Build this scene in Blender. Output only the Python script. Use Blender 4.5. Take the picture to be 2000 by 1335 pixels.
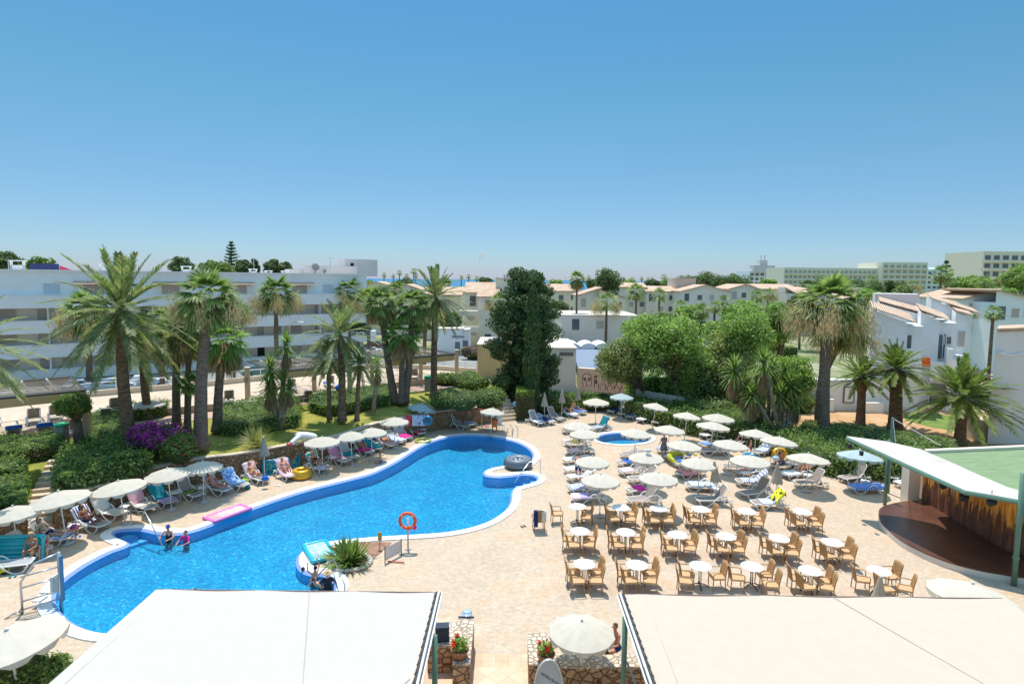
import bpy, bmesh, math, random
import numpy as np
from mathutils import Vector, Matrix, geometry
random.seed(7); RNG=np.random.default_rng(7)
for o in list(bpy.data.objects): bpy.data.objects.remove(o)
C=bpy.context.scene.collection; SC=bpy.context.scene
PI=math.pi
# ---------------------------------------------------------------- camera
F=1150.0; H=12.0; PITCH=math.radians(4.8); ROLL=math.radians(0.6)
PPX=1000.0; PPY=546+F*math.tan(PITCH)
cr,sr=math.cos(ROLL),math.sin(ROLL); cp,sp=math.cos(PITCH),math.sin(PITCH)
def ray(px,py):
    x=(px-PPX)/F; y=-(py-PPY)/F
    x,y=x*cr-y*sr,x*sr+y*cr
    return (x,cp+y*sp,y*cp-sp)
def g(px,py,z=0.0):
    """where the sight line through a photo pixel meets height z"""
    r=ray(px,py); t=(z-H)/r[2]; return Vector((r[0]*t,r[1]*t,z))
def P(px,py,d):
    r=ray(px,py); t=d/r[1]; return Vector((r[0]*t,d,H+r[2]*t))
cam=bpy.data.objects.new('camera',bpy.data.cameras.new('camera')); C.objects.link(cam); SC.camera=cam
cam.data.sensor_width=36; cam.data.lens=F/2000*36; cam.data.clip_start=.1; cam.data.clip_end=60000
cam.data.shift_y=-(667.5-PPY)/2000
cam.matrix_world=Matrix.Translation((0,0,H))@Matrix.Rotation(PI/2-PITCH,4,'X')@Matrix.Rotation(ROLL,4,'Z')
# ---------------------------------------------------------------- light
SUN_EL=math.radians(72); SUN_AZ=math.radians(-14)   # azimuth from +Y, towards -X
w=bpy.data.worlds.new('World'); SC.world=w; w.use_nodes=True
nt=w.node_tree; bg=nt.nodes['Background']
sky=nt.nodes.new('ShaderNodeTexSky'); sky.sky_type='NISHITA'; sky.sun_disc=False
sky.sun_elevation=SUN_EL; sky.sun_rotation=SUN_AZ; sky.altitude=0; sky.air_density=1.0; sky.dust_density=0.0; sky.ozone_density=1.6
tcw=nt.nodes.new('ShaderNodeTexCoord'); sxw=nt.nodes.new('ShaderNodeSeparateXYZ'); nt.links.new(tcw.outputs['Generated'],sxw.inputs[0])
rw=nt.nodes.new('ShaderNodeValToRGB'); e=rw.color_ramp.elements
for _ in range(6): e.new(.5)
for i,(p,c) in enumerate([(0,(.20,.232,.42)),(.015,(.208,.262,.405)),(.04,(.223,.298,.405)),(.124,(.242,.335,.40)),(.235,(.243,.397,.408)),(.41,(.222,.442,.472)),(.6,(1.12,1.36,1.18)),(1,(1.86,1.86,1.45))]): e[i].position=p; e[i].color=(*c,1)
nt.links.new(sxw.outputs[2],rw.inputs[0])
mm=nt.nodes.new('ShaderNodeMixRGB'); mm.blend_type='MULTIPLY'; mm.inputs[0].default_value=1
nt.links.new(rw.outputs[0],mm.inputs[2])
nt.links.new(sky.outputs[0],mm.inputs[1]); nt.links.new(mm.outputs[0],bg.inputs[0]); bg.inputs[1].default_value=0.15
sl=bpy.data.lights.new('sun','SUN'); sl.energy=2.85; sl.angle=math.radians(.5); sl.color=(1,.955,.88)
so=bpy.data.objects.new('sun',sl); C.objects.link(so)
sd=Vector((math.sin(SUN_AZ)*math.cos(SUN_EL),math.cos(SUN_AZ)*math.cos(SUN_EL),math.sin(SUN_EL)))
so.rotation_euler=sd.to_track_quat('Z','Y').to_euler(); so.location=sd*100
vs=SC.view_settings; vs.view_transform='Standard'; vs.look='None'; vs.exposure=0.86; vs.gamma=1
try: SC.cycles.max_bounces=8; SC.cycles.transparent_max_bounces=24
except Exception: pass
# ---------------------------------------------------------------- materials
MATS={}
class NT:
    def __init__(s,name):
        s.m=bpy.data.materials.new(name); s.m.use_nodes=True; s.t=s.m.node_tree; s.n=s.t.nodes
        s.b=s.n['Principled BSDF']; s.out=s.n['Material Output']
        s.b.inputs['Specular IOR Level'].default_value=.3
    def N(s,ty,**k):
        x=s.n.new('ShaderNode'+ty)
        for a,b in k.items(): setattr(x,a,b)
        return x
    def L(s,a,b): s.t.links.new(a,b)
    def co(s,kind='Object',scale=(1,1,1),rot=(0,0,0)):
        tc=s.N('TexCoord'); mp=s.N('Mapping'); mp.inputs['Scale'].default_value=scale; mp.inputs['Rotation'].default_value=rot
        s.L(tc.outputs[kind],mp.inputs[0]); return mp.outputs[0]
    def pos(s,scale=(1,1,1),rot=(0,0,0)):
        tc=s.N('NewGeometry'); mp=s.N('Mapping'); mp.inputs['Scale'].default_value=scale; mp.inputs['Rotation'].default_value=rot
        s.L(tc.outputs['Position'],mp.inputs[0]); return mp.outputs[0]
    def noise(s,v,scale,detail=4,rough=.6):
        n=s.N('TexNoise'); n.inputs['Scale'].default_value=scale; n.inputs['Detail'].default_value=detail; n.inputs['Roughness'].default_value=rough
        s.L(v,n.inputs['Vector']); return n.outputs['Fac']
    def ramp(s,f,stops,interp='LINEAR'):
        r=s.N('ValToRGB'); r.color_ramp.interpolation=interp; e=r.color_ramp.elements
        while len(e)<len(stops): e.new(.5)
        for i,(p,c) in enumerate(stops):
            e[i].position=p; e[i].color=(c[0],c[1],c[2],1)
        s.L(f,r.inputs[0]); return r.outputs[0]
    def mix(s,f,a,b,mode='MIX'):
        m=s.N('MixRGB',blend_type=mode)
        for i,x in ((0,f),(1,a),(2,b)):
            if isinstance(x,(int,float)): m.inputs[i].default_value=x
            elif isinstance(x,tuple): m.inputs[i].default_value=(*x,1)
            else: s.L(x,m.inputs[i])
        return m.outputs[0]
    def bump(s,h,st=.3,dist=.02):
        b=s.N('Bump'); b.inputs['Strength'].default_value=st; b.inputs['Distance'].default_value=dist
        s.L(h,b.inputs['Height']); s.L(b.outputs[0],s.b.inputs['Normal']); return b
    def col(s,c):
        if isinstance(c,tuple): s.b.inputs['Base Color'].default_value=(*c,1)
        else: s.L(c,s.b.inputs['Base Color'])
    def rough(s,r): s.b.inputs['Roughness'].default_value=r
def M(name,c,rough=.6,var=.12,scale=3,metal=0,spec=None,bump=0):
    """plain surface with a little wear"""
    if name in MATS: return MATS[name]
    t=NT(name); f=t.noise(t.co(),scale,5)
    lo=tuple(max(0,x*(1-var)) for x in c); hi=tuple(min(1,x*(1+var*.6)) for x in c)
    t.col(t.ramp(f,[(.3,lo),(.7,hi)])); t.rough(rough); t.b.inputs['Metallic'].default_value=metal
    if spec is not None: t.b.inputs['Specular IOR Level'].default_value=spec
    if bump: t.bump(t.noise(t.co(),scale*6,4),bump,.01)
    MATS[name]=t.m; return t.m
def leafmat(name,cols,trans=.45,rough=.5,nscale=.9):
    if name in MATS: return MATS[name]
    if name not in('magenta_bloom','red_bloom','tan_inflorescence','yellow'): cols=[tuple(x*.78+.22*(c[0]*.3+c[1]*.6+c[2]*.1)*k for x,k in zip(c,(1.12,1,.85))) for c in cols]
    t=NT(name); ge=t.N('NewGeometry')
    r=t.ramp(ge.outputs['Random Per Island'],[(i/(len(cols)-1),c) for i,c in enumerate(cols)])
    n=t.noise(t.co(),nscale,3); v=t.ramp(n,[(.3,(.62,.66,.6)),(.7,(1.25,1.2,1.1))])
    c=t.mix(1,r,v,'MULTIPLY'); t.col(c); t.rough(rough)
    tr=t.N('BsdfTranslucent'); t.L(t.mix(1,c,(1.2,1.3,.8),'MULTIPLY'),tr.inputs[0])
    mx=t.N('MixShader'); mx.inputs[0].default_value=trans
    t.L(t.b.outputs[0],mx.inputs[1]); t.L(tr.outputs[0],mx.inputs[2]); t.L(mx.outputs[0],t.out.inputs[0])
    MATS[name]=t.m; return t.m
def fabric(name,c,trans=.25,stripe=None,sscale=6,axis='X',blot=None,lo=.86):
    if name in MATS: return MATS[name]
    t=NT(name); co=t.co()
    if stripe:
        wv=t.N('TexWave',bands_direction=axis); wv.inputs['Scale'].default_value=sscale; t.L(co,wv.inputs[0])
        cc=t.mix(t.ramp(wv.outputs['Fac'],[(.45,(0,0,0)),(.55,(1,1,1))]),c,stripe)
    elif blot:
        cc=t.mix(t.ramp(t.noise(co,sscale,2),[(.5,(0,0,0)),(.56,(1,1,1))]),c,blot)
    else:
        cc=t.ramp(t.noise(co,2.5,4),[(.3,tuple(x*lo for x in c)),(.7,c)])
    t.col(cc); t.rough(.9)
    t.bump(t.noise(co,9,4),.25 if lo<.9 else .06,.03)
    if trans:
        tr=t.N('BsdfTranslucent'); t.L(cc,tr.inputs[0]) if not isinstance(cc,tuple) else None
        mx=t.N('MixShader'); mx.inputs[0].default_value=trans
        t.L(t.b.outputs[0],mx.inputs[1]); t.L(tr.outputs[0],mx.inputs[2]); t.L(mx.outputs[0],t.out.inputs[0])
    MATS[name]=t.m; return t.m
# ---------------------------------------------------------------- mesh builder
def mkmesh(name,v,f,mat=None,smooth=False,mi=None):
    me=bpy.data.meshes.new(name); me.from_pydata([tuple(x) for x in v],[],f)
    if mat is not None:
        for m in (mat if isinstance(mat,(list,tuple)) else [mat]): me.materials.append(m)
    if mi: me.polygons.foreach_set('material_index',mi)
    if smooth: me.polygons.foreach_set('use_smooth',[True]*len(me.polygons))
    me.update(); return me
class MB:
    def __init__(s): s.v=[]; s.f=[]; s.mi=[]; s.cur=0
    def add(s,v,f,M4=None):
        b=len(s.v)
        s.v+= [tuple(M4@Vector(p)) for p in v] if M4 is not None else [tuple(p) for p in v]
        s.f+=[tuple(i+b for i in q) for q in f]; s.mi+=[s.cur]*len(f); return s
    def box(s,c,d,rz=0,M4=None,ry=0,rx=0):
        x,y,z=d[0]/2,d[1]/2,d[2]/2
        v=[(a*x,b*y,e*z) for a in(-1,1) for b in(-1,1) for e in(-1,1)]
        R=Matrix.Translation(c)@Matrix.Rotation(rz,4,'Z')@Matrix.Rotation(ry,4,'Y')@Matrix.Rotation(rx,4,'X')
        if M4 is not None: R=M4@R
        return s.add(v,[(0,1,3,2),(4,6,7,5),(0,4,5,1),(2,3,7,6),(0,2,6,4),(1,5,7,3)],R)
    def tube(s,path,r,n=6,closed=False,caps=True,M4=None):
        P_=[Vector(p) for p in path]; m=len(P_); rr=r if isinstance(r,(list,tuple)) else [r]*m
        v=[];f=[];up=None
        for i,p in enumerate(P_):
            if closed: t=P_[(i+1)%m]-P_[i-1]
            else: t=P_[min(i+1,m-1)]-P_[max(i-1,0)]
            t=t.normalized() if t.length>1e-9 else Vector((0,0,1))
            if up is None:
                a=Vector((0,0,1)) if abs(t.z)<.9 else Vector((1,0,0)); up=a
            x=up.cross(t)
            if x.length<1e-4: x=Vector((1,0,0)).cross(t)
            x.normalize(); y=t.cross(x); up=y
            for k in range(n):
                a=2*PI*k/n; v.append(p+(x*math.cos(a)+y*math.sin(a))*rr[i])
        for i in range(m if closed else m-1):
            j=(i+1)%m
            for k in range(n):
                l=(k+1)%n; f.append((i*n+k,i*n+l,j*n+l,j*n+k))
        if caps and not closed: f.append(tuple(range(n))[::-1]); f.append(tuple((m-1)*n+k for k in range(n)))
        return s.add(v,f,M4)
    def lathe(s,prof,n=16,c=(0,0,0),M4=None,sx=1,sy=1,cap=True):
        v=[];f=[]
        for r,z in prof:
            for k in range(n):
                a=2*PI*k/n; v.append((c[0]+r*sx*math.cos(a),c[1]+r*sy*math.sin(a),c[2]+z))
        for i in range(len(prof)-1):
            for k in range(n):
                l=(k+1)%n; f.append((i*n+k,i*n+l,(i+1)*n+l,(i+1)*n+k))
        if cap:
            if prof[0][0]>1e-4: f.append(tuple(range(n))[::-1])
            if prof[-1][0]>1e-4: f.append(tuple((len(prof)-1)*n+k for k in range(n)))
        return s.add(v,f,M4)
    def ell(s,c,r,n=12,m=8,M4=None,R=None):
        v=[];f=[]
        T=Matrix.Translation(c)@(R if R is not None else Matrix.Identity(4))
        if M4 is not None: T=M4@T
        for i in range(m+1):
            t=PI*i/m
            for k in range(n):
                a=2*PI*k/n; v.append((r[0]*math.sin(t)*math.cos(a),r[1]*math.sin(t)*math.sin(a),r[2]*math.cos(t)))
        for i in range(m):
            for k in range(n):
                l=(k+1)%n; f.append((i*n+k,(i+1)*n+k,(i+1)*n+l,i*n+l))
        return s.add(v,f,T)
    def torus(s,c,R,r,n=24,m=8,M4=None,sz=1,sx=1):
        v=[];f=[]
        for i in range(n):
            a=2*PI*i/n
            for k in range(m):
                b=2*PI*k/m; q=R+r*math.cos(b); v.append((c[0]+q*sx*math.cos(a),c[1]+q*math.sin(a),c[2]+r*sz*math.sin(b)))
        for i in range(n):
            for k in range(m):
                f.append((i*m+k,((i+1)%n)*m+k,((i+1)%n)*m+(k+1)%m,i*m+(k+1)%m))
        return s.add(v,f,M4)
    def prism(s,poly,z0,z1,M4=None,cap=True):
        n=len(poly); v=[(p[0],p[1],z0 if not callable(z0) else z0(p)) for p in poly]+[(p[0],p[1],z1 if not callable(z1) else z1(p)) for p in poly]
        ar=sum(poly[i][0]*poly[(i+1)%n][1]-poly[(i+1)%n][0]*poly[i][1] for i in range(n))
        f=[(i,(i+1)%n,(i+1)%n+n,i+n) for i in range(n)]
        if ar<0: f=[q[::-1] for q in f]
        if cap:
            tri=geometry.tessellate_polygon([[Vector((p[0],p[1],0)) for p in poly]])
            for t in tri:
                a,b,c=[Vector(v[i]) for i in t]; up=((b-a).cross(c-a)).z
                t=tuple(t) if up>0 else tuple(t)[::-1]
                f.append(tuple(i+n for i in t)); f.append(t[::-1])
        return s.add(v,f,M4)
    def sheet(s,pts):   # planar polygon
        return s.add(pts,[tuple(range(len(pts)))])
    def slab(s,pts,th):  # polygon extruded down by th
        n=len(pts); v=[Vector(p) for p in pts]; w=[p-Vector((0,0,th)) for p in v]
        return s.add(v+w,[tuple(range(n)),tuple(range(n,2*n))[::-1]]+[((i+1)%n,i,i+n,(i+1)%n+n) for i in range(n)])
    def build(s,name,mat,parent=None,smooth=False,loc=None):
        me=mkmesh(name,s.v,s.f,mat,smooth,s.mi if isinstance(mat,(list,tuple)) else None)
        o=bpy.data.objects.new(name,me); C.objects.link(o)
        if parent is not None: o.parent=parent
        if loc is not None: o.location=loc
        return o
def tag(o,label=None,cat=None,group=None,kind=None):
    if label: o['label']=label
    if cat: o['category']=cat
    if group: o['group']=group
    if kind: o['kind']=kind
    return o
def thing(name,label,cat,loc=(0,0,0),rz=0,group=None,s=1):
    o=bpy.data.objects.new(name,None); C.objects.link(o); o.location=loc; o.rotation_euler=(0,0,rz); o.scale=(s,s,s); o.empty_display_size=.2
    return tag(o,label,cat,group)
KIDS={}
def copy_tree(o,parent=None,label=None):
    c=o.copy(); C.objects.link(c)
    if parent is not None: c.parent=parent
    for ch in o.children: copy_tree(ch,c)
    if label: c['label']=label
    return c
def put(o,loc,rz=0,s=None,label=None,group=None,cat=None):
    o.location=loc; o.rotation_euler=(0,0,rz)
    if s: o.scale=(s,s,s) if not isinstance(s,tuple) else s
    if label: o['label']=label
    if group: o['group']=group
    if cat: o['category']=cat
    return o
def struct(o): o['kind']='structure'; return o
ORD=['first','second','third','fourth','fifth','sixth','seventh','eighth','ninth','tenth','eleventh','twelfth','thirteenth','fourteenth','fifteenth','sixteenth','seventeenth','eighteenth','nineteenth','twentieth','twenty-first','twenty-second','twenty-third','twenty-fourth','twenty-fifth','twenty-sixth']
def U(a,b): return random.uniform(a,b)
# ---------------------------------------------------------------- setting materials
def mat_paver(name,base,tint,scale=1.0,stain=True):
    t=NT(name); p=t.pos()
    br=t.N('TexBrick'); br.inputs['Scale'].default_value=2.6*scale; br.inputs['Mortar Size'].default_value=.022; br.inputs['Brick Width'].default_value=.55; br.inputs['Row Height'].default_value=.36
    br.inputs['Color1'].default_value=(*base,1); br.inputs['Color2'].default_value=(*[x*.88 for x in base],1); br.inputs['Mortar'].default_value=(*[x*.82 for x in base],1)
    wob=t.N('TexNoise'); wob.inputs['Scale'].default_value=1.3; t.L(p,wob.inputs['Vector'])
    ad=t.N('VectorMath',operation='ADD'); sc=t.N('VectorMath',operation='SCALE'); sc.inputs['Scale'].default_value=.22
    t.L(wob.outputs['Color'],sc.inputs[0]); t.L(p,ad.inputs[0]); t.L(sc.outputs[0],ad.inputs[1]); t.L(ad.outputs[0],br.inputs['Vector'])
    n1=t.noise(p,.35,5,.7); n2=t.noise(p,5,4,.7); n3=t.noise(p,1.3,4,.75)
    c=t.mix(1,br.outputs['Color'],t.ramp(n2,[(.3,(.84,.82,.80)),(.7,(1.12,1.10,1.08))]),'MULTIPLY')
    c=t.mix(1,c,t.ramp(n1,[(.35,(.93,.87,.82)),(.65,(1.05,1.04,1.03))]),'MULTIPLY')
    # joints washed with orange clay in patches
    if stain:
        mk=t.ramp(n1,[(.46,(0,0,0)),(.60,(1,1,1))]); jt=t.ramp(br.outputs['Fac'],[(0,(.38,.38,.38)),(1,(1,1,1))])
        f=t.mix(1,t.mix(1,mk,jt,'MULTIPLY'),t.ramp(n3,[(.4,(0,0,0)),(.62,(1,1,1))]),'MULTIPLY')
        c=t.mix(f,c,tint)
    t.col(c); t.rough(.85)
    hb=t.mix(.5,t.ramp(br.outputs['Fac'],[(0,(1,1,1)),(1,(0,0,0))]),n2); t.bump(hb,.35,.012)
    return t.m
M_DECK=mat_paver('deck_pavers',(.555,.46,.355),(.50,.28,.12))
M_TERR=mat_paver('terrace_tiles',(.62,.50,.38),(.6,.4,.25),1.4,False)
def mat_tilepath():
    t=NT('terracotta_tiles'); p=t.pos(rot=(0,0,0)); br=t.N('TexBrick'); br.offset=0; br.inputs['Scale'].default_value=1.0
    br.inputs['Brick Width'].default_value=.42; br.inputs['Row Height'].default_value=.42; br.inputs['Mortar Size'].default_value=.008
    br.inputs['Color1'].default_value=(.62,.38,.24,1); br.inputs['Color2'].default_value=(.70,.46,.30,1); br.inputs['Mortar'].default_value=(.4,.3,.22,1); t.L(p,br.inputs['Vector'])
    t.col(t.mix(1,br.outputs['Color'],t.ramp(t.noise(p,3),[(.3,(.85,.85,.85)),(.7,(1.1,1.1,1.1))]),'MULTIPLY')); t.rough(.6); return t.m
def mat_tilediag():
    t=NT('diagonal_tiles'); p=t.pos(rot=(0,0,PI/4)); br=t.N('TexBrick'); br.offset=0; br.inputs['Scale'].default_value=1.0
    br.inputs['Brick Width'].default_value=.46; br.inputs['Row Height'].default_value=.46; br.inputs['Mortar Size'].default_value=.008
    br.inputs['Color1'].default_value=(.62,.42,.28,1); br.inputs['Color2'].default_value=(.72,.50,.34,1); br.inputs['Mortar'].default_value=(.42,.3,.22,1); t.L(p,br.inputs['Vector'])
    t.col(br.outputs['Color']); t.rough(.6); return t.m
def mat_stone(name,cs,mort,scale=4.5):
    t=NT(name); p=t.pos(scale=(1,1,1.25)); v=t.N('TexVoronoi',feature='F1'); v.inputs['Scale'].default_value=scale; t.L(p,v.inputs['Vector'])
    e=t.N('TexVoronoi',feature='DISTANCE_TO_EDGE'); e.inputs['Scale'].default_value=scale; t.L(p,e.inputs['Vector'])
    bw=t.N('SeparateColor'); t.L(v.outputs['Color'],bw.inputs[0])
    c=t.ramp(bw.outputs[0],[(i/(len(cs)-1),x) for i,x in enumerate(cs)])
    c=t.mix(1,c,t.ramp(t.noise(p,14),[(.3,(.7,.7,.7)),(.7,(1.2,1.2,1.2))]),'MULTIPLY')
    k=t.ramp(e.outputs['Distance'],[(.02,(0,0,0)),(.07,(1,1,1))]); t.col(t.mix(k,mort,c)); t.rough(.9)
    t.bump(t.ramp(e.outputs['Distance'],[(0,(0,0,0)),(.16,(1,1,1))]),.9,.05); return t.m
M_STONE=mat_stone('rubble_stone',[(.30,.17,.09),(.42,.27,.15),(.24,.15,.09),(.48,.34,.20),(.36,.20,.10)],(.13,.08,.05))
M_STONE2=mat_stone('pale_rubble',[(.66,.52,.38),(.74,.62,.48),(.60,.45,.32),(.70,.56,.40)],(.34,.24,.16),5.5)
M_STONE3=mat_stone('honey_rubble',[(.42,.24,.12),(.52,.32,.17),(.38,.22,.12),(.56,.38,.22)],(.10,.05,.03),4)
def mat_ground():
    t=NT('dry_earth'); p=t.pos(); n=t.noise(p,.09,6,.7); n2=t.noise(p,1.2,5)
    c=t.ramp(n,[(.36,(.10,.14,.04)),(.5,(.20,.22,.09)),(.62,(.42,.36,.27))]); t.col(t.mix(1,c,t.ramp(n2,[(.3,(.75,.75,.75)),(.7,(1.2,1.2,1.2))]),'MULTIPLY')); t.rough(1); return t.m
def mat_grass(name,a,b,c3,ns=.5):
    t=NT(name); p=t.pos(); n=t.noise(p,ns,5,.7); n2=t.noise(p,9,5,.8)
    c=t.ramp(n,[(.3,a),(.5,b),(.7,c3)]); t.col(t.mix(1,c,t.ramp(n2,[(.3,(.6,.62,.55)),(.7,(1.35,1.3,1.2))]),'MULTIPLY')); t.rough(1); t.bump(n2,.8,.05); return t.m
M_GRASS=mat_grass('dry_lawn',(.13,.17,.03),(.27,.27,.055),(.42,.34,.10))
M_GRASS2=mat_grass('green_lawn',(.10,.17,.04),(.15,.22,.05),(.22,.28,.09))
M_GRAVEL=mat_grass('orange_gravel',(.42,.24,.13),(.52,.32,.18),(.60,.40,.25),.3)
M_SOIL=mat_grass('pink_soil',(.22,.11,.08),(.34,.19,.14),(.42,.27,.2),2)
M_ASPH=mat_grass('asphalt',(.20,.20,.20),(.26,.26,.26),(.32,.32,.31),.2)
M_WHITEC=M('white_coping',(.80,.78,.73),.6,.06,2,bump=.1)
def mat_pool():
    t=NT('pool_mosaic_glints'); p=t.pos(); v=t.N('TexVoronoi',feature='F1'); v.inputs['Scale'].default_value=13; t.L(p,v.inputs['Vector'])
    bw=t.N('SeparateColor'); t.L(v.outputs['Color'],bw.inputs[0])
    c=t.ramp(bw.outputs[0],[(0,(.0,.20,.37)),(.5,(.0,.265,.44)),(.80,(.003,.33,.50)),(.94,(.02,.38,.58)),(1,(.14,.52,.72))]); n=t.noise(p,.5,4)  # mosaic tile tones; the brightest cells paint water sparkle into the colour
    t.col(t.mix(1,c,t.ramp(n,[(.35,(.85,.88,.95)),(.65,(1.05,1.08,1.05))]),'MULTIPLY')); t.rough(.5); return t.m
M_POOL=mat_pool()
def mat_poolwall():
    t=NT('pool_wall_mosaic'); p=t.pos(); t.col(t.ramp(t.noise(p,18,3),[(.3,(.0,.34,.62)),(.7,(.01,.45,.78))])); t.rough(.4); return t.m
M_POOLW=mat_poolwall()
def mat_water():
    t=NT('pool_water'); p=t.pos()
    n1=t.noise(p,3.2,4,.6); n2=t.noise(p,9,3,.5); mx=t.mix(.45,n1,n2)
    bp=t.N('Bump'); bp.inputs['Strength'].default_value=.8; bp.inputs['Distance'].default_value=.10; t.L(mx,bp.inputs['Height'])
    tr=t.N('BsdfTransparent'); tr.inputs[0].default_value=(.80,.95,1,1)
    gl=t.N('BsdfGlossy'); gl.inputs['Roughness'].default_value=.09; t.L(bp.outputs[0],gl.inputs['Normal'])
    fr=t.N('Fresnel'); fr.inputs[0].default_value=1.33; t.L(bp.outputs[0],fr.inputs['Normal'])
    m=t.N('MixShader'); t.L(fr.outputs[0],m.inputs[0]); t.L(tr.outputs[0],m.inputs[1]); t.L(gl.outputs[0],m.inputs[2]); t.L(m.outputs[0],t.out.inputs[0]); return t.m
M_WATER=mat_water()
def mat_sea():
    t=NT('sea'); p=t.pos(scale=(1,.3,1)); n=t.noise(p,.02,4); t.col(t.ramp(n,[(.3,(.012,.12,.24)),(.7,(.02,.17,.30))])); t.rough(.5); t.bump(t.noise(p,.3,3),.5,.4); return t.m
# ---------------------------------------------------------------- curves
def cr_spline(pts,n,closed=True):
    pts=[Vector(p) for p in pts]; m=len(pts); out=[]
    segs=m if closed else m-1
    for i in range(segs):
        p0=pts[(i-1)%m] if closed or i>0 else pts[0]; p1=pts[i]; p2=pts[(i+1)%m]; p3=pts[(i+2)%m] if closed or i+2<m else pts[-1]
        k=max(1,n)
        for j in range(k):
            t=j/k; out.append(.5*((2*p1)+(p2-p0)*t+(2*p0-5*p1+4*p2-p3)*t*t+(3*p1-p0-3*p2+p3)*t**3))
    if not closed: out.append(pts[-1])
    return out
def area(p): return sum(p[i][0]*p[(i+1)%len(p)][1]-p[(i+1)%len(p)][0]*p[i][1] for i in range(len(p)))/2
def offset(p,d):
    n=len(p); s=1 if area(p)>0 else -1; out=[]
    for i in range(n):
        t=(p[(i+1)%n]-p[i-1]); t.z=0; t.normalize(); out.append(p[i]+Vector((t.y,-t.x,0))*d*s)
    return out
def fill(name,loops,z,mat,kind='structure'):
    v=[];ls=[]
    for l in loops: ls.append([Vector((q[0],q[1],0)) for q in l]); v+=[(q[0],q[1],z) for q in l]
    tr=geometry.tessellate_polygon(ls); f=[]
    for t in tr:
        a,b,c=[Vector(v[i]) for i in t]
        f.append(tuple(t) if (b-a).cross(c-a).z>0 else tuple(t)[::-1])
    me=mkmesh(name,v,f,mat); o=bpy.data.objects.new(name,me); C.objects.link(o)
    if kind: o['kind']=kind
    return o
def ring(name,a,b,za,zb,mat,parent=None):
    n=len(a); v=[(q[0],q[1],za) for q in a]+[(q[0],q[1],zb) for q in b]
    f=[(i,(i+1)%n,(i+1)%n+n,i+n) for i in range(n)]
    me=mkmesh(name,v,f,mat,True); o=bpy.data.objects.new(name,me); C.objects.link(o)
    if parent is not None: o.parent=parent
    else: o['kind']='structure'
    return o
POOLPX=[(150,1225),(120,1205),(103,1185),(100,1165),(108,1147),(124,1130),(150,1111),(180,1093),(215,1076),(243,1066),(246,1060),(228,1052),(217,1044),(226,1036),(252,1033),(280,1033),(310,1039),(345,1041),(375,1036),(405,1026),(440,1011),
 (490,993),(550,972),(610,954),(670,939),(720,926),(748,914),(775,900),(800,884),(820,872),(845,861),(875,853),(910,849.5),(950,851),(985,856),(1012,863),(1033,874),(1043,886),(1041,897),(1030,906),(1008,908),(980,911),(957,916),(947,922),(952,928),(975,930),(1000,928),(1028,925),(1047,929),(1053,935),(1045,942),(1025,948),(1008,953),(1002,962),(1001,975),(995,990),(980,1004),(955,1019),(920,1031),(880,1039),(840,1043),(790,1046),(740,1049),(690,1053),(640,1059),(605,1068),(588,1082),(584,1097),(592,1112),(612,1120),(636,1121),(652,1130),(659,1143),(652,1160),(620,1180),(540,1197),(450,1208),(360,1222),(270,1236),(200,1238)]
pool=cr_spline([g(x,y) for x,y in POOLPX],4)
kp=[g(1218+55*math.cos(a),856+12*math.sin(a)) for a in [2*PI*i/48 for i in range(48)]]
kp=[q for q in kp]
if area(pool)<0: pool=pool[::-1]
if area(kp)<0: kp=kp[::-1]
pc=offset(pool,.42); kc=offset(kp,.30)
DK=[(-46,3),(46,3),(46,62),(-46,62)]
fill('pool_deck',[DK,offset(pool,.40),offset(kp,.28)],0,M_DECK)
fill('ground',[[(-900,-60),(900,-60),(1400,470),(-1400,470)],[(-45.9,3.1),(45.9,3.1),(45.9,61.9),(-45.9,61.9)]],-.02,mat_ground())
fill('sea',[[(-40000,455),(40000,455),(40000,45000),(-40000,45000)]],-2.5,mat_sea())
M_MOS=M('coping_mosaic',(.28,.36,.66),.4,.3,20)
for nm,p_,c_,dep in (('pool',pool,pc,.88),('children_pool',kp,kc,.55)):
    ring(nm+'_coping',p_,c_,.045,.05,M_WHITEC); ring(nm+'_coping_edge',c_,c_,.05,-.02,M_WHITEC)
    ins=offset(p_,-.13); ring(nm+'_gutter',ins,p_,-.05,.045,M_MOS)
    fl=lambda y: -(.34+.50*max(0,min(1,(y-19)/26))) if dep>.8 else -dep
    w_=ring(nm+'_wall',[q for q in ins],[q for q in ins],-dep,-.05,M_POOLW if dep>.8 else M_POOL)
    for k,vx in enumerate(w_.data.vertices):
        if k<len(ins): vx.co.z=fl(vx.co.y)
    w_=fill(nm+'_floor',[offset(p_,-.12)],-dep,M_POOL)
    for vx in w_.data.vertices: vx.co.z=fl(vx.co.y)
    wv=fill(nm+'_water',[offset(p_,-.10)],-.085,M_WATER)
# pool steps in the two alcoves
def steps(px,name,label,n=4):
    A,B,Cc,D=[g(*q) for q in px]   # A-B the landing edge, D-C the deep edge
    t=thing(name,label,'steps',(0,0,0)); 
    for i in range(n):
        a=A.lerp(D,0); b=B.lerp(Cc,0); c=B.lerp(Cc,(i+1)/n); d=A.lerp(D,(i+1)/n)
        m=MB(); z=-.22-.15*i; z0=-.87
        a=A.lerp(D,i/n); b=B.lerp(Cc,i/n)
        m.prism([a,b,c,d],z0,z); m.build('step',M('step_tile',(.10,.48,.78),.5),t)
        m=MB(); e=(d-a).normalized()*.06; m.prism([d-e,c-e,c,d],z,z+.012); m.build('step_nosing',M('step_nosing',(.02,.16,.50),.5),t)
steps([(1051,932),(1040,944),(1000,958),(990,932)],'pool_steps','blue tiled entry steps in the small bay right of the peninsula')
steps([(221,1045),(250,1034),(330,1047),(256,1072)],'pool_steps','blue tiled entry steps in the left corner by the wading couple')
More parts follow.
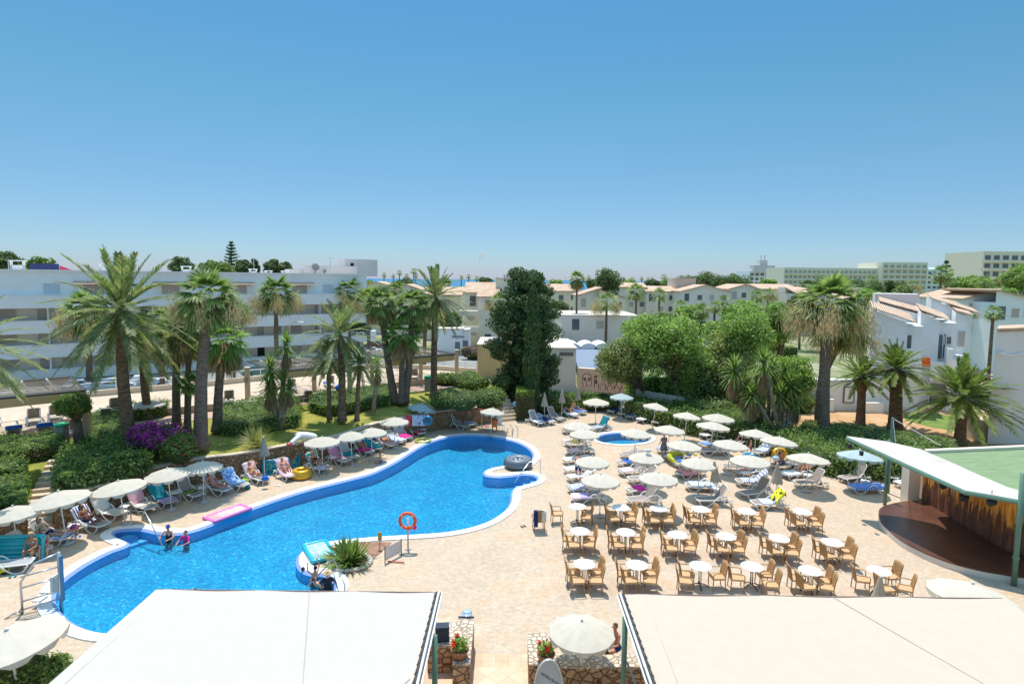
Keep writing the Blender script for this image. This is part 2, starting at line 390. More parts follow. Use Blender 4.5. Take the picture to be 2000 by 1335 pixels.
# ---------------------------------------------------------------- raised garden and terrace
def resamp(pts,n):
    pts=[Vector(p) for p in pts]; L=[0]
    for i in range(1,len(pts)): L.append(L[-1]+(pts[i]-pts[i-1]).length)
    out=[]
    for k in range(n):
        s=L[-1]*k/(n-1); i=1
        while i<len(L)-1 and L[i]<s: i+=1
        t=(s-L[i-1])/max(1e-9,L[i]-L[i-1]); out.append(pts[i-1].lerp(pts[i],t))
    return out
ZW=1.5; ZT=2.5; ZL=2.0
WPX=[(-260,1100),(-120,1045),(0,1002),(52,990)]
WPX2=[(105,973),(150,962),(200,945),(262,925),(330,906),(404,893),(450,888),(500,880),(560,869),(600,862),(650,853),(700,838),(735,826),(790,815),(850,804),(890,799),(930,795),(962,790),(980,784),(984,777),(976,771),(966,769)]
wallA=cr_spline([g(x,y,ZW) for x,y in WPX],3,False); wallB=cr_spline([g(x,y,ZW) for x,y in WPX2],3,False)
def wall(pts,name,label,th=.38,z0=-.03,z1=ZW):
    pts=[Vector(p) for p in pts]; n=len(pts); L=[];R=[]
    for i in range(n):
        t=pts[min(i+1,n-1)]-pts[max(i-1,0)]; t.z=0; t.normalize(); nn=Vector((-t.y,t.x,0)); L.append(pts[i]+nn*th); R.append(pts[i])
    th_=thing(name,label,'wall',(0,0,0))
    m=MB(); m.prism(R+L[::-1],z0,z1-.05); m.build('masonry',M_STONE,th_)
    m=MB(); R2=[r-(l-r)*.08 for r,l in zip(R,L)]; m.prism(R2+L[::-1],z1-.05,z1+.02); m.build('coping',M('wall_coping',(.62,.50,.38),.8,.2,4,bump=.2),th_); return R,L
wall(wallA,'retaining_wall','rubble stone retaining wall left of the garden stairs')
wall(wallB,'retaining_wall','long curved rubble stone wall holding up the lawn behind the pool loungers')
EPX=[(-260,960),(-120,915),(0,880),(130,858),(165,848),(235,842),(300,832),(420,815),(480,806),(560,793),(600,788),(650,783),(700,776),(760,769),(850,760),(930,752),(1000,745)]
edge=[g(x,y,ZL) for x,y in EPX]
_a=g(72,1035,0); _b=g(140,893,1.95); SA=Vector((_a.x,_a.y,0)); SDIR=Vector((_b.x-_a.x,_b.y-_a.y,0)); SLEN=SDIR.length; SDIR.normalize()
NL=150; lowr=resamp(wallA+wallB,150); upr=resamp(edge,150)
v=[];f=[];K=26
for i in range(150):
    for k in range(K+1):
        t=k/K; q=lowr[i].lerp(upr[i],t); q.z=ZW-.04+(ZL-ZW)*(t**.8)+.10*math.sin(q.x*.9)*math.sin(q.y*1.1)*math.sin(PI*t)
        u=(Vector((q.x,q.y,0))-SA).dot(SDIR); w_=abs((Vector((q.x,q.y,0))-SA).cross(SDIR).z)
        if -2.5<u<SLEN+.3 and w_<1.05: q.z=min(q.z,-.05+max(0,u)/SLEN*1.9)
        v.append(q)
for i in range(149):
    for k in range(K): a=i*(K+1)+k; f.append((a,a+K+1,a+K+2,a+1))
v.reverse; me=mkmesh('lawn',v,f,M_GRASS,True); o=bpy.data.objects.new('lawn',me); C.objects.link(o); struct(o)
# lower terrace strip z 2.0, upper terrace z 2.5
E2PX=[(-260,905),(-120,875),(0,850),(60,838),(147,814),(230,806),(300,800),(400,790),(480,785),(575,774),(650,763),(750,749),(850,738),(930,731)]
E3PX=[(-260,826),(-120,808),(0,797),(100,785),(170,775),(250,768),(330,761),(404,754),(520,742),(610,730),(740,718),(850,722),(930,728)]
e2=[g(x,y,ZT) for x,y in E2PX]; e3=[g(x,y,ZT) for x,y in E3PX]
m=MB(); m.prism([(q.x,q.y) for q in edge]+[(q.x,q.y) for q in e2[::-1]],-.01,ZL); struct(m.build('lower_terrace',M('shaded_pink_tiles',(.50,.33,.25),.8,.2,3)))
m=MB(); m.prism([(q.x,q.y) for q in e2]+[(q.x,q.y) for q in e3[::-1]],-.01,ZT); struct(m.build('upper_terrace',M_TERR))
m=MB()
kb=[q+Vector((0,-.12,0)) for q in e2]; kt=[q+Vector((0,.22,0)) for q in e2]
m.prism([(q.x,q.y) for q in kb]+[(q.x,q.y) for q in kt[::-1]],ZT-.02,ZT+.05); struct(m.build('terrace_edge',M('edge_stone',(.68,.58,.46),.8,.1)))
# soil bed under the hedges
def patch(name,px,z,mat,kind='structure'):
    return fill(name,[[g(x,y,z) for x,y in px]],z,mat,kind)
bed=lambda px,nm,dz: None
# parapet + railing + street behind
m=MB(); par=[q+Vector((0,.0,0)) for q in e3]; m.prism([(q.x,q.y) for q in par]+[(q.x,q.y+.3) for q in par[::-1]],-.01,ZT+.45); tag(m.build('parapet_wall',M('parapet',(.66,.55,.40),.8,.08)),'low cream parapet wall along the far edge of the upper terrace','wall')
rt=thing('railing','thin white metal railing on top of the terrace parapet','railing'); m=MB(); rl=[q+Vector((0,.15,ZT+1.05-q.z)) for q in e3]; m.tube(rl,.035,5); m.build('handrail',M('white_metal',(.78,.78,.74),.4),rt)
rs=resamp([q+Vector((0,.15,0)) for q in e3],40)
for q in rs[::1]: m=MB(); m.box((q.x,q.y,ZT+.75),(.05,.05,.6)); m.build('baluster',MATS['white_metal'],rt)
fill('street',[[(-75,44),(-45,52),(-20,61.5),(-8,70),(10,95),(-4,100),(-22,84),(-58,62),(-78,50)]],.0,M_ASPH)
# ground patches on the right
patch('gravel_path',[(1360,800),(1450,770),(1640,770),(1900,800),(2100,850),(2300,950),(2200,980),(1950,900),(1700,860),(1500,830),(1400,815)],.012,M_GRAVEL)
patch('green_lawn',[(1765,806),(1830,806),(1872,815),(1868,842),(1810,832),(1768,820)],.02,M_GRASS2)
patch('parking_lot',[(1120,712),(1240,700),(1420,700),(1500,640),(1380,620),(1240,660),(1100,690)],.012,M_ASPH)
patch('tiled_path',[(760,1335),(850,1276),(1034,1276),(1040,1400),(700,1400)],.008,mat_tilepath())
patch('diamond_tile_path',[(932,1302),(1020,1302),(1028,1400),(918,1400)],.014,mat_tilediag())
patch('planter_bed',[(650,1068),(700,1057),(765,1058),(738,1082),(691,1121),(668,1110),(648,1098)],.03,M_SOIL)
# garden stairs
def stairs(bx,by,tx,ty,w,n,z0,z1,label):
    a=g(bx,by,z0); b=g(tx,ty,z1); t=thing('garden_stairs',label,'stairs')
    d=(b-a); d.z=0; L=d.length; ang=math.atan2(d.y,d.x)
    for i in range(n):
        m=MB(); h=z0+(z1-z0)*(i+1)/n; c=a+d*((i+.5)/n); m.box((c.x,c.y,h/2),(L/n*1.02,w,h-.01*(i%2)),ang); m.build('step',M('stair_stone',(.62,.50,.37),.8,.1),t)
stairs(72,1035,140,893,2.0,12,0,1.95,'pale stone garden stairs climbing between the hedges at the left')
stairs(992,822,975,780,1.9,6,0,1.5,'short stone stairs beside the end of the curved wall and the square hedge')
# ---------------------------------------------------------------- furniture materials
WHITEP=M('white_resin',(.78,.76,.72),.45,.06,4)
TAUPE=M('taupe_sling',(.30,.25,.215),.8,.15,40); GREYS=M('grey_sling',(.36,.36,.36),.8,.15,40); CREAMS=M('cream_sling',(.66,.63,.56),.8,.1,40)
UMB=fabric('cream_canvas',(.72,.655,.54),.28); UMBC=fabric('beige_canvas',(.55,.47,.36),.15); UMBG=fabric('pale_blue_canvas',(.50,.62,.62),.3)
ALU=M('brushed_metal',(.62,.62,.60),.35,.1,8,metal=.6)
# ---------------------------------------------------------------- loungers
LW=.31
def prof(ang,back=.80):
    a=math.radians(ang); return [(-.96,.34),(.12,.36),(.12+back*math.cos(a),.36+back*math.sin(a))]
def make_lounger(ang,sling):
    t=thing('sun_lounger','x','sun lounger')
    p=prof(ang); m=MB(); hw=LW-.035
    m.add([(p[0][0],-hw,p[0][1]),(p[1][0],-hw,p[1][1]),(p[1][0],hw,p[1][1]),(p[0][0],hw,p[0][1])],[(0,1,2,3)])
    o=m.build('seat',sling,t); 
    m=MB(); n=Vector((-math.sin(math.radians(ang)),0,math.cos(math.radians(ang))))
    m.add([(p[1][0]+.02,-hw,p[1][1]),(p[2][0],-hw,p[2][1]),(p[2][0],hw,p[2][1]),(p[1][0]+.02,hw,p[1][1])],[(0,1,2,3)])
    b=m.build('backrest',sling,t)
    m=MB(); q=p[2]; r=p[1]; e=Vector((q[0]-r[0],0,q[1]-r[1])).normalized()*.06
    m.tube([(r[0],-LW,r[1]),(q[0]-e.x,-LW,q[1]-e.z),(q[0],-LW+.08,q[1]),(q[0],LW-.08,q[1]),(q[0]-e.x,LW,q[1]-e.z),(r[0],LW,r[1])],.028,6); m.build('backrest_frame',WHITEP,b,True)
    m=MB(); m.tube([(.14,-LW,.345),(-.90,-LW,.325),(-.98,-LW+.08,.315),(-.98,LW-.08,.315),(-.90,LW,.325),(.14,LW,.345)],.03,6); m.tube([(.14,-LW,.345),(.86,-LW,.30)],.025,6); m.tube([(.14,LW,.345),(.86,LW,.30)],.025,6)
    m.tube([(.84,-LW,.30),(.84,LW,.30)],.022,5); m.build('seat_frame',WHITEP,t,True)
    for s in (-1,1):
        m=MB(); y=s*(LW+.035)
        m.tube(cr_spline([(x,y,z) for x,z in ((-.94,.31),(-.86,.16),(-.72,.035),(-.50,.03),(-.25,.2),(.0,.46),(.16,.535),(.30,.47),(.42,.24),(.54,.05),(.70,.04),(.80,.15),(.72,.25),(.56,.29))],3,False),.03,6); m.build('leg_frame',WHITEP,t,True)
    for s in (-1,1): m=MB(); m.add(*cyl((.76,s*(LW-.02),.07),.07,.04)); m.build('wheel',M('dark_plastic',(.06,.06,.06),.6),t)
    return t
def cyl(c,r,h,n=10):
    v=[];f=[]
    for s in(-1,1):
        for k in range(n): a=2*PI*k/n; v.append((c[0]+r*math.cos(a),c[1]+s*h/2,c[2]+r*math.sin(a)))
    f=[(i,(i+1)%n,(i+1)%n+n,i+n) for i in range(n)]+[tuple(range(n))[::-1],tuple(range(n,2*n))]
    return v,f
LP={}
def lounger(ang,sl):
    k=(ang,sl.name)
    if k not in LP: LP[k]=make_lounger(ang,sl); return LP[k]
    return copy_tree(LP[k])
TOW={}
def towel(base,rz,ang,mat,label,s0=0,s1=1,hang=.12,cat='towel',sc=1):
    """cloth lying along the lounger: s from foot 0 to head 1"""
    p=prof(ang); L0=1.08; L=L0+.80
    def at(s):
        d=s*L
        if d<L0: q=d/L0; return Vector((p[0][0]+(p[1][0]-p[0][0])*q,0,p[0][1]+(p[1][1]-p[0][1])*q)),Vector((0,0,1))
        a=math.radians(ang); d-=L0; return Vector((p[1][0]+d*math.cos(a),0,p[1][1]+d*math.sin(a))),Vector((-math.sin(a),0,math.cos(a)))
    n=14;v=[];f=[]; ws=[-LW-.07,-LW-.055,-LW*.5,0,LW*.5,LW+.055,LW+.07]
    for i in range(n+1):
        s=s0+(s1-s0)*i/n; c,nn=at(min(s,1)); 
        over=max(0,s-1)*L
        for j,y in enumerate(ws):
            q=c+nn*(.04+.012*math.sin(i*1.9+j*1.3+base[0])); 
            if over>0: q=c+nn*.03+Vector((.04,0,-over))
            if j in(0,6): q=q+Vector((0,0,-hang*(1+.3*math.sin(i*1.1+base[1]))))
            q.y=y*(1+.02*math.sin(i*2.1)); v.append(q)
    for i in range(n):
        for j in range(6): a=i*7+j; f.append((a,a+7,a+8,a+1))
    me=mkmesh(cat.replace(' ','_'),v,f,mat,True); o=bpy.data.objects.new(cat.replace(' ','_'),me); C.objects.link(o); o.location=base; o.rotation_euler=(0,0,rz); o.scale=(sc,)*3
    return tag(o,label,cat)
def fb(n,c,**k): return fabric('cloth_'+n,c,0,**k)
TM={'teal':fb('teal',(.01,.22,.27)),'tealdot':fb('tealdot',(.01,.23,.33),blot=(.35,.55,.5),sscale=9),'pink':fb('pink',(.72,.40,.45)),'palepink':fb('palepink',(.80,.58,.64)),'white':fb('white',(.80,.80,.80)),'cream':fb('cream',(.74,.70,.60)),
'lilac':fb('lilac',(.50,.40,.72)),'navystripe':fb('navystripe',(.75,.76,.8),stripe=(.05,.07,.28),sscale=2.6,axis='Y'),'bluecheck':fb('bluecheck',(.14,.30,.62),blot=(.55,.66,.8),sscale=7),'mauve':fb('mauve',(.50,.22,.34)),
'magenta':fb('magenta',(.72,.03,.25)),'hotpink':fb('hotpink',(.85,.03,.32)),'blue':fb('blue',(.02,.15,.62)),'bluewhite':fb('bluewhite',(.03,.16,.66),stripe=(.35,.5,.85),sscale=2.2,axis='X'),'navy':fb('navy',(.02,.04,.16)),'navydot':fb('navydot',(.03,.06,.28),blot=(.5,.6,.7),sscale=12),
'orange':fb('orange',(.80,.10,.02),stripe=(.85,.45,.12),sscale=1.6,axis='Y'),'red':fb('red',(.62,.08,.10)),'green':fb('green',(.35,.55,.03)),'dark':fb('dark',(.03,.03,.04)),'purple':fb('purple',(.30,.08,.34),blot=(.75,.25,.1),sscale=5),'greystripe':fb('greystripe',(.68,.70,.78),stripe=(.22,.25,.40),sscale=2.4,axis='X'),
'salmon':fb('salmon',(.80,.35,.32)),'yellowblack':fb('yellowblack',(.80,.75,.03),blot=(.03,.03,.02),sscale=5),'paleblue':fb('paleblue',(.55,.66,.78)),'olive':fb('olive',(.22,.26,.08)),'rust':fb('rust',(.45,.10,.05),blot=(.6,.3,.05),sscale=6),'bluepat':fb('bluepat',(.70,.75,.85),blot=(.08,.18,.55),sscale=8)}
TN={'teal':'teal','tealdot':'speckled teal','pink':'pink','palepink':'pale-pink','white':'white','cream':'cream','lilac':'lilac','navystripe':'navy striped','bluecheck':'blue checked','mauve':'mauve','magenta':'magenta','hotpink':'hot-pink','blue':'royal blue','bluewhite':'blue striped','navy':'navy','navydot':'dotted navy','orange':'orange striped','red':'red','green':'lime green','dark':'black','purple':'purple patterned','greystripe':'grey striped','salmon':'salmon pink','yellowblack':'yellow blotched','paleblue':'pale blue','olive':'olive green','rust':'rust patterned','bluepat':'blue patterned'}
SL={'t':TAUPE,'g':GREYS,'c':CREAMS}
LOUNG={}
def place(rows,where,group,z=0,prefix=''):
    for i,(k,fx,fy,hx,hy,ang,sl,tw) in enumerate(rows):
        a=g(fx,fy,z); b=g(hx,hy,z); c=(a+b)/2; d=b-a; rz=math.atan2(d.y,d.x)
        o=lounger(ang,SL[sl]); twl=''
        if tw: twl=' under a '+TN[tw[0][0]]+' cloth'
        put(o,c,rz,1.03,'white sun lounger%s, %s %s'%(twl,ORD[i],where),group)
        base=Vector(c); LOUNG[prefix+k]=(base,rz,ang)
        for (tn,s0,s1) in tw: towel(base,rz,ang,TM[tn],'%s towel on the %s sun lounger %s'%(TN[tn],ORD[i],where),s0,s1,.06 if s1-s0<.5 else .13,sc=1.03)
left=[('L1',38,1113,-30,1122,30,'g',[]),('L2',88,1088,12,1082,50,'c',[('cream',0,.45)]),('L3',132,1062,55,1058,55,'g',[('bluepat',.0,.4)]),('L4',203,1037,143,1028,58,'g',[('navystripe',.3,1.03)]),('L5',238,1014,178,1006,58,'c',[('cream',.5,1.0)]),
('L6',298,1003,250,990,62,'g',[('pink',.55,1.04),('cream',.25,.5)]),('L7',338,992,292,976,58,'t',[('teal',.35,1.08),('lilac',0,.34)]),('L8',386,977,348,966,66,'t',[('dark',.28,.5),('green',.3,.42)]),('L9',439,966,400,958,60,'g',[]),('L10',476,957,436,947,58,'g',[('bluecheck',.2,1.02)]),
('L11',513,945,480,934,55,'g',[('palepink',.35,1.04)]),('L12',571,939,544,925,62,'g',[('palepink',0,1.04)]),('L13',634,925,600,912,62,'g',[('tealdot',.5,1.06),('bluepat',0,.25)]),('L14',677,909,640,898,58,'g',[('mauve',.3,1.04)]),('L15',694,901,661,890,62,'g',[('teal',.2,.6)]),
('L16',725,891,687,880,58,'g',[('magenta',.1,.5)]),('L17',742,884,704,873,50,'g',[('teal',0,.9)]),('L18',738,874,716,862,60,'g',[('magenta',.4,1.05)]),('L19',767,876,735,866,40,'g',[('palepink',0,.4)]),('L20',786,869,754,860,30,'g',[('bluepat',0,.7)]),
('L21',799,863,770,852,60,'g',[('magenta',0,.5)]),('L22',824,853,794,845,62,'g',[('red',.05,.3)]),('L23',910,839,877,833,70,'g',[]),('L24',926,836,901,826,70,'g',[('bluepat',.2,.5)])]
place(left,'from the left by the stone wall','sun loungers along the retaining wall')
mid=[('M1',1059,833,1030,824,68,'g',[('white',.1,.45)]),('M2',1079,830,1048,822,20,'g',[('navy',.2,.7)]),('M3',1097,825,1066,816,62,'t',[]),('M4',1128,817,1092,809,55,'g',[('white',.0,.5)]),('M5',1142,811,1110,803,45,'g',[('bluewhite',0,.5)])]
place(mid,'from the left under the folded parasols','sun loungers beside the square topiary')
back=[('R1',1192,809,1219,804,62,'t',[('navy',.15,.6)]),('R2',1212,815,1240,808,60,'t',[('purple',.35,1.03)]),('R3',1226,821,1256,813,45,'t',[('navydot',.1,1.03)]),('R4',1247,827,1278,820,66,'t',[('white',.0,.3)]),('R5',1276,832,1307,824,60,'t',[('orange',.35,1.05)]),('R8',1318,838,1344,830,50,'t',[]),('R7',1337,848,1364,838,40,'t',[('purple',.55,1.02)])]
place(back,'from the left against the leafy hedge','sun loungers against the hedge')
midr=[('M6',1160,842,1188,838,62,'g',[('teal',.55,1.12)]),('E1',1099,847,1144,843,0,'t',[('salmon',.0,.5)]),('E2',1105,874,1156,868,45,'t',[('olive',.2,.55),('red',.75,1.05)]),('E3',1111,890,1160,884,0,'t',[('palepink',0,.4)]),('E4',1104,906,1152,901,0,'c',[]),('E5',1107,925,1156,919,0,'c',[]),('E6',1113,940,1165,935,30,'c',[]),('E7',1117,963,1168,956,0,'t',[('greystripe',0,.55)]),('E8',1117,981,1186,979,35,'t',[('palepink',0,.22),('lilac',.22,.45)])]
place(midr,'from the back, column nearest the pool','sun loungers in the column nearest the pool')
cold=[('D1',1212,895,1266,890,0,'t',[]),('D2',1208,912,1262,906,0,'t',[('blue',.2,.5)]),('D3',1213,929,1264,924,50,'t',[('palepink',.02,.42)]),('D4',1229,944,1288,940,50,'t',[]),('D5',1228,967,1285,960,58,'t',[('hotpink',.2,.5)]),('D6',1229,986,1290,981,55,'t',[])]
place(cold,'from the back, second column from pool','sun loungers in the second column')
colc=[('C1',1282,886,1338,881,30,'t',[('navystripe',0,.4)]),('C2',1297,902,1350,892,0,'t',[('bluewhite',0,1)]),('C3',1313,913,1372,907,0,'t',[('blue',.15,.3)]),('C4',1323,934,1376,926,0,'t',[('salmon',.05,.75)]),('C5',1341,956,1406,958,0,'t',[('paleblue',.1,.8)]),('C6',1365,985,1426,985,58,'t',[])]
place(colc,'from the back, third column from pool','sun loungers in the third column')
cole=[('R9',1366,859,1412,851,0,'t',[('white',.0,.3)]),('R10',1405,860,1433,852,66,'t',[]),('R12',1369,876,1410,870,0,'t',[('bluewhite',.05,.35)]),('R11',1371,887,1424,888,0,'t',[]),('C7',1406,917,1481,922,0,'t',[]),('C8',1443,932,1492,926,0,'t',[('white',0,.3)]),('C9',1442,948,1502,951,48,'t',[('greystripe',.15,1.05)]),('C10',1449,974,1508,966,58,'t',[]),('C11',1474,992,1536,992,55,'t',[('yellowblack',.6,1.15),('paleblue',.2,.55)])]
place(cole,'from the back, fourth column from pool','sun loungers in the fourth column')
colf=[('R13',1438,872,1466,862,60,'t',[('navystripe',.5,1.0)]),('R14',1474,891,1508,884,55,'t',[('greystripe',.2,1.05)]),('R16',1502,918,1566,913,0,'t',[]),('R17',1528,935,1588,931,0,'t',[('white',0,.5)]),('R18',1552,951,1618,949,55,'t',[]),('R22',1738,943,1770,930,60,'c',[('dark',.5,.75)]),('R19',1642,943,1697,937,60,'t',[]),('R21',1753,953,1806,948,35,'c',[('bluewhite',.3,1)]),('R20',1658,961,1727,960,0,'c',[('bluewhite',0,1)])]
place(colf,'from the back by the right hedge','sun loungers beside the right hedge')
up=[('T0',-12,822,-14,836,55,'t',[]),('T1',64,820,69,833,60,'t',[]),('T2',106,813,111,826,60,'t',[]),('T3',222,800,227,808,60,'t',[]),('T6',565,758,572,768,60,'t',[]),('T7',640,752,648,760,60,'t',[('blue',0,.5)]),('T8',446,782,449,792,60,'t',[]),('T9',812,736,808,744,60,'t',[])]
place(up,'from the left on the upper terrace','sun loungers on the upper terrace',ZT)
lo_=[('B1',26,856,30,868,62,'t',[('blue',.8,1.12)]),('B2',85,850,90,862,62,'t',[('blue',.55,1.15)]),('B3',144,842,150,854,62,'t',[]),('B4',206,820,209,828,55,'t',[]),('B5',600,776,603,785,40,'t',[])]
place(lo_,'from the left on the lower terrace','sun loungers on the lower terrace strip',ZL)
# ---------------------------------------------------------------- umbrellas
def make_umbrella(mat,name='parasol'):
    t=thing(name,'x','parasol'); n=12; m=MB(); v=[];f=[]; K=4
    R=1.0; zr=1.88; za=2.22; rows=5
    def rim(a): # sag between ribs
        k=(a/(2*PI)*n)%1; return 1-.045*math.sin(PI*k)
    N=n*K
    for i in range(rows+1):
        r=R*i/rows
        for k in range(N):
            a=2*PI*k/N; q=r*rim(a); z=za-(za-zr)*(i/rows)**1.25-.03*math.sin(PI*((k/K)%1))*(i/rows); v.append((q*math.cos(a),q*math.sin(a),z))
    for i in range(rows):
        for k in range(N): l=(k+1)%N; f.append((i*N+k,(i+1)*N+k,(i+1)*N+l,i*N+l))
    m.add(v,f); c=m.build('canopy',mat,t,True)
    m=MB(); v=[];f=[]
    for k in range(N):
        a=2*PI*k/N; ph=(k/K)%1; q=R*rim(a); z=zr-.03*math.sin(PI*ph); d=.11+.035*math.sin(PI*ph) if ph>0 else .03
        v+=[(q*1.002*math.cos(a),q*1.002*math.sin(a),z),(q*1.005*math.cos(a),q*1.005*math.sin(a),z-d)]
    for k in range(N): l=(k+1)%N; f.append((2*k,2*k+1,2*l+1,2*l))
    m.add(v,f); m.build('valance',mat,c)
    m=MB()
    for k in range(n):
        a=2*PI*k/n; m.tube([(.02*math.cos(a),.02*math.sin(a),za-.03),(.98*math.cos(a),.98*math.sin(a),zr-.015)],.009,4)
    m.build('ribs',ALU,t)
    m=MB(); m.tube([(0,0,0),(0,0,za)],.024,8); m.build('pole',WHITEP,t,True)
    m=MB(); m.lathe([(.03,za),(.045,za+.02),(.03,za+.06),(.0,za+.08)],8); m.build('finial',WHITEP,t,True)
    m=MB(); m.lathe([(.0,.0),(.26,.0),(.26,.05),(.06,.08),(.04,.22)],14); m.build('base',M('concrete_base',(.45,.43,.40),.8),t,True)
    return t
UP={}
def umbrella(cx,cy,wpx,mat=UMB,label='',tilt=(0,0),group='cream parasols standing open by the pool',z0=0,zc=1.95):
    ctr=g(cx,cy,z0+zc); a=g(cx-wpx/2,cy,z0+zc); b=g(cx+wpx/2,cy,z0+zc); s=(b.x-a.x)/2.0
    k=mat.name; 
    if k not in UP: UP[k]=make_umbrella(mat); o=UP[k]
    else: o=copy_tree(UP[k])
    tx,ty=tilt; sx=max(.9,min(1.5,s)); base=Vector((ctr.x-1.95*ty,ctr.y+1.95*tx,z0))
    o.location=base; o.rotation_euler=(tx,ty,U(0,1)); o.scale=(sx,sx,zc/1.95 if sx<1.2 else 1.1)
    tag(o,label,'parasol',group); return o
UL=[(962,803,50,'open cream parasol shading the lifeguard seat by the curved wall',(.0,.08)),
(1164,784,52,'open cream parasol alone behind the small round pool',(0,0)),(1128,831,58,'open cream parasol left of the small pool, rear of an overlapping pair',(0,0)),(1142,846,60,'open cream parasol left of the small pool, front of an overlapping pair',(0,0)),
(1157,900,68,'open cream parasol over the shirtless man, nearest column to the pool',(0,0)),(1173,936,76,'open cream parasol foremost in the column nearest the pool',(0,0)),
(1281,793,49,'tilted cream parasol first from the left along the leafy hedge',(0,.14)),(1343,812,53,'tilted cream parasol second from the left along the leafy hedge',(0,.10)),(1403,815,61,'cream parasol touching the hedge below the yucca clump, rear one',(0,.03)),
(1394,831,64,'tilted cream parasol in front of the one touching the hedge',(0,.09)),(1242,845,60,'open cream parasol overhanging the right side of the small pool',(0,.04)),(1308,838,59,'open cream parasol behind the woman in the grey dress',(0,.05)),(1337,869,66,'open cream parasol right of the woman in the grey dress',(0,.04)),
(1262,892,68,'open cream parasol with a white cap resting on top',(0,0)),(1427,867,66,'open cream parasol in the middle of the right lounger field',(0,.06)),(1366,903,70,'open cream parasol beside the yellow inflatable',(0,0)),(1286,932,76,'large cream parasol above the hot pink towel',(0,0)),
(1480,847,62,'tilted cream parasol at the hedge over a striped towel lounger',(0,.09)),(1524,861,68,'tilted cream parasol beside the orange swim ring',(0,.10)),(1465,898,75,'open cream parasol behind the left beige folded parasol group',(0,0)),(1583,895,78,'tilted cream parasol over the seated sunbather at the right',(0,.08))]
for cx,cy,w_,lb,tl in UL: umbrella(cx,cy,w_,UMB,lb,tl)
umbrella(1214,774,46,UMBG,'pale blue parasol at the back beside the mural wall',(0,0),'pale blue parasols')
umbrella(1684,896,80,UMBG,'pale blue parasol shaded by the stage roof tip beside the hedge',(0,.1),'pale blue parasols')
umbrella(824,795,56,UMBG,'pale blue parasol tilted above the hanging beach towels',(0,.16),'pale blue parasols')
LU=[(26,1000,92,-.05),(118,979,108,-.10),(234,948,98,-.10),(328,923,83,-.06),(396,910,75,0),(629,861,70,0),(685,850,58,-.04),(726,843,60,0),(770,822,58,0)]
for i,(cx,cy,w_,t_) in enumerate(LU): umbrella(cx,cy,w_,UMB,'cream parasol, %s from the left in the row along the stone wall'%ORD[i],(0,t_))
umbrella(288,788,64,UMB,'low flat cream parasol on the upper terrace behind the tall date palm',(0,0),z0=ZT-1.2,zc=1.7)
umbrella(20,1262,195,UMB,'big cream parasol cut off by the bottom left corner',(0,-.12))
umbrella(1136,1229,131,UMB,'cream parasol with a torn slit, over the table behind the low stone wall',(0,0))
umbrella(1905,1172,150,UMB,'large cream parasol just behind the right awning near the stage',(0,.1))
def closed(bx,by,ty,label,lean=0,mat=UMBC,z0=0):
    b=g(bx,by,z0); lo,hi=0,5
    for _ in range(40):
        mz=(lo+hi)/2; q=Vector((b.x,b.y,z0+mz)); 
        # project
        Z=q.z-H; ff=q.y*cp-Z*sp; uu=q.y*sp+Z*cp; xx=q.x/ff; yy=uu/ff; py=PPY-(-xx*sr+yy*cr)*F
        if py>ty: lo=mz
        else: hi=mz
    h=max(1.7,min(3,mz)); t=thing('folded_parasol',label,'parasol',b,0,'folded parasols'); t.rotation_euler=(0,lean,U(0,3))
    m=MB(); n=24; rows=[(0,.05,h),(.25,.09,h-.25),(.6,.17,h-.65),(.95,.25,h-1.0),(1.1,.27,h-1.12)]; v=[];f=[]
    for _,r,z in rows:
        for k in range(n): a=2*PI*k/n; q=r*(1+.22*math.cos(a*8)) if r>.06 else r; v.append((q*math.cos(a),q*math.sin(a),z-(.04*math.cos(a*8) if z<h-1.1 else 0)))
    for i in range(4):
        for k in range(n): l=(k+1)%n; f.append((i*n+k,(i+1)*n+k,(i+1)*n+l,i*n+l))
    m.add(v,f); m.build('canopy',mat,t,True)
    m=MB(); m.tube([(0,0,0),(0,0,h+.04)],.024,8); m.build('pole',WHITEP,t,True)
    m=MB(); m.lathe([(.0,.0),(.22,.0),(.22,.05),(.06,.08),(.04,.2)],12); m.build('base',MATS['concrete_base'],t,True)
closed(517,938,853,'grey folded parasol in front of the stone wall between two sunbathers',0,fabric('grey_canvas',(.42,.39,.34),.1))
closed(894,829,775,'pale folded parasol by the wall left of the lifebuoy post',0,UMBG)
closed(1063,824,767,'beige folded parasol nearest the square topiary hedge'); closed(1097,818,761,'beige folded parasol in the middle of three by the pale wall'); closed(1128,806,756,'beige folded parasol furthest right of three by the pale wall')
closed(1401,978,902,'leaning beige folded parasol at the end of the third lounger column',.12); closed(1515,980,904,'beige folded parasol with a bag on top beside the yellow towel'); closed(1714,1215,1150,'beige folded parasol peeking over the edge of the right awning')
# ---------------------------------------------------------------- dining tables and chairs
RAT=M('tan_wicker',(.43,.235,.095),.6,.22,30,bump=.4); RATS=M('wicker_seat',(.58,.36,.185),.6,.18,30,bump=.4)
def make_table():
    t=thing('dining_table','x','table'); h=.86
    m=MB(); m.lathe([(0,h-.03),(.42,h-.03),(.435,h-.015),(.42,h),(0,h)],32); m.build('tabletop',M('white_laminate',(.84,.83,.80),.35,.03),t,True)
    m=MB()
    for s in ((1,1),(1,-1),(-1,1),(-1,-1)): m.tube([(s[0]*.035,s[1]*.035,h-.03),(s[0]*.035,s[1]*.035,.1)],.014,6)
    m.build('column',M('chrome',(.5,.5,.5),.25,.1,metal=.8),t,True)
    for k in range(4):
        a=PI/4+k*PI/2+.3; m=MB(); m.tube([(0,0,.14),(.18*math.cos(a),.18*math.sin(a),.12),(.36*math.cos(a),.36*math.sin(a),.02)],.02,6); m.build('foot',M('cast_iron',(.05,.05,.055),.5),t,True)
    return t
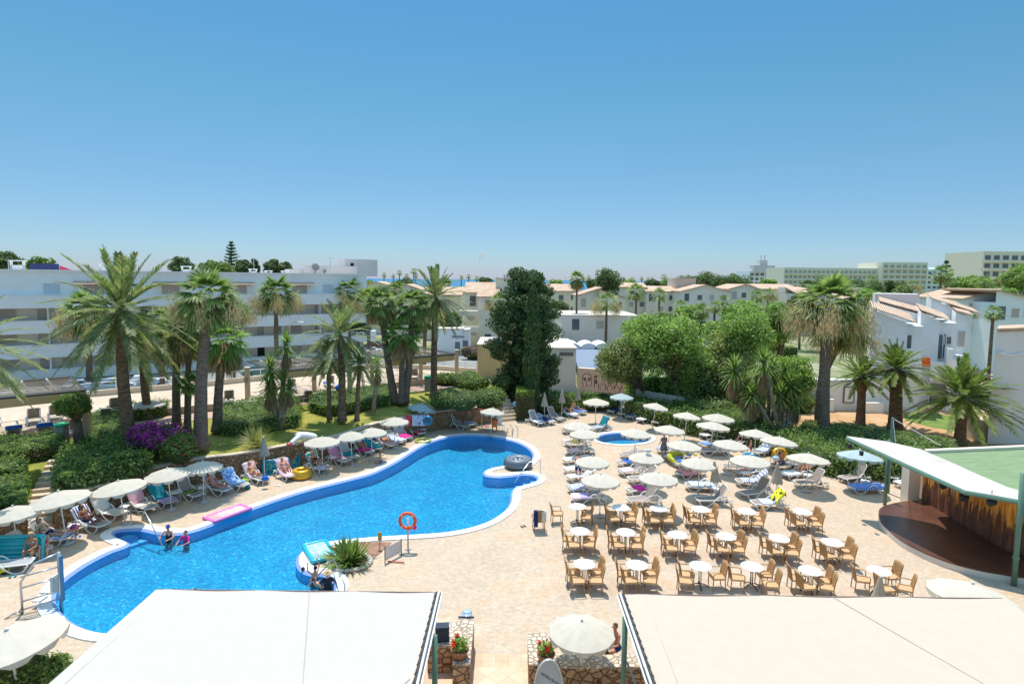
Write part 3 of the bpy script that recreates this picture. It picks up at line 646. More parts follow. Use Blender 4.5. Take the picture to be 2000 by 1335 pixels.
def make_chair():
    t=thing('wicker_armchair','x','chair'); W=.25
    m=MB(); m.box((0,0,.46),(.50,.50,.07)); m.build('seat',RATS,t)
    m=MB(); v=[];f=[];
    for i in range(7):
        z=.48+.52*i/6; xb=-.24-.10*(i/6)**1.3
        for k in range(7):
            y=-W+2*W*k/6; cu=.035*(1-(y/W)**2); v.append((xb-cu,y*(1-.03*i/6),z+(.03*(1-(y/W)**2) if i==6 else 0)))
    nv=len(v); v+=[(a+.035,b,c) for a,b,c in v[:nv]]
    for i in range(6):
        for k in range(6): a=i*7+k; f+=[(a,a+1,a+8,a+7),(a+nv,a+7+nv,a+8+nv,a+1+nv)]
    for k in range(6): a=42+k; f.append((a,a+1,a+1+nv,a+nv))
    for i in range(6): a=i*7; f.append((a,a+7,a+7+nv,a+nv)); a+=6; f.append((a+7,a,a+nv,a+7+nv))
    m.add(v,f); m.build('backrest',RAT,t,True)
    for sx,sy in ((1,1),(1,-1),(-1,1),(-1,-1)):
        m=MB(); m.tube([(sx*.225,sy*.225,.45),(sx*.235+(-.02 if sx<0 else .0),sy*.235,0)],.02,6); m.build('leg',RAT,t)
    for s in (-1,1):
        m=MB(); m.tube(cr_spline([(.23,s*.25,.44),(.24,s*.27,.62),(.17,s*.28,.70),(-.05,s*.28,.71),(-.27,s*.25,.72)],2,False),.018,6); m.build('armrest',RAT,t,True)
    return t
TP=make_table(); CP=make_chair(); nused=[0,0]
ROWS=[('back row',[(1128,988,'b'),(1212,990,''),(1286,992,''),(1368,993,''),(1458,997,''),(1567,998,'')]),
('middle row',[(1133,1036,''),(1222,1038,''),(1323,1043,''),(1418,1046,''),(1522,1050,''),(1626,1058,'')]),
('front row',[(1141,1100,''),(1244,1102,''),(1368,1104,'s'),(1469,1105,'t'),(1583,1113,''),(1717,1113.5,'')])]
# chair offsets (dx, dy, heading) : near left, far left, near right, far right
for ri,(rn,lst) in enumerate(ROWS):
    for ci,(px,py,fl) in enumerate(lst):
        c=g(px,py,.86); c.z=0
        t=TP if nused[0]==0 else copy_tree(TP); nused[0]+=1
        put(t,c,U(0,1),None,'round white cafe table, %s from the left in the %s'%(ORD[ci],rn),'round white cafe tables')
        k=ci/5; base=[('near left',-.36,-.52,.05),('far left',-.46,.06,-.05),('near right',.38,-.50,PI-.10),('far right',.46,.08,PI+.08)]
        if fl=='b': base=[('lone left',-1.02,-.05,.05),('near right',.42,-.45,PI-.1),('far right',.50,.08,PI+.1)]
        if fl=='s': base=[('near left',-.72,-.42,.0),('far left',-.55,.05,-.1),('far right',.60,-.05,PI)]
        if fl=='t': base=[('far left',-.62,-.15,.0),('far right',.55,.15,PI+.1),('near right',.50,-.58,PI-.15)]
        if rn=='front row' and ci==5: base=[('near left',-.05,-.62,.12),('far left',-.66,.02,-.15),('near right',.68,-.55,PI-.25),('far right',.62,.42,PI+.2)]
        for nm,dx,dy,rz in base:
            ch=CP if nused[1]==0 else copy_tree(CP); nused[1]+=1
            rot=-.10*k; X=dx*math.cos(rot)-dy*math.sin(rot); Y=dx*math.sin(rot)+dy*math.cos(rot)
            put(ch,c+Vector((X+U(-.05,.05),Y+U(-.06,.06),0)),rz+rot+U(-.14,.14),1.03,'tan wicker armchair, %s seat of the %s table in the %s'%(nm,ORD[ci],rn),'wicker armchairs at the cafe tables')
q=g(1052,1034,0); ch=copy_tree(CP); put(ch,q,PI/2+.1,1.09,'lone tan wicker armchair facing away near the pool with towels on its back','wicker armchairs at the cafe tables')
def drape(name,x0,x1,w,mat,label,loc,rz,cat='towel',zt=1.12,drop=.55):
    m=MB(); v=[];f=[];n=8
    for i in range(n+1):
        y=x0+(x1-x0)*i/n
        for (x,z) in ((-.44,zt-drop),(-.42,zt-.2),(-.38,zt),(-.32,zt),(-.28,zt-.2),(-.26,zt-drop*.7)): v.append((x+.015*math.sin(i*2+z*9),y,z+.01*math.sin(i*3)))
    for i in range(n):
        for j in range(5): a=i*6+j; f.append((a,a+1,a+7,a+6))
    m.add(v,f); o=m.build(name,mat,None,True); o.location=loc; o.rotation_euler=(0,0,rz); return tag(o,label,cat)
drape('towel',-.30,-.08,.2,TM['cream'],'pale cloth hanging over the back of the lone wicker armchair',q,PI/2+.1); drape('towel',.10,.30,.2,TM['navy'],'navy cloth hanging over the side of the lone wicker armchair',q,PI/2+.1,drop=.8)
# ---------------------------------------------------------------- buildings
WH=M('white_render',(.86,.85,.83),.85,.05,.6,bump=.15); WALLC=M('cream_render',(.84,.73,.58),.85,.06,.5,bump=.15); GREYW=M('warm_grey_render',(.80,.71,.59),.85,.06,.5)
GLASS=M('window_glass',(.10,.12,.14),.15,.2,2,spec=.8); SHUT=M('shutter_slats',(.50,.44,.38),.7,.1,20); DARK=M('dark_opening',(.02,.02,.022),.8); OCH=M('ochre_render',(.66,.43,.22),.85,.08,.6); STEEL=M('dark_steel',(.05,.06,.07),.5)
def mat_tiles(name='roof_tiles'):
    t=NT(name); co=t.co(); wv=t.N('TexWave',bands_direction='X'); wv.inputs['Scale'].default_value=1.6; wv.inputs['Distortion'].default_value=.3; t.L(co,wv.inputs[0])
    n=t.noise(co,.8,6,.8); c=t.ramp(n,[(.3,(.46,.27,.17)),(.5,(.66,.45,.31)),(.7,(.80,.63,.49))]); t.col(t.mix(1,c,t.ramp(wv.outputs['Fac'],[(0,(.7,.7,.7)),(.5,(1.08,1.08,1.08))]),'MULTIPLY')); t.rough(.9); t.bump(wv.outputs['Fac'],.8,.08); return t.m
TILE=mat_tiles()
def local(A,B,z=0): 
    d=B-A; return math.atan2(d.y,d.x),math.hypot(d.x,d.y)
def window(parent,x,y,z,w,h,fmat,pmat,name='window',depth=.08):
    m=MB(); 
    for a,b,c,d in ((x,z-h/2-.03,w+.12,.06),(x,z+h/2+.03,w+.12,.06)): m.box((a,y-depth/2,b),(c,depth,d))
    for s in (-1,1): m.box((x+s*(w/2+.03),y-depth/2,z),(.06,depth,h))
    o=m.build(name,fmat,parent); m=MB(); m.box((x,y-.01,z),(w,.03,h)); m.build('pane' if name!='door' else 'door_leaf',pmat,o); return o
# left apartment block
A=P(-240,600,59.2); B=P(716,600,87.5); A.z=B.z=0; rz,L=local(A,B)
ap=thing('apartment_building','long white apartment block with stepped balcony bands behind the palms on the left','building',A,rz)
m=MB(); m.box((L/2,8.2,6.2),(L,13.6,12.4)); m.build('wall',M('beige_gallery_wall',(.80,.72,.62),.85,.05,.6),ap)
m=MB(); m.box((L/2,.70,11.1),(L+.1,1.4,2.9)); m.box((L/2,.1,12.5),(L+.3,.5,.16)); m.build('top_floor_wall',WH,ap)
for i,(z1,z0) in enumerate(((9.68,8.28),(6.82,5.42),(4.07,2.61),(1.2,.1))):
    m=MB(); n=60; v=[]
    pts=[(L*k/n,-.55-.35*math.sin(k/n*9+i)) for k in range(n+1)]; pts[-1]=(L+.0,-.2)
    # rounded right end that sticks out on the lower floors
    ex=[.3,1.2,1.8,2.6][i]; endp=[(L+ex*math.sin(a)*1.0,1.2-1.6*math.cos(a)) for a in (0,.35,.7,1.05,1.4)]+[(L+ex,4)]
    out=pts[:-1]+endp; inn=[(L,4),(L,1.45),(0,1.45)]
    m.prism(out+inn,z0,z1-.0); b=m.build('balcony_band',WH,ap)
    m=MB(); m.prism([(x,y-.04) for x,y in out]+[(x,y+.62) for x,y in out[::-1]],z1-.02,z1+.05); m.build('band_cap',M('bright_cap',(.82,.82,.80),.7,.02),b)
random.seed(5)
for fl,(zb,zt) in enumerate(((6.82,8.28),(4.07,5.42),(1.2,2.61))):
    x=2.0; k=0
    while x<L-2:
        zc=(zb+zt)/2
        if k%3==1: window(ap,x,1.37,zc-.1,.95,1.5 if fl else 1.3,WH,DARK if (fl,k) in((1,10),(2,13),(0,22)) else SHUT,'door')
        else: window(ap,x,1.37,zc+.1,1.5 if k%2 else 1.1,1.0,WALLC,SHUT if k%4 else GLASS)
        x+=2.35 if k%3 else 3.1; k+=1
for k in range(9):
    for (zb,zt) in ((6.82,8.28),(4.07,5.42),(1.2,2.61)):
        m=MB(); m.box((3.3+k*5.1,.75,(zb+zt)/2),(.14,1.3,zt-zb)); m.build('balcony_partition',WH,ap)
x=14; k=0
while x<L-2:
    if k%2==0: window(ap,x,.02,10.45,1.5,1.15,WH,GLASS if k%4 else M('pale_blind',(.55,.62,.68),.6))
    else:
        m=MB(); m.add([(x-1.9,-.75,11.0),(x+1.9,-.75,11.0),(x+1.9,.05,11.35),(x-1.9,.05,11.35)],[(0,1,2,3)]); m.add([(x-1.9,-.75,10.9),(x+1.9,-.75,10.9),(x+1.9,.05,11.2),(x-1.9,.05,11.2)],[(3,2,1,0)]); m.add([(x-1.9,-.75,10.9),(x+1.9,-.75,10.9),(x+1.9,-.75,11.0),(x-1.9,-.75,11.0)],[(0,1,2,3)]); m.build('tiled_canopy',TILE,ap)
        window(ap,x,.02,10.4,1.9,1.2,WALLC,SHUT)
    x+=3.9; k+=1
m=MB(); m.box((L/2,.9,.06),(L,1.2,.1)); m.box((L/2,-.25,.12),(L,.25,.3)); m.build('ground_floor_plinth',M('brown_plinth',(.16,.10,.08),.9),ap)
def onroof(px,y,dd=3): q=P(px,y,1); dirv=Vector((q.x,1,0)); # intersect facade line offset dd
def roofpt(px,off):
    n=Vector((-math.sin(rz),math.cos(rz),0)); A2=A+n*off; u=Vector((math.cos(rz),math.sin(rz),0)); r=ray(px,560); # X=r0/r1*Y
    k=r[0]/r[1]; t=(k*A2.y-A2.x)/(u.x-k*u.y); return A2+u*t
def chimney(px,label,h=.9,w=1.0):
    q=roofpt(px,2.5); t=thing('chimney',label,'chimney',(q.x,q.y,12.4),rz); m=MB()
    for s in (-1,1): m.box((s*w*.42,0,h/2),(w*.16,.7,h))
    m.box((0,0,h*.3),(w,.7,h*.6)); m.build('stack',WH,t); m=MB(); m.box((0,0,h+.06),(w+.15,.85,.12)); m.build('cap',WH,t)
chimney(37,'white roof chimney first from the left on the apartment block',1.1,1.3); chimney(207,'white roof chimney behind the tallest palm crown',.9,1.1); chimney(365,'white roof chimney between the palm crowns on the apartment roof',.8,1.1); chimney(495,'small round-vented roof chimney below the thin aerial',.6,.9); chimney(525,'tiny white roof vent left of the satellite dishes',.4,.8); chimney(557,'tiny white roof vent nearest the satellite dishes',.4,.8)
q=roofpt(640,6); t=thing('roof_house','pinkish white stair house on the apartment roof behind the satellite dishes','building',(q.x,q.y,12.3),rz); m=MB(); m.box((0,0,.75),(8,4,1.5)); m.box((5.0,1,1.3),(5.2,4,2.6)); m.box((-4.9,0,.45),(2,3,.9)); m.build('wall',M('pinkish_white',(.70,.64,.62),.85,.04),t); m=MB(); m.box((3.5,-1.03,1.6),(.5,.05,.8)); m.build('window',DARK,t)
def dish(px,r,label,h):
    q=roofpt(px,3.6); t=thing('satellite_dish',label,'satellite dish',(q.x,q.y,12.4),rz); m=MB(); m.tube([(0,0,0),(0,0,h)],.05,6); m.build('mast',STEEL,t)
    m=MB(); R=Matrix.Translation((0,-.1,h))@Matrix.Rotation(PI/2-.3,4,'X'); m.lathe([(.0,0),(r*.5,.06*r),(r*.85,.2*r),(r,.3*r)],20,M4=R,cap=False); m.build('reflector',M('dish_mesh',(.33,.29,.28),.5),t,True)
dish(616,.55,'large round satellite dish on the apartment roof',1.1); dish(634,.28,'small satellite dish right of the large one',.6)
def aerial(px,h,label):
    q=roofpt(px,3); t=thing('aerial',label,'aerial',(q.x,q.y,12.4),rz); m=MB(); m.tube([(0,0,0),(0,0,h)],.04,5); m.build('mast',ALU,t); m=MB(); m.box((.2,0,h-.1),(.9,.04,.04)); 
    for k in range(5): m.box((-.2+.2*k,0,h-.1),(.03,.3,.03))
    m.build('antenna_bars',ALU,t)
aerial(646,2.6,'tall thin aerial on the apartment roof beside the stair house'); aerial(497,2.2,'thin aerial on the apartment roof above a vent'); aerial(19,1.3,'short white pole frame at the left end of the apartment roof')
q=roofpt(105,10); t=thing('hoarding','dark blue and red sloped roof hoarding behind the apartment parapet','roof sign',(q.x,q.y,12.2),rz); m=MB(); m.box((-.8,0,.75),(2.9,.2,.9)); m.build('blue_panel',M('navy_panel',(.03,.05,.16),.5),t); m=MB(); m.prism([(.7,-.1),(2.4,-.1),(2.4,.12),(.7,.12)],.2,lambda p:1.0 if p[0]<1 else .25); m.build('red_panel',M('red_panel',(.65,.05,.12),.5),t)
# generic distant house
def house(xl,xr,d,ytop,label,roof='gable',rh=1.2,dep=9,rz=0,wall=WALLC,rows=2,cols=3,base=0,name='house',group=None,cat='house',winw=1.1,over=.3,parapet=False,winh=1.2):
    a=P(xl,600,d); b=P(xr,600,d); w=(b.x-a.x); top=P((xl+xr)/2,ytop,d).z; c=Vector(((a.x+b.x)/2,d,base)); h=top-base-(rh if roof!='flat' else 0)
    t=thing(name,label,cat,c,rz,group); m=MB(); m.box((0,dep/2,h/2),(w,dep,h)); 
    if roof=='gable': m.prism([(-w/2,0),(w/2,0),(w/2,.3),(-w/2,.3)],h-.01,h) if False else m.add([(-w/2,.02,h),(w/2,.02,h),(0,.02,h+rh)],[(0,1,2)])
    wl=m.build('wall',wall,t); m=MB(); o=over; th=.18
    def slab4(p): m.slab(p,th)
    if roof=='gable': slab4([(-w/2-o,-o,h-o*.3+th),(0,-o,h+rh+th),(0,dep+o,h+rh+th),(-w/2-o,dep+o,h-o*.3+th)]); slab4([(0,-o,h+rh+th),(w/2+o,-o,h-o*.3+th),(w/2+o,dep+o,h-o*.3+th),(0,dep+o,h+rh+th)])
    elif roof=='front': slab4([(-w/2-o,-o,h+th),(w/2+o,-o,h+th),(w/2+o,dep*.6,h+rh+th),(-w/2-o,dep*.6,h+rh+th)]); m2=MB(); m2.box((0,dep*.8,h+rh/2),(w,dep*.4,rh+.1)); m2.build('rear_wall',wall,t)
    elif roof=='left': slab4([(-w/2-o,-o,h+th),(w/2+o,-o,h+rh+th),(w/2+o,dep+o,h+rh+th),(-w/2-o,dep+o,h+th)]); m2=MB(); m2.add([(-w/2,.01,h),(w/2,.01,h),(w/2,.01,h+rh)],[(0,1,2)]); m2.build('gable_wall',wall,t)
    elif roof=='right': slab4([(-w/2-o,-o,h+rh+th),(w/2+o,-o,h+th),(w/2+o,dep+o,h+th),(-w/2-o,dep+o,h+rh+th)]); m2=MB(); m2.add([(-w/2,.01,h),(w/2,.01,h),(-w/2,.01,h+rh)],[(0,1,2)]); m2.build('gable_wall',wall,t)
    else: m.box((0,dep/2,h+.06),(w+.2,dep+.2,.14))
    m.build('roof',TILE if roof!='flat' else M('flat_roof',(.60,.52,.44),.9,.1),t)
    for r in range(rows):
        for k in range(cols):
            if random.random()<.12: continue
            x=-w/2+w*(k+.5)/cols; z=h-1.4-2.8*r
            if z<.8: continue
            window(t,x+U(-.2,.2),0,z,winw,winh*(1.5 if (k+r)%4==0 else 1),wall,GLASS if random.random()<.6 else SHUT)
    return t
random.seed(9)
HS=[(712,760,128,551,'pale house with low tiled roof at the sea gap beside the apartments','gable',.7,8,GREYW,1,2),(756,832,122,556,'grey roofed terrace house behind the leaning fan palms','gable',1.4,9,GREYW,2,4),(826,900,116,562,'cream apartments half hidden by the tall date palm','front',1.5,10,WALLC,3,4),
(1062,1132,140,556,'cream house with broad tiled roof just right of the conifer','front',1.6,10,WALLC,2,3),(1128,1172,128,562,'pale gabled house behind the thin skirted palm','left',1.8,10,GREYW,2,2),(1170,1222,126,566,'cream gabled house left of the pair of mid palms','right',1.8,10,WALLC,2,2),
(1205,1262,150,553,'tiled house left of the flat-topped tower house','front',1.1,10,WALLC,2,3),(1262,1320,148,560,'tiled house with solar panel just left of the square tower','front',1.3,10,GREYW,2,3),(1330,1424,140,557,'wide gabled grey house right of the square tower','gable',1.5,12,GREYW,1,4),(1422,1484,143,556,'gabled house with recessed balconies in the middle of the row','gable',1.1,12,GREYW,1,3),(1484,1560,146,556,'gabled house at the right end of the middle row','front',1.2,12,WALLC,1,3),(1556,1640,135,562,'low tiled house behind the massive fan palm','front',1.4,10,WALLC,1,3),(1640,1745,128,572,'low tiled house below the stepped hotel','front',1.4,10,GREYW,1,4)]
for (xl,xr,d,yt,lb,rf,rh,dep,wm,rw,cl) in HS: house(xl,xr,d,yt,lb,rf,rh,dep,0,wm,rw,cl,group='holiday houses in the distance')
house(1318,1357,150,544,'plain square tower block rising over the tiled roofs','flat',0,8,0,M('pinkish_stone',(.62,.50,.42),.9),0,0,group='holiday houses in the distance')
house(908,966,106,553,'tall cream stairwell block of the balcony apartments near the kiosk','front',1.8,10,0,WALLC,3,2,name='apartment_building',cat='building'); house(934,972,103,556,'forward block of the balcony apartments beside the conifer','front',2.2,10,0,GREYW,3,1,name='apartment_building',cat='building'); house(968,1006,107,544,'block with a grey tank room on top left of the conifer','flat',0,9,0,WALLC,3,2,name='apartment_building',cat='building')
for (xl,xr,z) in ((896,934,2.9),(896,934,5.7)):
    a=P(xl,600,101.5); b=P(xr,600,101.5); m=MB(); m.box(((a.x+b.x)/2,102,z+.45),(b.x-a.x,1.6,.9)); tag(m.build('balcony',WALLC),'cream balcony tray on the stairwell block, %s floor'%('lower' if z<4 else 'upper'),'balcony')
house(1098,1250,95,617,'long low cream hall with flat roof behind the parked covers','flat',0,14,0,M('cream_hall',(.82,.70,.63),.85,.04),1,3,name='sports_hall',cat='building',winw=1.2)
# kiosk, ochre building, low building, mural wall
house(855,903,93,643,'small white cube kiosk with grey door beside the street','flat',0,5,0,WH,0,0,name='kiosk',cat='building')
k=[o for o in bpy.data.objects if o.name.startswith('kiosk')][0]; window(k,1.2,0,1.1,.8,2.0,WH,M('grey_door',(.20,.22,.26),.6),'door'); m=MB(); m.box((2.0,2.5,1.6),(.02,1,1)); window(k,1.3,-.0,2.9,2.0,.35,WH,M('grey_louvre',(.30,.32,.35),.6),'vent')
house(903,916,93.5,645,'narrow white annexe with dark window joined to the kiosk','flat',0,4,0,WH,0,0,name='kiosk_annexe',cat='building'); k=[o for o in bpy.data.objects if o.name.startswith('kiosk_annexe')][0]; window(k,0,0,1.3,.8,1.9,WH,MATS['grey_door'])
house(933,1000,72,674,'plain ochre walled building left of the conifer','flat',0,9,0,OCH,0,0,name='ochre_building',cat='building')
lb=house(1052,1127,62.5,681,'pale grey windowless building with high vents behind the folded parasols','flat',0,10,0,M('pale_grey_green',(.66,.66,.60),.85,.05,.5),0,0,name='service_building',cat='building')
for kx in range(5): window(lb,.35+kx*.36*.9,0,4.15,.26,.42,WH,M('vent_grille',(.22,.20,.17),.7),'vent')
a=g(1127,768,0); b=g(1222,776,0); rz2,L2=local(a,b); mu=thing('mural_wall','pinkish wall painted with a black line drawing of a face','wall',a,rz2); m=MB(); m.box((L2/2,.2,1.35),(L2,.4,2.7)); m.build('wall_panel',M('pink_plaster',(.68,.50,.40),.85,.06,.8),mu); m=MB(); m.box((L2/2,.2,2.73),(L2+.1,.5,.08)); m.build('coping',WALLC,mu)
BLK=M('black_paint',(.03,.03,.03),.8); m=MB()
def stroke(pts,r=.025): m.tube([(x,-.015,z) for x,z in pts],r,4)
fx,fz=1.05,1.5
stroke([(fx+.55*math.cos(a),fz+.75*math.sin(a)) for a in [PI*(.95-.9*i/12) for i in range(13)]]+[(fx+.5,fz-.3),(fx+.35,fz-.7)]); stroke([(fx-.52,fz),(fx-.5,fz-.3),(fx-.35,fz-.7)])
for s in(-1,1): stroke([(fx+s*.12,fz+.02),(fx+s*.25,fz+.12),(fx+s*.42,fz+.05),(fx+s*.25,fz-.05),(fx+s*.12,fz+.02)],.035); stroke([(fx+s*.08,fz+.18),(fx+s*.45,fz+.24)],.04)
stroke([(fx-.02,fz),(fx-.06,fz-.35),(fx+.06,fz-.38)]); stroke([(fx-.15,fz-.55),(fx+.15,fz-.55)],.03); m.build('painted_face',BLK,mu)
m=MB(); random.seed(3)
for k in range(16):
    x=1.9+k*.19; z=1.1+.25*math.sin(k*1.7); stroke([(x+U(-.08,.08),z+U(-.35,.35)) for _ in range(5)],.02)
for z in (2.0,1.85,1.6,1.45,1.3): stroke([(1.82,z),(2.15,z+U(-.05,.05))],.05)
m.build('painted_scribble',BLK,mu)
a=g(1222,777,0); b=g(1256,782,0); r3,L3=local(a,b); m=MB()
for k in range(9): m.box((L3*(k+.5)/9,0,1.0),(L3/9*.8,.04,1.9))
for z in(.3,1.0,1.7): m.box((L3/2,.05,z),(L3,.05,.12))
o=m.build('wooden_gate',M('orange_wood',(.55,.24,.09),.7,.2,8)); o.location=a; o.rotation_euler=(0,0,r3); tag(o,'orange wooden slatted gate right of the mural wall','gate')
a=g(1240,797,0); b=g(1332,816,0); r3,L3=local(a,b); m=MB(); m.box((L3/2,.15,.9),(L3,.3,1.8)); o=m.build('garden_wall',M('pinkish_grey_wall',(.56,.49,.44),.85,.08)); o.location=a; o.rotation_euler=(0,0,r3); tag(o,'plain pinkish grey garden wall under the olive tree','wall')
a=g(1365,800,0); m=MB(); m.box((0,0,1.0),(2.4,1.6,2.0)); m.box((0,0,2.04),(2.7,1.9,.1)); o=m.build('utility_box',WALLC); o.location=a; tag(o,'small flat-topped cream hut behind the hedge bank','hut')
# covered courts behind the service building
fillz=lambda px,z,nm,mt: fill(nm,[[g(x,y,z) for x,y in px]],z,mt)
q1=g(1100,690,0); pc_=thing('pool_cover','blue-grey flat cover with dark rim behind the service building','roof',(0,0,0)); m=MB(); m.slab([g(1128,716,2.2),g(1196,720,2.2),g(1200,683,2.2),g(1120,681,2.2)],.3); m.build('cover',M('blue_grey_sheet',(.20,.24,.31),.6,.05),pc_); m=MB(); a=g(1128,716,2.2);b=g(1196,720,2.2); m.slab([a+Vector((0,-.2,-.3)),b+Vector((0,-.2,-.3)),b+Vector((0,.1,-.3)),a+Vector((0,.1,-.3))],1.2); m.build('green_band',M('green_band',(.08,.22,.14),.7),pc_)
for i,x in enumerate((1118,1150,1178)):
    a=P(x,683,84); t=thing('barrel_vault','white barrel-shaped tunnel cover, %s from the left'%ORD[i],'shelter',(a.x,84,0),0,'white tunnel covers'); m=MB(); m.add(*[(lambda v,f:(v,f))([(1.3*math.cos(a_),y,2.0+1.0*math.sin(a_)) for y in (0,5) for a_ in [PI*k/10 for k in range(11)]]+[(-1.3,0,0),(1.3,0,0),(-1.3,5,0),(1.3,5,0)],[(k,k+1,k+12,k+11) for k in range(10)]+[tuple(range(11))+(22,23)][:1])][0]); m.build('shell',WH,t,False); m=MB(); m.tube([(1.3*math.cos(PI*k/10),-.03,2+1.0*math.sin(PI*k/10)) for k in range(11)],.07,5); m.build('rim',ALU,t)
# right house group
def lu(t,px,Y):
    th=t.rotation_euler.z; r=ray(px,600); k=r[0]/r[1]; v_=Y-t.location.y; ex,ey=math.cos(th),math.sin(th); nx,ny=-ey,ex
    return (k*(t.location.y+v_*ny)-t.location.x-v_*nx)/(ex-k*ey),v_
def blk(t,pxl,pxr,Y,z0,z1,dep,name='wall',mt=WH):
    a,v_=lu(t,pxl,Y); b,_=lu(t,pxr,Y); m=MB(); m.box(((a+b)/2,dep/2+v_,(z0+z1)/2),(b-a,dep,z1-z0)); return m.build(name,mt,t)
def monoroof(t,pxl,pxr,Y,zl,zr,dep,over=.5):
    ua,v_=lu(t,pxl,Y); ub,_=lu(t,pxr,Y); a=Vector((ua,0,0)); b=Vector((ub,0,0)); ox=0; oy=Y-v_; m=MB()
    m.slab([(a.x-ox,Y-oy-.35,zl+.2),(b.x-ox+over,Y-oy-.35,zr+.2),(b.x-ox+over,Y-oy+dep,zr+.2+.11*dep),(a.x-ox,Y-oy+dep,zl+.2+.11*dep)],.09); m.build('roof',TILE,t)
    m=MB(); m.add([(a.x-ox,Y-oy-.01,zr-.3),(b.x-ox,Y-oy-.01,zr-.3),(b.x-ox,Y-oy-.01,zr),(a.x-ox,Y-oy-.01,zl)],[(0,1,2,3)]); m.add([(a.x-ox,Y-oy-.01,zr-.3),(a.x-ox,Y-oy+dep,zr-.3),(a.x-ox,Y-oy+dep,zl+.11*dep),(a.x-ox,Y-oy-.01,zl)],[(3,2,1,0)]); m.build('gable_wall',WH,t)
WHG=WH
def rhouse(label,u,Y,dep,pl,pr,zl,zr,ext=None):
    a=P(pl,600,Y); t=thing('house',label,'house',(a.x,Y,0),-.5,'white tiled houses on the right'); blk(t,pl,pr,Y,0,zr-.3,dep); monoroof(t,pl,pr,Y,zl,zr,dep); return t
h1=rhouse('white house with stepped tiled roof and balconies behind the canary palms',0,55.5,5,1704,1776,9.55,8.35)
def relwin(t,px,Y,z,w,h,fm,pm,name='window'):
    a,v_=lu(t,px,Y); window(t,a,v_,z,w,h,fm,pm,name)
blk(h1,1768,1806,56.3,0,8.1,8,'recess_wall'); relwin(h1,1777.5,56.25,6.1,.55,2.3,WH,GLASS,'door')
blk(h1,1756,1779,55.2,3.6,5.2,1.2,'balcony_wall'); blk(h1,1778,1790,54.6,3.6,6.0,2.2,'balcony_pier'); blk(h1,1790,1808,54.9,3.6,5.0,.3,'balcony_wall')
a=P(1808,600,56); 
h2=rhouse('second white house of the stepped row with a towel on its balcony rail',0,57,5,1800,1838,9.3,8.5)
monoroof(h2,1718,1845,60,10.0,8.35,4); blk(h2,1708,1795,64,0,10.9,5,'rear_block',M('pinkish_white',(.70,.64,.62),.85,.04)); blk(h2,1718,1840,60.3,0,8.1,4)
relwin(h2,1839.5,57.6,6.0,.5,2.3,WH,GLASS,'door'); blk(h2,1836,1872,58,0,8.3,8,'recess_wall'); relwin(h2,1843,57.95,6.0,.7,2.3,WH,GLASS,'door'); relwin(h2,1856,57.95,6.6,.5,.7,WH,GLASS)
blk(h2,1826,1857,56.0,2.9,4.6,1.6,'balcony_wall'); blk(h2,1857,1868,55.6,2.9,6.0,1.9,'balcony_pier'); blk(h2,1868,1882,56.4,2.9,4.9,.3,'balcony_wall'); blk(h2,1826,1868,56.6,0,2.9,5,'ground_floor'); relwin(h2,1843,56.55,1.5,1.3,2.1,WH,GLASS,'door'); relwin(h2,1876,57.9,3.3,1.0,1.9,WH,GLASS,'door')
h3=rhouse('third white house of the stepped row nearest the flower beds',0,61,10,1868,1890,9.1,8.7); monoroof(h3,1818,1902,64,10.3,8.8,4); blk(h3,1832,1900,64,0,8.6,6); blk(h3,1876,1900,59.5,3.0,4.8,1.4,'balcony_wall'); relwin(h3,1882,60.95,6.4,.6,1.6,WH,SHUT); relwin(h3,1889,60.95,2.0,.6,1.6,WH,GLASS)
def railtowel(px,Y,z,mat,label):
    a=P(px,600,Y); m=MB(); m.box((0,0,-.35),(.8,.07,.8)); m.box((0,.15,.06),(.8,.34,.05)); o=m.build('towel',mat); o.location=(a.x,Y-.03,z); tag(o,label,'towel')
railtowel(1815,54.85,5.05,TM['orange'],'orange striped towel over the balcony wall of the first white house'); railtowel(1873,56.35,4.95,TM['paleblue'],'pale blue towel over the balcony wall of the second white house')
gf=thing('garden_annexe','long low white ground-floor annexe behind the canary palms','building',(P(1575,600,55).x,55,0)); blk(gf,1575,1800,55,0,2.9,1.0); blk(gf,1575,1640,54.2,0,1.2,.4,'garden_wall'); relwin(gf,1668,54.95,1.5,.9,1.4,STEEL,WH); relwin(gf,1772,54.95,1.5,.9,1.4,WH,SHUT); relwin(gf,1600,54.95,1.2,1.0,1.6,WH,SHUT,'door'); blk(gf,1692,1738,54.0,0,.95,.3,'garden_wall')
house(1880,1948,84,566,'white house with tiled roof behind the stepped row','left',1.4,10,0,WH,2,2,group='white tiled houses on the right'); house(1944,2050,80,568,'white balconied house at the right edge behind the roof wall','right',1.6,10,0,WH,2,4,group='white tiled houses on the right')
a=g(1928,866,0); t=thing('house','tall blank white side wall of the house cut by the right edge','house',a,0); m=MB(); w_=16; m.prism([(0,0),(w_,0),(w_+3,3.5),(3.2,3.5)],0,lambda p:8.5+p[0]*.05); m.build('wall',M('blank_white',(.70,.67,.63),.85,.04,.4,bump=.1),t); m=MB(); m.slab([(-.1,-.15,8.75),(w_,-.15,9.55),(w_+3,3.5,9.55),(3.1,3.5,8.75)],.2); m.build('roof_edge',TILE,t); m=MB(); m.tube([(.5,-.1,6.9),(1.2,-.1,6.75),(2.2,-.1,6.95)],.05,5); m.box((.35,-.25,6.95),(.5,.3,.06)); m.build('wall_lamp',M('bright_cap',(.8,.8,.8)),t)
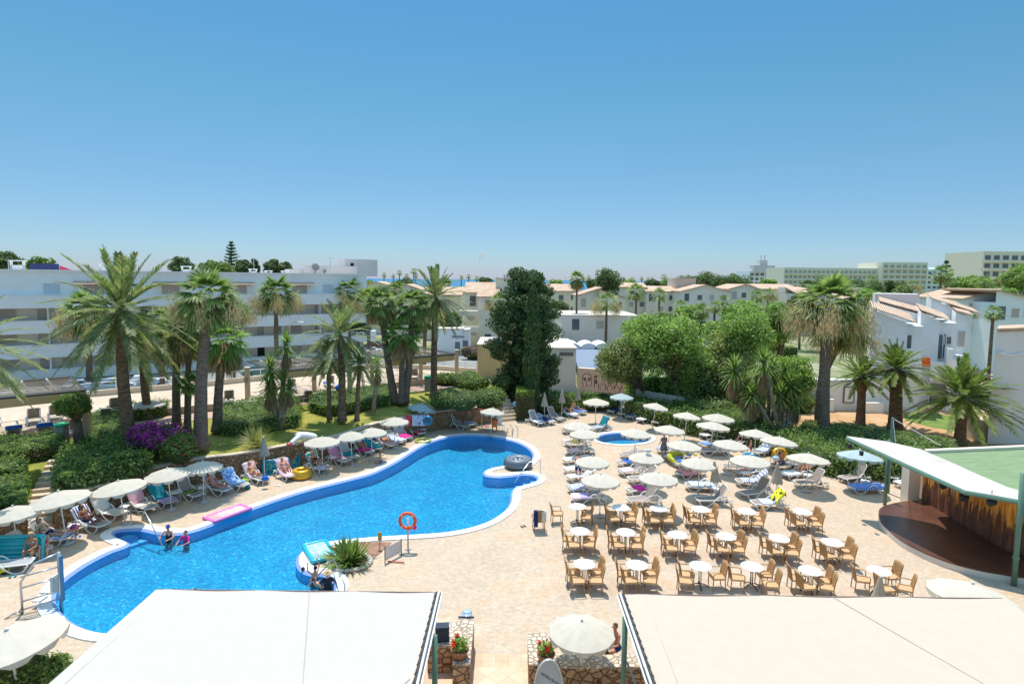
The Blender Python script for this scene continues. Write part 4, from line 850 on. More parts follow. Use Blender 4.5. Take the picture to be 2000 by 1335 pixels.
for (x,y,w_,h,lb) in ((1900,850,2.2,1.3,'long low white bin enclosure against the blank wall'),(1915,858,1.6,1.6,'taller cream meter box beside the bin enclosure')):
    q=g(x,y,0); m=MB(); m.box((0,0,h/2),(w_,1,h)); m.box((0,0,h+.04),(w_+.15,1.15,.08)); o=m.build('service_box',WALLC); o.location=q; tag(o,lb,'enclosure')
# far hotels
def hotel(xl,xr,d,ytop,label,wall,floors,cols,dep=25,bands=True,steps=0,glass=GLASS):
    a=P(xl,560,d); b=P(xr,560,d); top=P((xl+xr)/2,ytop,d).z; w=b.x-a.x; t=thing('hotel',label,'hotel',((a.x+b.x)/2,d,0)); fh=3.1
    m=MB(); m.box((0,dep/2+1.2,top/2),(w,dep,top)); m.build('wall',wall,t); n=0
    for f in range(floors):
        z=top-1.0-fh*f-fh*.5
        m=MB(); m.box((0,.9,z-fh*.5+.35),(w,1.0,1.0)); m.build('balcony_band',wall,t)
        for c in range(cols):
            x=-w/2+w*(c+.5)/cols; m=MB(); m.box((x,1.15,z+.2),(w/cols*.62,.1,1.7)); m.build('window',glass,t); n+=1
    return t
hotel(1464,1534,400,529,'white hotel block furthest left on the skyline with a small roof tower',M('far_white',(.80,.83,.86),.9),3,7)
a=P(1488,530,402); m=MB(); m.box((0,0,2.5),(14,8,5)); m.box((0,0,6),(5,5,5)); m.tube([(-1,0,8),(-1,0,12)],.4,5); m.tube([(1.5,0,8),(1.5,0,12)],.4,5); o=m.build('roof_tower',M('far_pink',(.62,.58,.58),.9)); o.location=(a.x,a.y,a.z-1); tag(o,'small pale tower on the roof of the leftmost far hotel','tower')
FG=M('far_green_beige',(.76,.71,.56),.9); hotel(1532,1730,350,523,'long low part of the stepped green-beige hotel',FG,4,22,glass=M('far_shade',(.42,.42,.34),.8)); hotel(1724,1812,345,512,'tall stepped end of the green-beige hotel',FG,5,7,glass=MATS['far_shade'])
hotel(1812,1862,385,526,'white hotel wing between the stepped hotel and the norfolk pine',MATS['far_white'],4,5); hotel(1860,1908,380,521,'white hotel right of the norfolk pine with a roof staircase',MATS['far_white'],4,5)
hotel(1921,2080,225,491,'large beige hotel with strip windows at the right edge of the skyline',M('beige_hotel',(.86,.74,.57),.9),5,9,20)
# pergolas
def pergola(px,z,label,posts,zf=ZT):
    t=thing('pergola',label,'pergola',(0,0,0)); A_,B_,C_,D_=[g(x,y,z) for x,y in px]; m=MB() # A near-left B near-right C far-right D far-left
    for a,b in ((A_,B_),(B_,C_),(C_,D_),(D_,A_)): m.tube([a,b],.09,4)
    m.build('frame',STEEL,t)
    for k in range(1,5):
        s=k/5; m=MB(); m.tube([A_.lerp(B_,s),D_.lerp(C_,s)],.06,4); m.build('rafter',M('pale_beam',(.50,.47,.44),.7),t)
    m=MB()
    for k in range(11):
        s=.04+.74*k/10; a=A_.lerp(D_,s); b=B_.lerp(C_,s); d=(b-a); e_=(D_-A_).normalized()*.07; m.slab([a-e_+Vector((0,0,.08)),b-e_+Vector((0,0,.08)),b+e_+Vector((0,0,.08)),a+e_+Vector((0,0,.08))],.025)
    m.build('slats',M('grey_slats',(.22,.16,.11),.8,.2,6),t)
    m=MB(); a=A_-Vector((0,0,.35)); b=B_-Vector((0,0,.35)); m.slab([a+Vector((0,-.12,.26)),b+Vector((0,-.12,.26)),b+Vector((0,.15,.26)),a+Vector((0,.15,.26))],.5); m.build('front_beam',OCH,t)
    return t
pergola([(-120,788),(165,761),(137,735),(-120,757)],5.0,'slatted steel and timber pergola over the left of the upper terrace',[])
pergola([(540,725),(684,712),(600,695),(482,706)],5.0,'slatted pergola with ochre posts in front of the apartments',[])
pergola([(766,701),(888,691),(790,672),(690,686)],5.0,'slatted pergola behind the trunk trio near the kiosk',[])
def post(bx,by,ytop,label,w=.34):
    b=g(bx,by,ZT); h=2.4; t=thing('ochre_post',label,'post',b,.2,'ochre pergola posts'); 
    top=5.0-ZT-.1; m=MB(); m.box((0,0,top/2),(w,w,top)); m.build('shaft',M('ochre_post_paint',(.66,.46,.26),.85,.06),t); m=MB(); m.box((0,0,top+.02),(w+.1,w+.1,.08)); m.build('cap',M('post_cap',(.70,.58,.44),.8),t)
for x,y,lb in ((484,777,'ochre post with a round motif at the left end of the right pergola'),(614,763,'ochre post under the right pergola near a lounger'),(683,765,'ochre post right of the small date palms'),(727,752,'ochre post behind the single yucca'),(822,741,'ochre post right of the trunk trio'),(892,730,'ochre post at the far right of the terrace'),(171,848,'ochre post behind the twisted pine')): post(x,y,0,lb)
t=MB(); q=g(484,777,ZT); m=MB(); m.torus((0,0,0),.16,.02,16,5,M4=Matrix.Translation((q.x-.02,q.y-.24,ZT+1.5))@Matrix.Rotation(PI/2,4,'X')); o=m.build('round_motif',STEEL); tag(o,'small dark ring motif fixed on the left ochre post','ornament')
# street lamp
def streetlamp(px,yb,yt,label,d):
    b=P(px,yb,d); b.z=0; top=P(px,yt,d).z; t=thing('street_lamp',label,'street lamp',b); m=MB(); m.tube(cr_spline([(0,0,0),(0,0,top*.8),(0,0,top*.93),(.5,0,top),(1.0,0,top+.1)],4,False),.06,6); m.build('pole',ALU,t,True); m=MB(); m.ell((1.25,0,top+.08),(.4,.15,.09)); m.build('lamp_head',WH,t,True)
streetlamp(567,700,630,'street lamp in front of the lower apartment balconies',66)
for i,(x,yt) in enumerate(((971,538),(1103,538),(1396,545))): streetlamp(x,600,yt,'tiny lamp post on the sea horizon, %s from the left'%ORD[i],260)
# cars
def car(px,py,z,col,label,rz=0,s=1):
    b=g(px,py,z); t=thing('parked_car',label,'car',b,rz,'parked cars',s); cm=M('paint_'+'_'.join('%02d'%int(c*99) for c in col),col,.25,.02,spec=.6)
    pr=[(-2.1,.35),(-2.15,.75),(-1.9,.92),(-1.5,.98),(-1.0,1.42),(.3,1.45),(.95,1.0),(1.8,.88),(2.1,.7),(2.12,.35)]
    m=MB(); n=len(pr); v=[(x,-.85 if z_<1 else -.68,z_) for x,z_ in pr]+[(x,.85 if z_<1 else .68,z_) for x,z_ in pr]; m.add(v,[tuple(range(n)),tuple(range(n,2*n))[::-1]]+[(i,i+n,(i+1)%n+n,(i+1)%n) for i in range(n)]); m.build('body',cm,t)
    m=MB(); 
    for s_ in(-1,1): m.add([(-1.35,s_*.80,1.02),(-.92,s_*.71,1.36),(.25,s_*.71,1.38),(.78,s_*.80,1.02)],[(0,1,2,3)])
    m.add([(.36,-.62,1.42),(.36,.62,1.42),(.97,.74,1.02),(.97,-.74,1.02)],[(0,1,2,3)]); m.add([(-1.06,-.62,1.40),(-1.06,.62,1.40),(-1.52,.74,1.0),(-1.52,-.74,1.0)],[(0,1,2,3)]); m.build('windows',GLASS,t)
    for x in(-1.35,1.35):
        for y in(-.8,.8): m=MB(); v,f=cyl((x,y,.33),.33,.22,14); m.add(v,f); w_=m.build('wheel',M('tyre_rubber',(.03,.03,.03),.8),t); m=MB(); v,f=cyl((x,y*1.02,.33),.19,.22,10); m.add(v,f); m.build('rim',ALU,w_)
car(735,682,0,(.14,.08,.07),'dark brown car parked in front of the apartment corner',.05); car(790,690,0,(.6,.62,.66),'silver car half hidden by the low fan palm',.1)
car(158,768,0,(.75,.75,.75),'white car behind the railing beside the left pergola',.55); car(220,765,0,(.74,.75,.76),'white car behind the railing between the palm trunks',.55); car(285,758,0,(.70,.72,.72),'pale grey car roof behind the railing right of the tallest palm',.55)
car(508,735,0,(.10,.22,.22),'dark green car behind the railing near the pergola post',.6); car(1442,690,0,(.7,.7,.7),'white car in the lot behind the leafy trees',.3); car(1300,668,0,(.5,.04,.05),'red car in the lot seen through the open tree crown',.2)
# awnings in the foreground
def awning(X0,X1,Y0,Y1,z,label,mat,right=True,diag=None):
    t=thing('awning',label,'awning',(0,0,0)); m=MB(); nx,ny=24,24; v=[];f=[]
    for j in range(ny+1):
        for i in range(nx+1):
            u=i/nx;w_=j/ny; x=X0+(X1-X0)*u; y=Y0+(Y1-Y0)*w_; 
            if diag and y>Y1-diag: x=min(x,X1-(y-(Y1-diag))*1.0*0) 
            v.append((x,y,z-.05*math.sin(PI*u)*math.sin(PI*w_)+.012*math.sin(u*19+w_*7)))
    for j in range(ny):
        for i in range(nx): a=j*(nx+1)+i; f.append((a,a+1,a+nx+2,a+nx+1))
    m.add(v,f); c=m.build('fabric',mat,t,True)
    m=MB(); m.tube([(X0,Y1,z-.02),(X1,Y1,z-.02)],.035,6); m.build('front_bar',M('brown_bar',(.20,.13,.10),.6),t)
    seams=[((.55,1),(.97,.25)),((.25,0),(.99,.75)),((.03,.02),(.05,.98))] if right is not None else []
    m=MB()
    for (a,b) in seams: m.tube([(X0+(X1-X0)*(a[0]+(b[0]-a[0])*k/12),Y0+(Y1-Y0)*(a[1]+(b[1]-a[1])*k/12),z+.0-.05*math.sin(PI*(a[0]+(b[0]-a[0])*k/12))*math.sin(PI*(a[1]+(b[1]-a[1])*k/12))) for k in range(13)],.012,4)
    m.build('seam',M('seam_tape',(.48,.43,.37),.8),c); s=1 if right else -1; XR=X1 if right else X0
    for k,(dx,mt,r) in enumerate(((.05,STEEL,.03),(.11,WHITEP,.03),(.16,STEEL,.018),(.20,WHITEP,.022))): m=MB(); m.tube([(XR+s*dx,Y0,z-.01*k),(XR+s*dx,Y1+.02,z-.01*k)],r,6); m.build('side_rail',mt,t)
    m=MB()
    m.tube([(XR+s*(.02+.014*(k%2)),Y0+(Y1-Y0)*(k+.5)/180,z+.03) for k in range(180)],[.022 if k%4<2 else .008 for k in range(180)],5)
    m.build('lacing',M('dark_cord',(.06,.04,.03),.8),t)
    return t
AWL=fabric('white_awning_fabric',(.555,.505,.44),.1,lo=.955); AWR=fabric('cream_awning_fabric',(.565,.48,.375),.1,lo=.955)
awning(-9.95,-2.1,1.5,15.92,3.2,'big white awning in the left foreground with laced right edge',AWL,True); awning(3.25,13.9,1.5,15.92,3.2,'big cream awning in the right foreground with laced left edge',AWR,False)
GP=M('green_post_paint',(.12,.22,.16),.5,.1)
def gpost(x,y,h,label,r=.07,base=0,name='green_post'):
    t=thing(name,label,'post',(x,y,base)); m=MB(); m.tube([(0,0,0),(0,0,h)],r,12); m.build('shaft',GP,t,True); m=MB(); m.lathe([(r,1.1),(r+.02,1.12),(r+.02,1.2),(r,1.22)],12,cap=False); m.build('collar',GP,t,True); return t
q=g(849,1240,3.1); gpost(q.x,q.y,3.1,'round dark green post under the laced edge of the left awning'); q=g(1221,1205,3.1); gpost(q.x,q.y,3.1,'round dark green post under the laced edge of the right awning',.075)
q=g(1225,1230,3.0); m=MB(); m.tube([(q.x,q.y-.1,2.2),(q.x+.12,q.y-3.5,2.3)],.03,6); tag(m.build('brace_cable',STEEL),'thin brace running below the left rail of the right awning','brace')
# low stone walls at the bottom
def stonewall(px,z,label,mt=M_STONE2,side=M_STONE3):
    pts=[g(x,y,z) for x,y in px]; t=thing('stone_wall',label,'wall',(0,0,0)); m=MB(); m.prism([(p.x,p.y) for p in pts],-.01,z-.03); m.build('face',side,t); m=MB(); c=sum(pts,Vector())/len(pts); m.prism([(p.x+(p.x-c.x)*.01,p.y) for p in pts],z-.03,z+.03); m.build('top',mt,t)
stonewall([(884,1298),(918,1298),(926,1210),(893,1208),(886,1240)],.9,'rough stone pier with a flower pot left of the tiled path')
stonewall([(835,1262),(884,1262),(890,1217),(838,1217)],.85,'short stone wall joining the left pier behind the awning post')
stonewall([(1033,1298),(1070,1298),(1068,1236),(1031,1236)],.9,'stone pier with a flower pot right of the tiled path'); stonewall([(1071,1302),(1290,1304),(1280,1280),(1071,1278)],.85,'low honey-coloured stone wall running right under the torn parasol')
# stage
ST=M('stage_floor',(.11,.045,.028),.30,.3,1.2,spec=.5); ZS=.3
sp_=[(1822,983),(1800,978),(1772,978),(1742,983),(1722,990),(1716,1000),(1720,1018),(1738,1037),(1762,1056),(1800,1076),(1850,1096),(1905,1111),(1960,1121),(2040,1132),(2140,1142)]
arc=[g(x,y,ZS) for x,y in sp_]; c1=Vector((22.5,31.4,0)); back_=[Vector((25.5,20.5,0)),Vector((22.1,25.0,0)),Vector((22.45,31.4,0))]
arc=cr_spline(arc,3,False); st=thing('stage','round-fronted brown stage with cream base at the right','stage',(0,0,0))
pl=[(p.x,p.y) for p in arc]+[(p.x,p.y) for p in back_]
m=MB(); m.prism(pl,-.01,ZS-.04); m.build('base',M('stage_base',(.68,.60,.50),.8,.05),st); m=MB(); m.prism(pl,ZS-.04,ZS+.01); m.build('floor',ST,st); 
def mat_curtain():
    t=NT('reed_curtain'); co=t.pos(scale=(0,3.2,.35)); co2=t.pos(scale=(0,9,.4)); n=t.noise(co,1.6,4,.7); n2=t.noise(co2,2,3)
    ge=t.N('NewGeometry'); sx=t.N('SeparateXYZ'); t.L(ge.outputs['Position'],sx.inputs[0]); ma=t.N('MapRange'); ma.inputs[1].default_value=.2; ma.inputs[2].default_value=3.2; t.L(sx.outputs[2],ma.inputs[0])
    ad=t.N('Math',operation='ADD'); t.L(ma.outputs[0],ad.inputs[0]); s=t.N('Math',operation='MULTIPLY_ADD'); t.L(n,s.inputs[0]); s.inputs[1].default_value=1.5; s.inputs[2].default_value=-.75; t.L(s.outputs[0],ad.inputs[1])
    c=t.ramp(ad.outputs[0],[(.42,(.22,.09,.055)),(.52,(.85,.38,.08))]); t.col(t.mix(1,c,t.ramp(n2,[(.35,(.45,.4,.35)),(.6,(1.3,1.25,1.1))]),'MULTIPLY')); t.rough(.8); return t.m  # jagged brown shade below and sunlit orange above are put into the colour
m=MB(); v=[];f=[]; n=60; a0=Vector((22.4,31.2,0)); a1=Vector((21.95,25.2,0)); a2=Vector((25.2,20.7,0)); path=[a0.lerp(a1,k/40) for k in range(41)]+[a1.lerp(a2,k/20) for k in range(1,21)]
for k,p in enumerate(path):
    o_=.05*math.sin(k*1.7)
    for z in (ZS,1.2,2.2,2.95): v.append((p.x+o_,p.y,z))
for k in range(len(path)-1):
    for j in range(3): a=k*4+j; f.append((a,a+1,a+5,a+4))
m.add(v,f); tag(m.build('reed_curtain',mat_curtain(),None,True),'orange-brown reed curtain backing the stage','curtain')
m=MB(); m.box((21.95,31.5,1.45),(.62,.62,2.9)); m.box((22.45,31.6,1.4),(.5,.4,2.8)); tag(m.build('pillar',WALLC),'cream square pillar at the left end of the reed curtain','pillar')
bs=thing('backstage_building','building under the pale green sloping roof behind the stage','building',(0,0,0)); GR=NT('green_roof_sheet'); p_=GR.pos(rot=(0,0,.5)); GR.col(GR.ramp(GR.noise(GR.pos(scale=(1,3,1)),1.2,5,.7),[(.3,(.15,.22,.10)),(.7,(.24,.31,.16))])); GR.rough(.7); GR.bump(GR.noise(p_,3,3),.5,.05)
gp=[g(1806,884,3.35),g(1990,876,3.35),g(2160,870,3.35),g(2200,1010,3.35),g(2000,973,3.33),g(1885,934,3.33),g(1830,908,3.33)]; m=MB(); m.slab(gp,.15); m.build('roof',GR.m,bs)
m=MB(); m.tube([gp[0]+Vector((0,0,.08)),gp[1]+Vector((0,0,.08)),gp[2]+Vector((0,0,.08))],.12,5); m.build('roof_kerb',WALLC,bs)
m=MB(); m.prism([(22.6,29.6),(22.3,25.4),(25.6,21.2),(34,23),(35,30.3),(24,29.6)],0,3.15); m.build('wall',WALLC,bs)
sroof=thing('stage_roof','long pointed white roof panel with green gutter over the stage','roof',(0,0,0))
fr=[(1654,852,4.0),(1700,873,3.9),(1770,905,3.75),(1830,932,3.62),(1885,957,3.5),(1940,966,3.5),(2000,977,3.5),(2140,1002,3.5)]; bk=[(2160,1003,3.5),(2000,962,3.5),(1940,940,3.52),(1885,914,3.56),(1840,894,3.68),(1800,877,3.75),(1768,867,3.8),(1730,861,3.88)]
F1=[g(*p) for p in fr]; B1=[g(*p) for p in bk][::-1]
m=MB(); Bq=[B1[0]]+B1; n=len(F1); BB=resamp(B1,n-1); v=F1+[F1[0]+Vector((.05,.1,0))]+BB; 
top=[(i,i+1,n+i+1,n+i) for i in range(n-1)]; m.add(v,top); m.add([p-Vector((0,0,.12)) for p in v],[q[::-1] for q in top]); m.add([p for p in F1]+[p-Vector((0,0,.12)) for p in F1],[(i+1,i,i+n,i+n+1) for i in range(n-1)]); m.build('panel',M('pale_roof_panel',(.56,.50,.43),.7,.14,.6),sroof)
m=MB(); m.tube([p-Vector((0.02,.03,.1)) for p in F1],.085,6); m.build('gutter',GP,sroof)
q=g(1728,986,0); gpost(q.x,q.y,3.62,'green post at the left end of the stage',.085,0); q=g(1980,1143,0); gpost(q.x,q.y,4.6,'tall green post right in front of the stage',.10,0)
for i,(x,y) in enumerate(((1842,948),(1882,970),(1936,980))):
    a=P(x,y,[27.5,25.2,23.4][i]); t=thing('spotlight','black round spotlight hanging under the stage roof, %s from the left'%ORD[i],'spotlight',a,0,'stage spotlights'); m=MB(); R=Matrix.Rotation(.7,4,'X'); m.lathe([(.0,-.12),(.13,-.12),(.16,.0),(.17,.12),(.0,.10)],14,M4=R); m.build('housing',M('black_metal',(.03,.03,.035),.4),t,True); m=MB(); m.tube([(-.2,0,0),(-.19,0,.18),(0,0,.28),(.19,0,.18),(.2,0,0)],.015,5); m.tube([(0,0,.28),(0,0,.5)],.015,5); m.build('bracket',MATS['black_metal'],t)
for i,(x,y,zz) in enumerate(((1660,862,3.9),(1683,876,3.85))): a=g(x,y,zz); m=MB(); m.lathe([(.0,-.35),(.09,-.33),(.1,-.12),(.0,-.1)],10); o=m.build('spotlight',M('black_metal',(.03,.03,.035),.4),None,True); o.location=a; tag(o,'small dark floodlight under the pointed roof tip, %s'%('left one' if i==0 else 'right one'),'spotlight')
mq=P(1741,860,33); t=thing('mast','grey-green mast with stay cables behind the stage roof','mast',(mq.x,33,0)); zt=P(1741,815,33).z; m=MB(); m.tube([(0,0,0),(0,0,zt)],.08,8); m.build('shaft',GP,t); 
for (x,y,zz) in ((1753,893,3.6),(1838,870,3.5)): e=g(x,y,zz); m=MB(); m.tube([(0,0,zt-.05),(e.x-mq.x,e.y-33,zz)],.012,4); m.build('stay_cable',ALU,t)
for i,(x,y,c_,lb,r_) in enumerate([(1262,690,(.7,.7,.72),'white car at the left end of the lot behind the trees',.1),(1330,672,(.12,.13,.15),'black car in the middle of the lot',.2),(1478,668,(.45,.47,.5),'grey car near the clipped hedge in the lot',.0),(1520,668,(.72,.72,.7),'white car at the right end of the lot',.1),(1395,672,(.7,.71,.72),'white car beside the rectangular hedge',.15)]): car(x,y,0,c_,lb,r_)
# ---------------------------------------------------------------- vegetation
def npmesh(name,V,Fq,mats,mi=None,smooth=False):
    me=bpy.data.meshes.new(name); nv=len(V); nf=len(Fq)
    me.vertices.add(nv); me.vertices.foreach_set('co',np.asarray(V,dtype=np.float32).ravel())
    me.loops.add(nf*4); me.loops.foreach_set('vertex_index',np.asarray(Fq,dtype=np.int32).ravel())
    me.polygons.add(nf); me.polygons.foreach_set('loop_start',np.arange(0,nf*4,4,dtype=np.int32)); me.polygons.foreach_set('loop_total',np.full(nf,4,dtype=np.int32))
    for m in mats: me.materials.append(m)
    if mi is not None: me.polygons.foreach_set('material_index',np.asarray(mi,dtype=np.int32))
    me.update(calc_edges=True); me.validate(); return me
def nrmz(a): return a/np.maximum(1e-6,np.linalg.norm(a,axis=-1,keepdims=True))
def leaves(pos,nrm,size,aspect=.55,dirb=None,jit=.6):
    """kite shaped leaf faces"""
    n=len(pos); nn=nrmz(nrm+RNG.normal(0,jit,(n,3)))
    d=RNG.normal(0,1,(n,3)) if dirb is None else dirb+RNG.normal(0,.35,(n,3))
    t=nrmz(d-nn*np.sum(d*nn,1,keepdims=True)); b=np.cross(nn,t); s=np.asarray(size).reshape(-1,1) if not np.isscalar(size) else size
    s=s*RNG.uniform(.65,1.35,(n,1))
    V=np.stack([pos-t*s*.5,pos+b*s*aspect*.5+t*s*.05,pos+t*s*.5,pos-b*s*aspect*.5+t*s*.05],1).reshape(-1,3)
    return V,np.arange(n*4).reshape(n,4)
def obj(name,me,parent=None,loc=None):
    o=bpy.data.objects.new(name,me); C.objects.link(o)
    if parent is not None: o.parent=parent
    if loc is not None: o.location=loc
    return o
LF={'fan':leafmat('fan_palm_leaf',[(0.087,0.174,0.036),(0.160,0.275,0.058),(0.246,0.362,0.087),(0.348,0.435,0.145)]),
'fan2':leafmat('fresh_fan_leaf',[(0.087,0.217,0.029),(0.160,0.348,0.043),(0.261,0.464,0.072)]),
'date':leafmat('date_palm_leaf',[(.10,.17,.055),(.16,.24,.075),(.22,.30,.10),(.30,.36,.15),(.42,.39,.22)]) if True else leafmat('x',[(0.131,0.203,0.072),(0.203,0.290,0.102),(0.290,0.362,0.145),(0.435,0.464,0.232)]),
'date2':leafmat('canary_palm_leaf',[(.08,.15,.02),(.15,.26,.03),(.24,.34,.05),(.38,.38,.10)]) if True else leafmat('x',[(0.102,0.189,0.022),(0.203,0.319,0.036),(0.348,0.435,0.058),(0.493,0.493,0.087)]),
'dry':leafmat('dry_frond',[(.30,.19,.09),(.42,.28,.14),(.50,.36,.20),(.24,.15,.08)],.2),
'flower':leafmat('tan_inflorescence',[(.58,.40,.23),(.70,.52,.34),(.76,.60,.42)],.3),
'hedge':leafmat('hedge_leaf',[(.08,.16,.02),(.14,.25,.03),(.21,.34,.045),(.30,.42,.08)],.4) if True else leafmat('x',[(0.072,0.160,0.022),(0.131,0.261,0.029),(0.217,0.377,0.043),(0.304,0.450,0.072)]),
'lime':leafmat('lime_leaf',[(.17,.28,.01),(.30,.42,.02),(.40,.50,.04)]),
'shrub':leafmat('shrub_leaf',[(0.058,0.131,0.029),(0.116,0.217,0.043),(0.232,0.334,0.072),(0.406,0.478,0.174)]),
'broad':leafmat('broad_leaf',[(.13,.26,.035),(.21,.38,.05),(.31,.48,.07),(.42,.56,.13)],.45) if True else leafmat('x',[(0.087,0.189,0.022),(0.160,0.319,0.036),(0.246,0.435,0.051),(0.348,0.522,0.087)]),
'olive':leafmat('olive_leaf',[(.18,.24,.06),(.30,.37,.10),(.42,.48,.17)],.4) if True else leafmat('x',[(0.174,0.246,0.058),(0.319,0.406,0.102),(0.464,0.536,0.174)]),
'conifer':leafmat('conifer_needles',[(0.051,0.109,0.029),(0.087,0.160,0.043),(0.145,0.232,0.072)],.15),
'cyp':leafmat('cypress_needles',[(0.043,0.102,0.022),(0.080,0.160,0.029),(0.131,0.217,0.043)],.15),
'pine':leafmat('light_pine_needles',[(.10,.19,.03),(.18,.30,.04),(.26,.38,.07)]),
'brownhedge':leafmat('brown_hedge_leaf',[(.16,.08,.05),(.24,.14,.07),(.14,.18,.04)],.2),
'bloom':leafmat('magenta_bloom',[(.42,.03,.38),(.62,.06,.52),(.52,.10,.50),(.10,.12,.04)],.35),
'red':leafmat('red_bloom',[(.70,.04,.02),(.80,.10,.03)],.3),
'yuc':leafmat('yucca_leaf',[(0.102,0.203,0.029),(0.189,0.319,0.058),(0.319,0.435,0.087)]),
'grass':leafmat('grass_blade',[(0.362,0.377,0.116),(0.522,0.522,0.203),(0.232,0.290,0.072)]),
'far':leafmat('distant_leaf',[(0.072,0.131,0.043),(0.131,0.203,0.072),(0.203,0.275,0.102)])}
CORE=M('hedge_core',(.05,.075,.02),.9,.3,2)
def trunkmat(name,a,b,sc):
    t=NT(name); co=t.co(scale=(1,1,sc)); wv=t.N('TexNoise'); wv.inputs['Scale'].default_value=3; wv.inputs['Detail'].default_value=6; t.L(co,wv.inputs[0])
    t.col(t.ramp(wv.outputs[0],[(.3,a),(.7,b)])); t.rough(.95); t.bump(wv.outputs[0],.8,.06); return t.m
TRK={'fan':trunkmat('fan_palm_bark',(.10,.07,.05),(.27,.20,.15),5),'date':trunkmat('date_palm_bark',(.09,.055,.035),(.28,.19,.12),3),'tree':trunkmat('tree_bark',(.10,.07,.05),(.24,.18,.13),.6),'yucca':trunkmat('yucca_bark',(.20,.16,.12),(.38,.31,.24),2)}
def ribbonleaf(V,Fq,p0,d,L,w,droop,up,k=3):
    """tapering sword leaf as k quads"""
    s=np.cross(d,up); s=s/max(1e-6,np.linalg.norm(s)); b=len(V)
    for i in range(k+1):
        t=i/k; c=p0+d*L*t+np.array([0,0,-droop*L*t*t]); ww=w*(math.sin(PI*min(1,.25+t*.75))+.05)*.5
        V.append(c-s*ww); V.append(c+s*ww)
    for i in range(k): a=b+2*i; Fq.append((a,a+1,a+3,a+2))
def sph(az,el): return np.array([math.cos(az)*math.cos(el),math.sin(az)*math.cos(el),math.sin(el)])
def fan_leaf(V,Fq,az,el,Lp,Rb,nseg=16,droop=.25):
    d=sph(az,el); side=np.array([-math.sin(az),math.cos(az),0]); up=np.cross(d,side)*-1
    if up[2]<0: up=-up
    ribbonleaf(V,Fq,np.zeros(3),d,Lp,.035,.03,up,1); hub=d*Lp
    d2=sph(az,el-.25)
    for k in range(nseg):
        a=-1.45+2.9*k/(nseg-1); dd=d2*math.cos(a)+side*math.sin(a)-up*.10*abs(math.sin(a)); dd=dd/np.linalg.norm(dd)
        ribbonleaf(V,Fq,hub,dd,Rb*(1-.25*abs(a)/1.45)*U(.9,1.05),.13*Rb,droop*U(.6,1.5),up+side*.25*(1 if k%2 else -1),3)
def fan_crown(seed,n=34,mat='fan',elmin=-.75,elmax=1.4,nseg=16):
    random.seed(seed); V=[];Fq=[]
    for i in range(n):
        t=i/(n-1); el=elmax-(elmax-elmin)*t**.85; az=i*2.4+U(-.3,.3); fan_leaf(V,Fq,az,el,.48*U(.8,1.1),.52*U(.85,1.1),nseg,.15+.45*t)
    return npmesh('fan_crown',np.array(V),np.array(Fq),[LF[mat]])
def skirt_mesh(seed,n=60,L=.55,mat='dry',rad=.28):
    random.seed(seed); V=[];Fq=[]
    for i in range(n):
        az=U(0,2*PI); r=U(.02,.10); d=sph(az,-U(.7,1.45)); 
        for k in range(5): 
            dd=d+np.array([U(-.2,.2),U(-.2,.2),0]); dd/=np.linalg.norm(dd); ribbonleaf(V,Fq,np.array([r*math.cos(az),r*math.sin(az),U(-.25,.02)]),dd,L*U(.6,1.1),.06,.1,np.array([U(-1,1),U(-1,1),.2]),2)
    return npmesh('dry_skirt',np.array(V),np.array(Fq),[LF[mat]])
def flower_mesh(seed,n=7,out=.78,cnt=300):
    random.seed(seed); V=[];Fq=[]
    for i in range(n):
        az=i*2*PI/n+U(-.4,.4); R=out*U(.8,1.15)
        for j in range(10):
            t=j/9; 
            ribbonleaf(V,Fq,np.array([math.cos(az)*R*t*.9,math.sin(az)*R*t*.9,.25*math.sin(t*2.4)-.25*t]),np.array([math.cos(az)*.6,math.sin(az)*.6,-.5]),.12,.015,.1,np.array([0,0,1.]),1)
        c=np.array([math.cos(az)*R,math.sin(az)*R,-.28])
        for k in range(cnt):
            q=c+np.array([random.gauss(0,.12),random.gauss(0,.12),random.gauss(0,.20)]); ribbonleaf(V,Fq,q,np.array([U(-.4,.4),U(-.4,.4),-1.]),.10,.024,.2,np.array([U(-1,1),U(-1,1),0.]),1)
    return npmesh('flower_clusters',np.array(V),np.array(Fq),[LF['flower']])
def date_crown(seed,n=56,mat='date',elmin=-.6,elmax=1.45,nl=26,lf=.26,droop=.55,wl=.028):
    random.seed(seed); V=[];Fq=[]
    for i in range(n):
        t=i/(n-1); el=elmax-(elmax-elmin)*t**.9+U(-.08,.08); az=i*2.4+U(-.25,.25); L=U(.88,1.08); dr=droop*U(.5,1.0)*(.35+.65*math.cos(el))
        side=np.array([-math.sin(az),math.cos(az),0.]); pts=[];K=12
        for k in range(K+1):
            s=k/K; p=sph(az,el)*L*s; p=p+np.array([0,0,-dr*s**2.2*L]); pts.append(p)
        for k in range(K):
            b=len(V); w0=.012*(1-k/K)+.003; V+= [pts[k]-side*w0,pts[k]+side*w0,pts[k+1]+side*w0*.8,pts[k+1]-side*w0*.8]; Fq.append((b,b+1,b+2,b+3))
        for k in range(nl):
            s=.17+.83*k/(nl-1); x=s*K; a=min(K-1,int(x)); p=pts[a]+(pts[a+1]-pts[a])*(x-a); d=pts[a+1]-pts[a]; d/=np.linalg.norm(d); up=np.cross(d,side); 
            if up[2]<0: up=-up
            ll=lf*(math.sin(PI*min(1,.2+s*.72))**.6)*U(.85,1.1)
            for sg in (-1,1):
                dd=d*.85+side*sg*.55+up*U(.05,.35); dd/=np.linalg.norm(dd); ribbonleaf(V,Fq,p,dd,ll,wl,.15,up+side*sg*U(-.6,.6),2)
    return npmesh('date_crown',np.array(V),np.array(Fq),[LF[mat]])
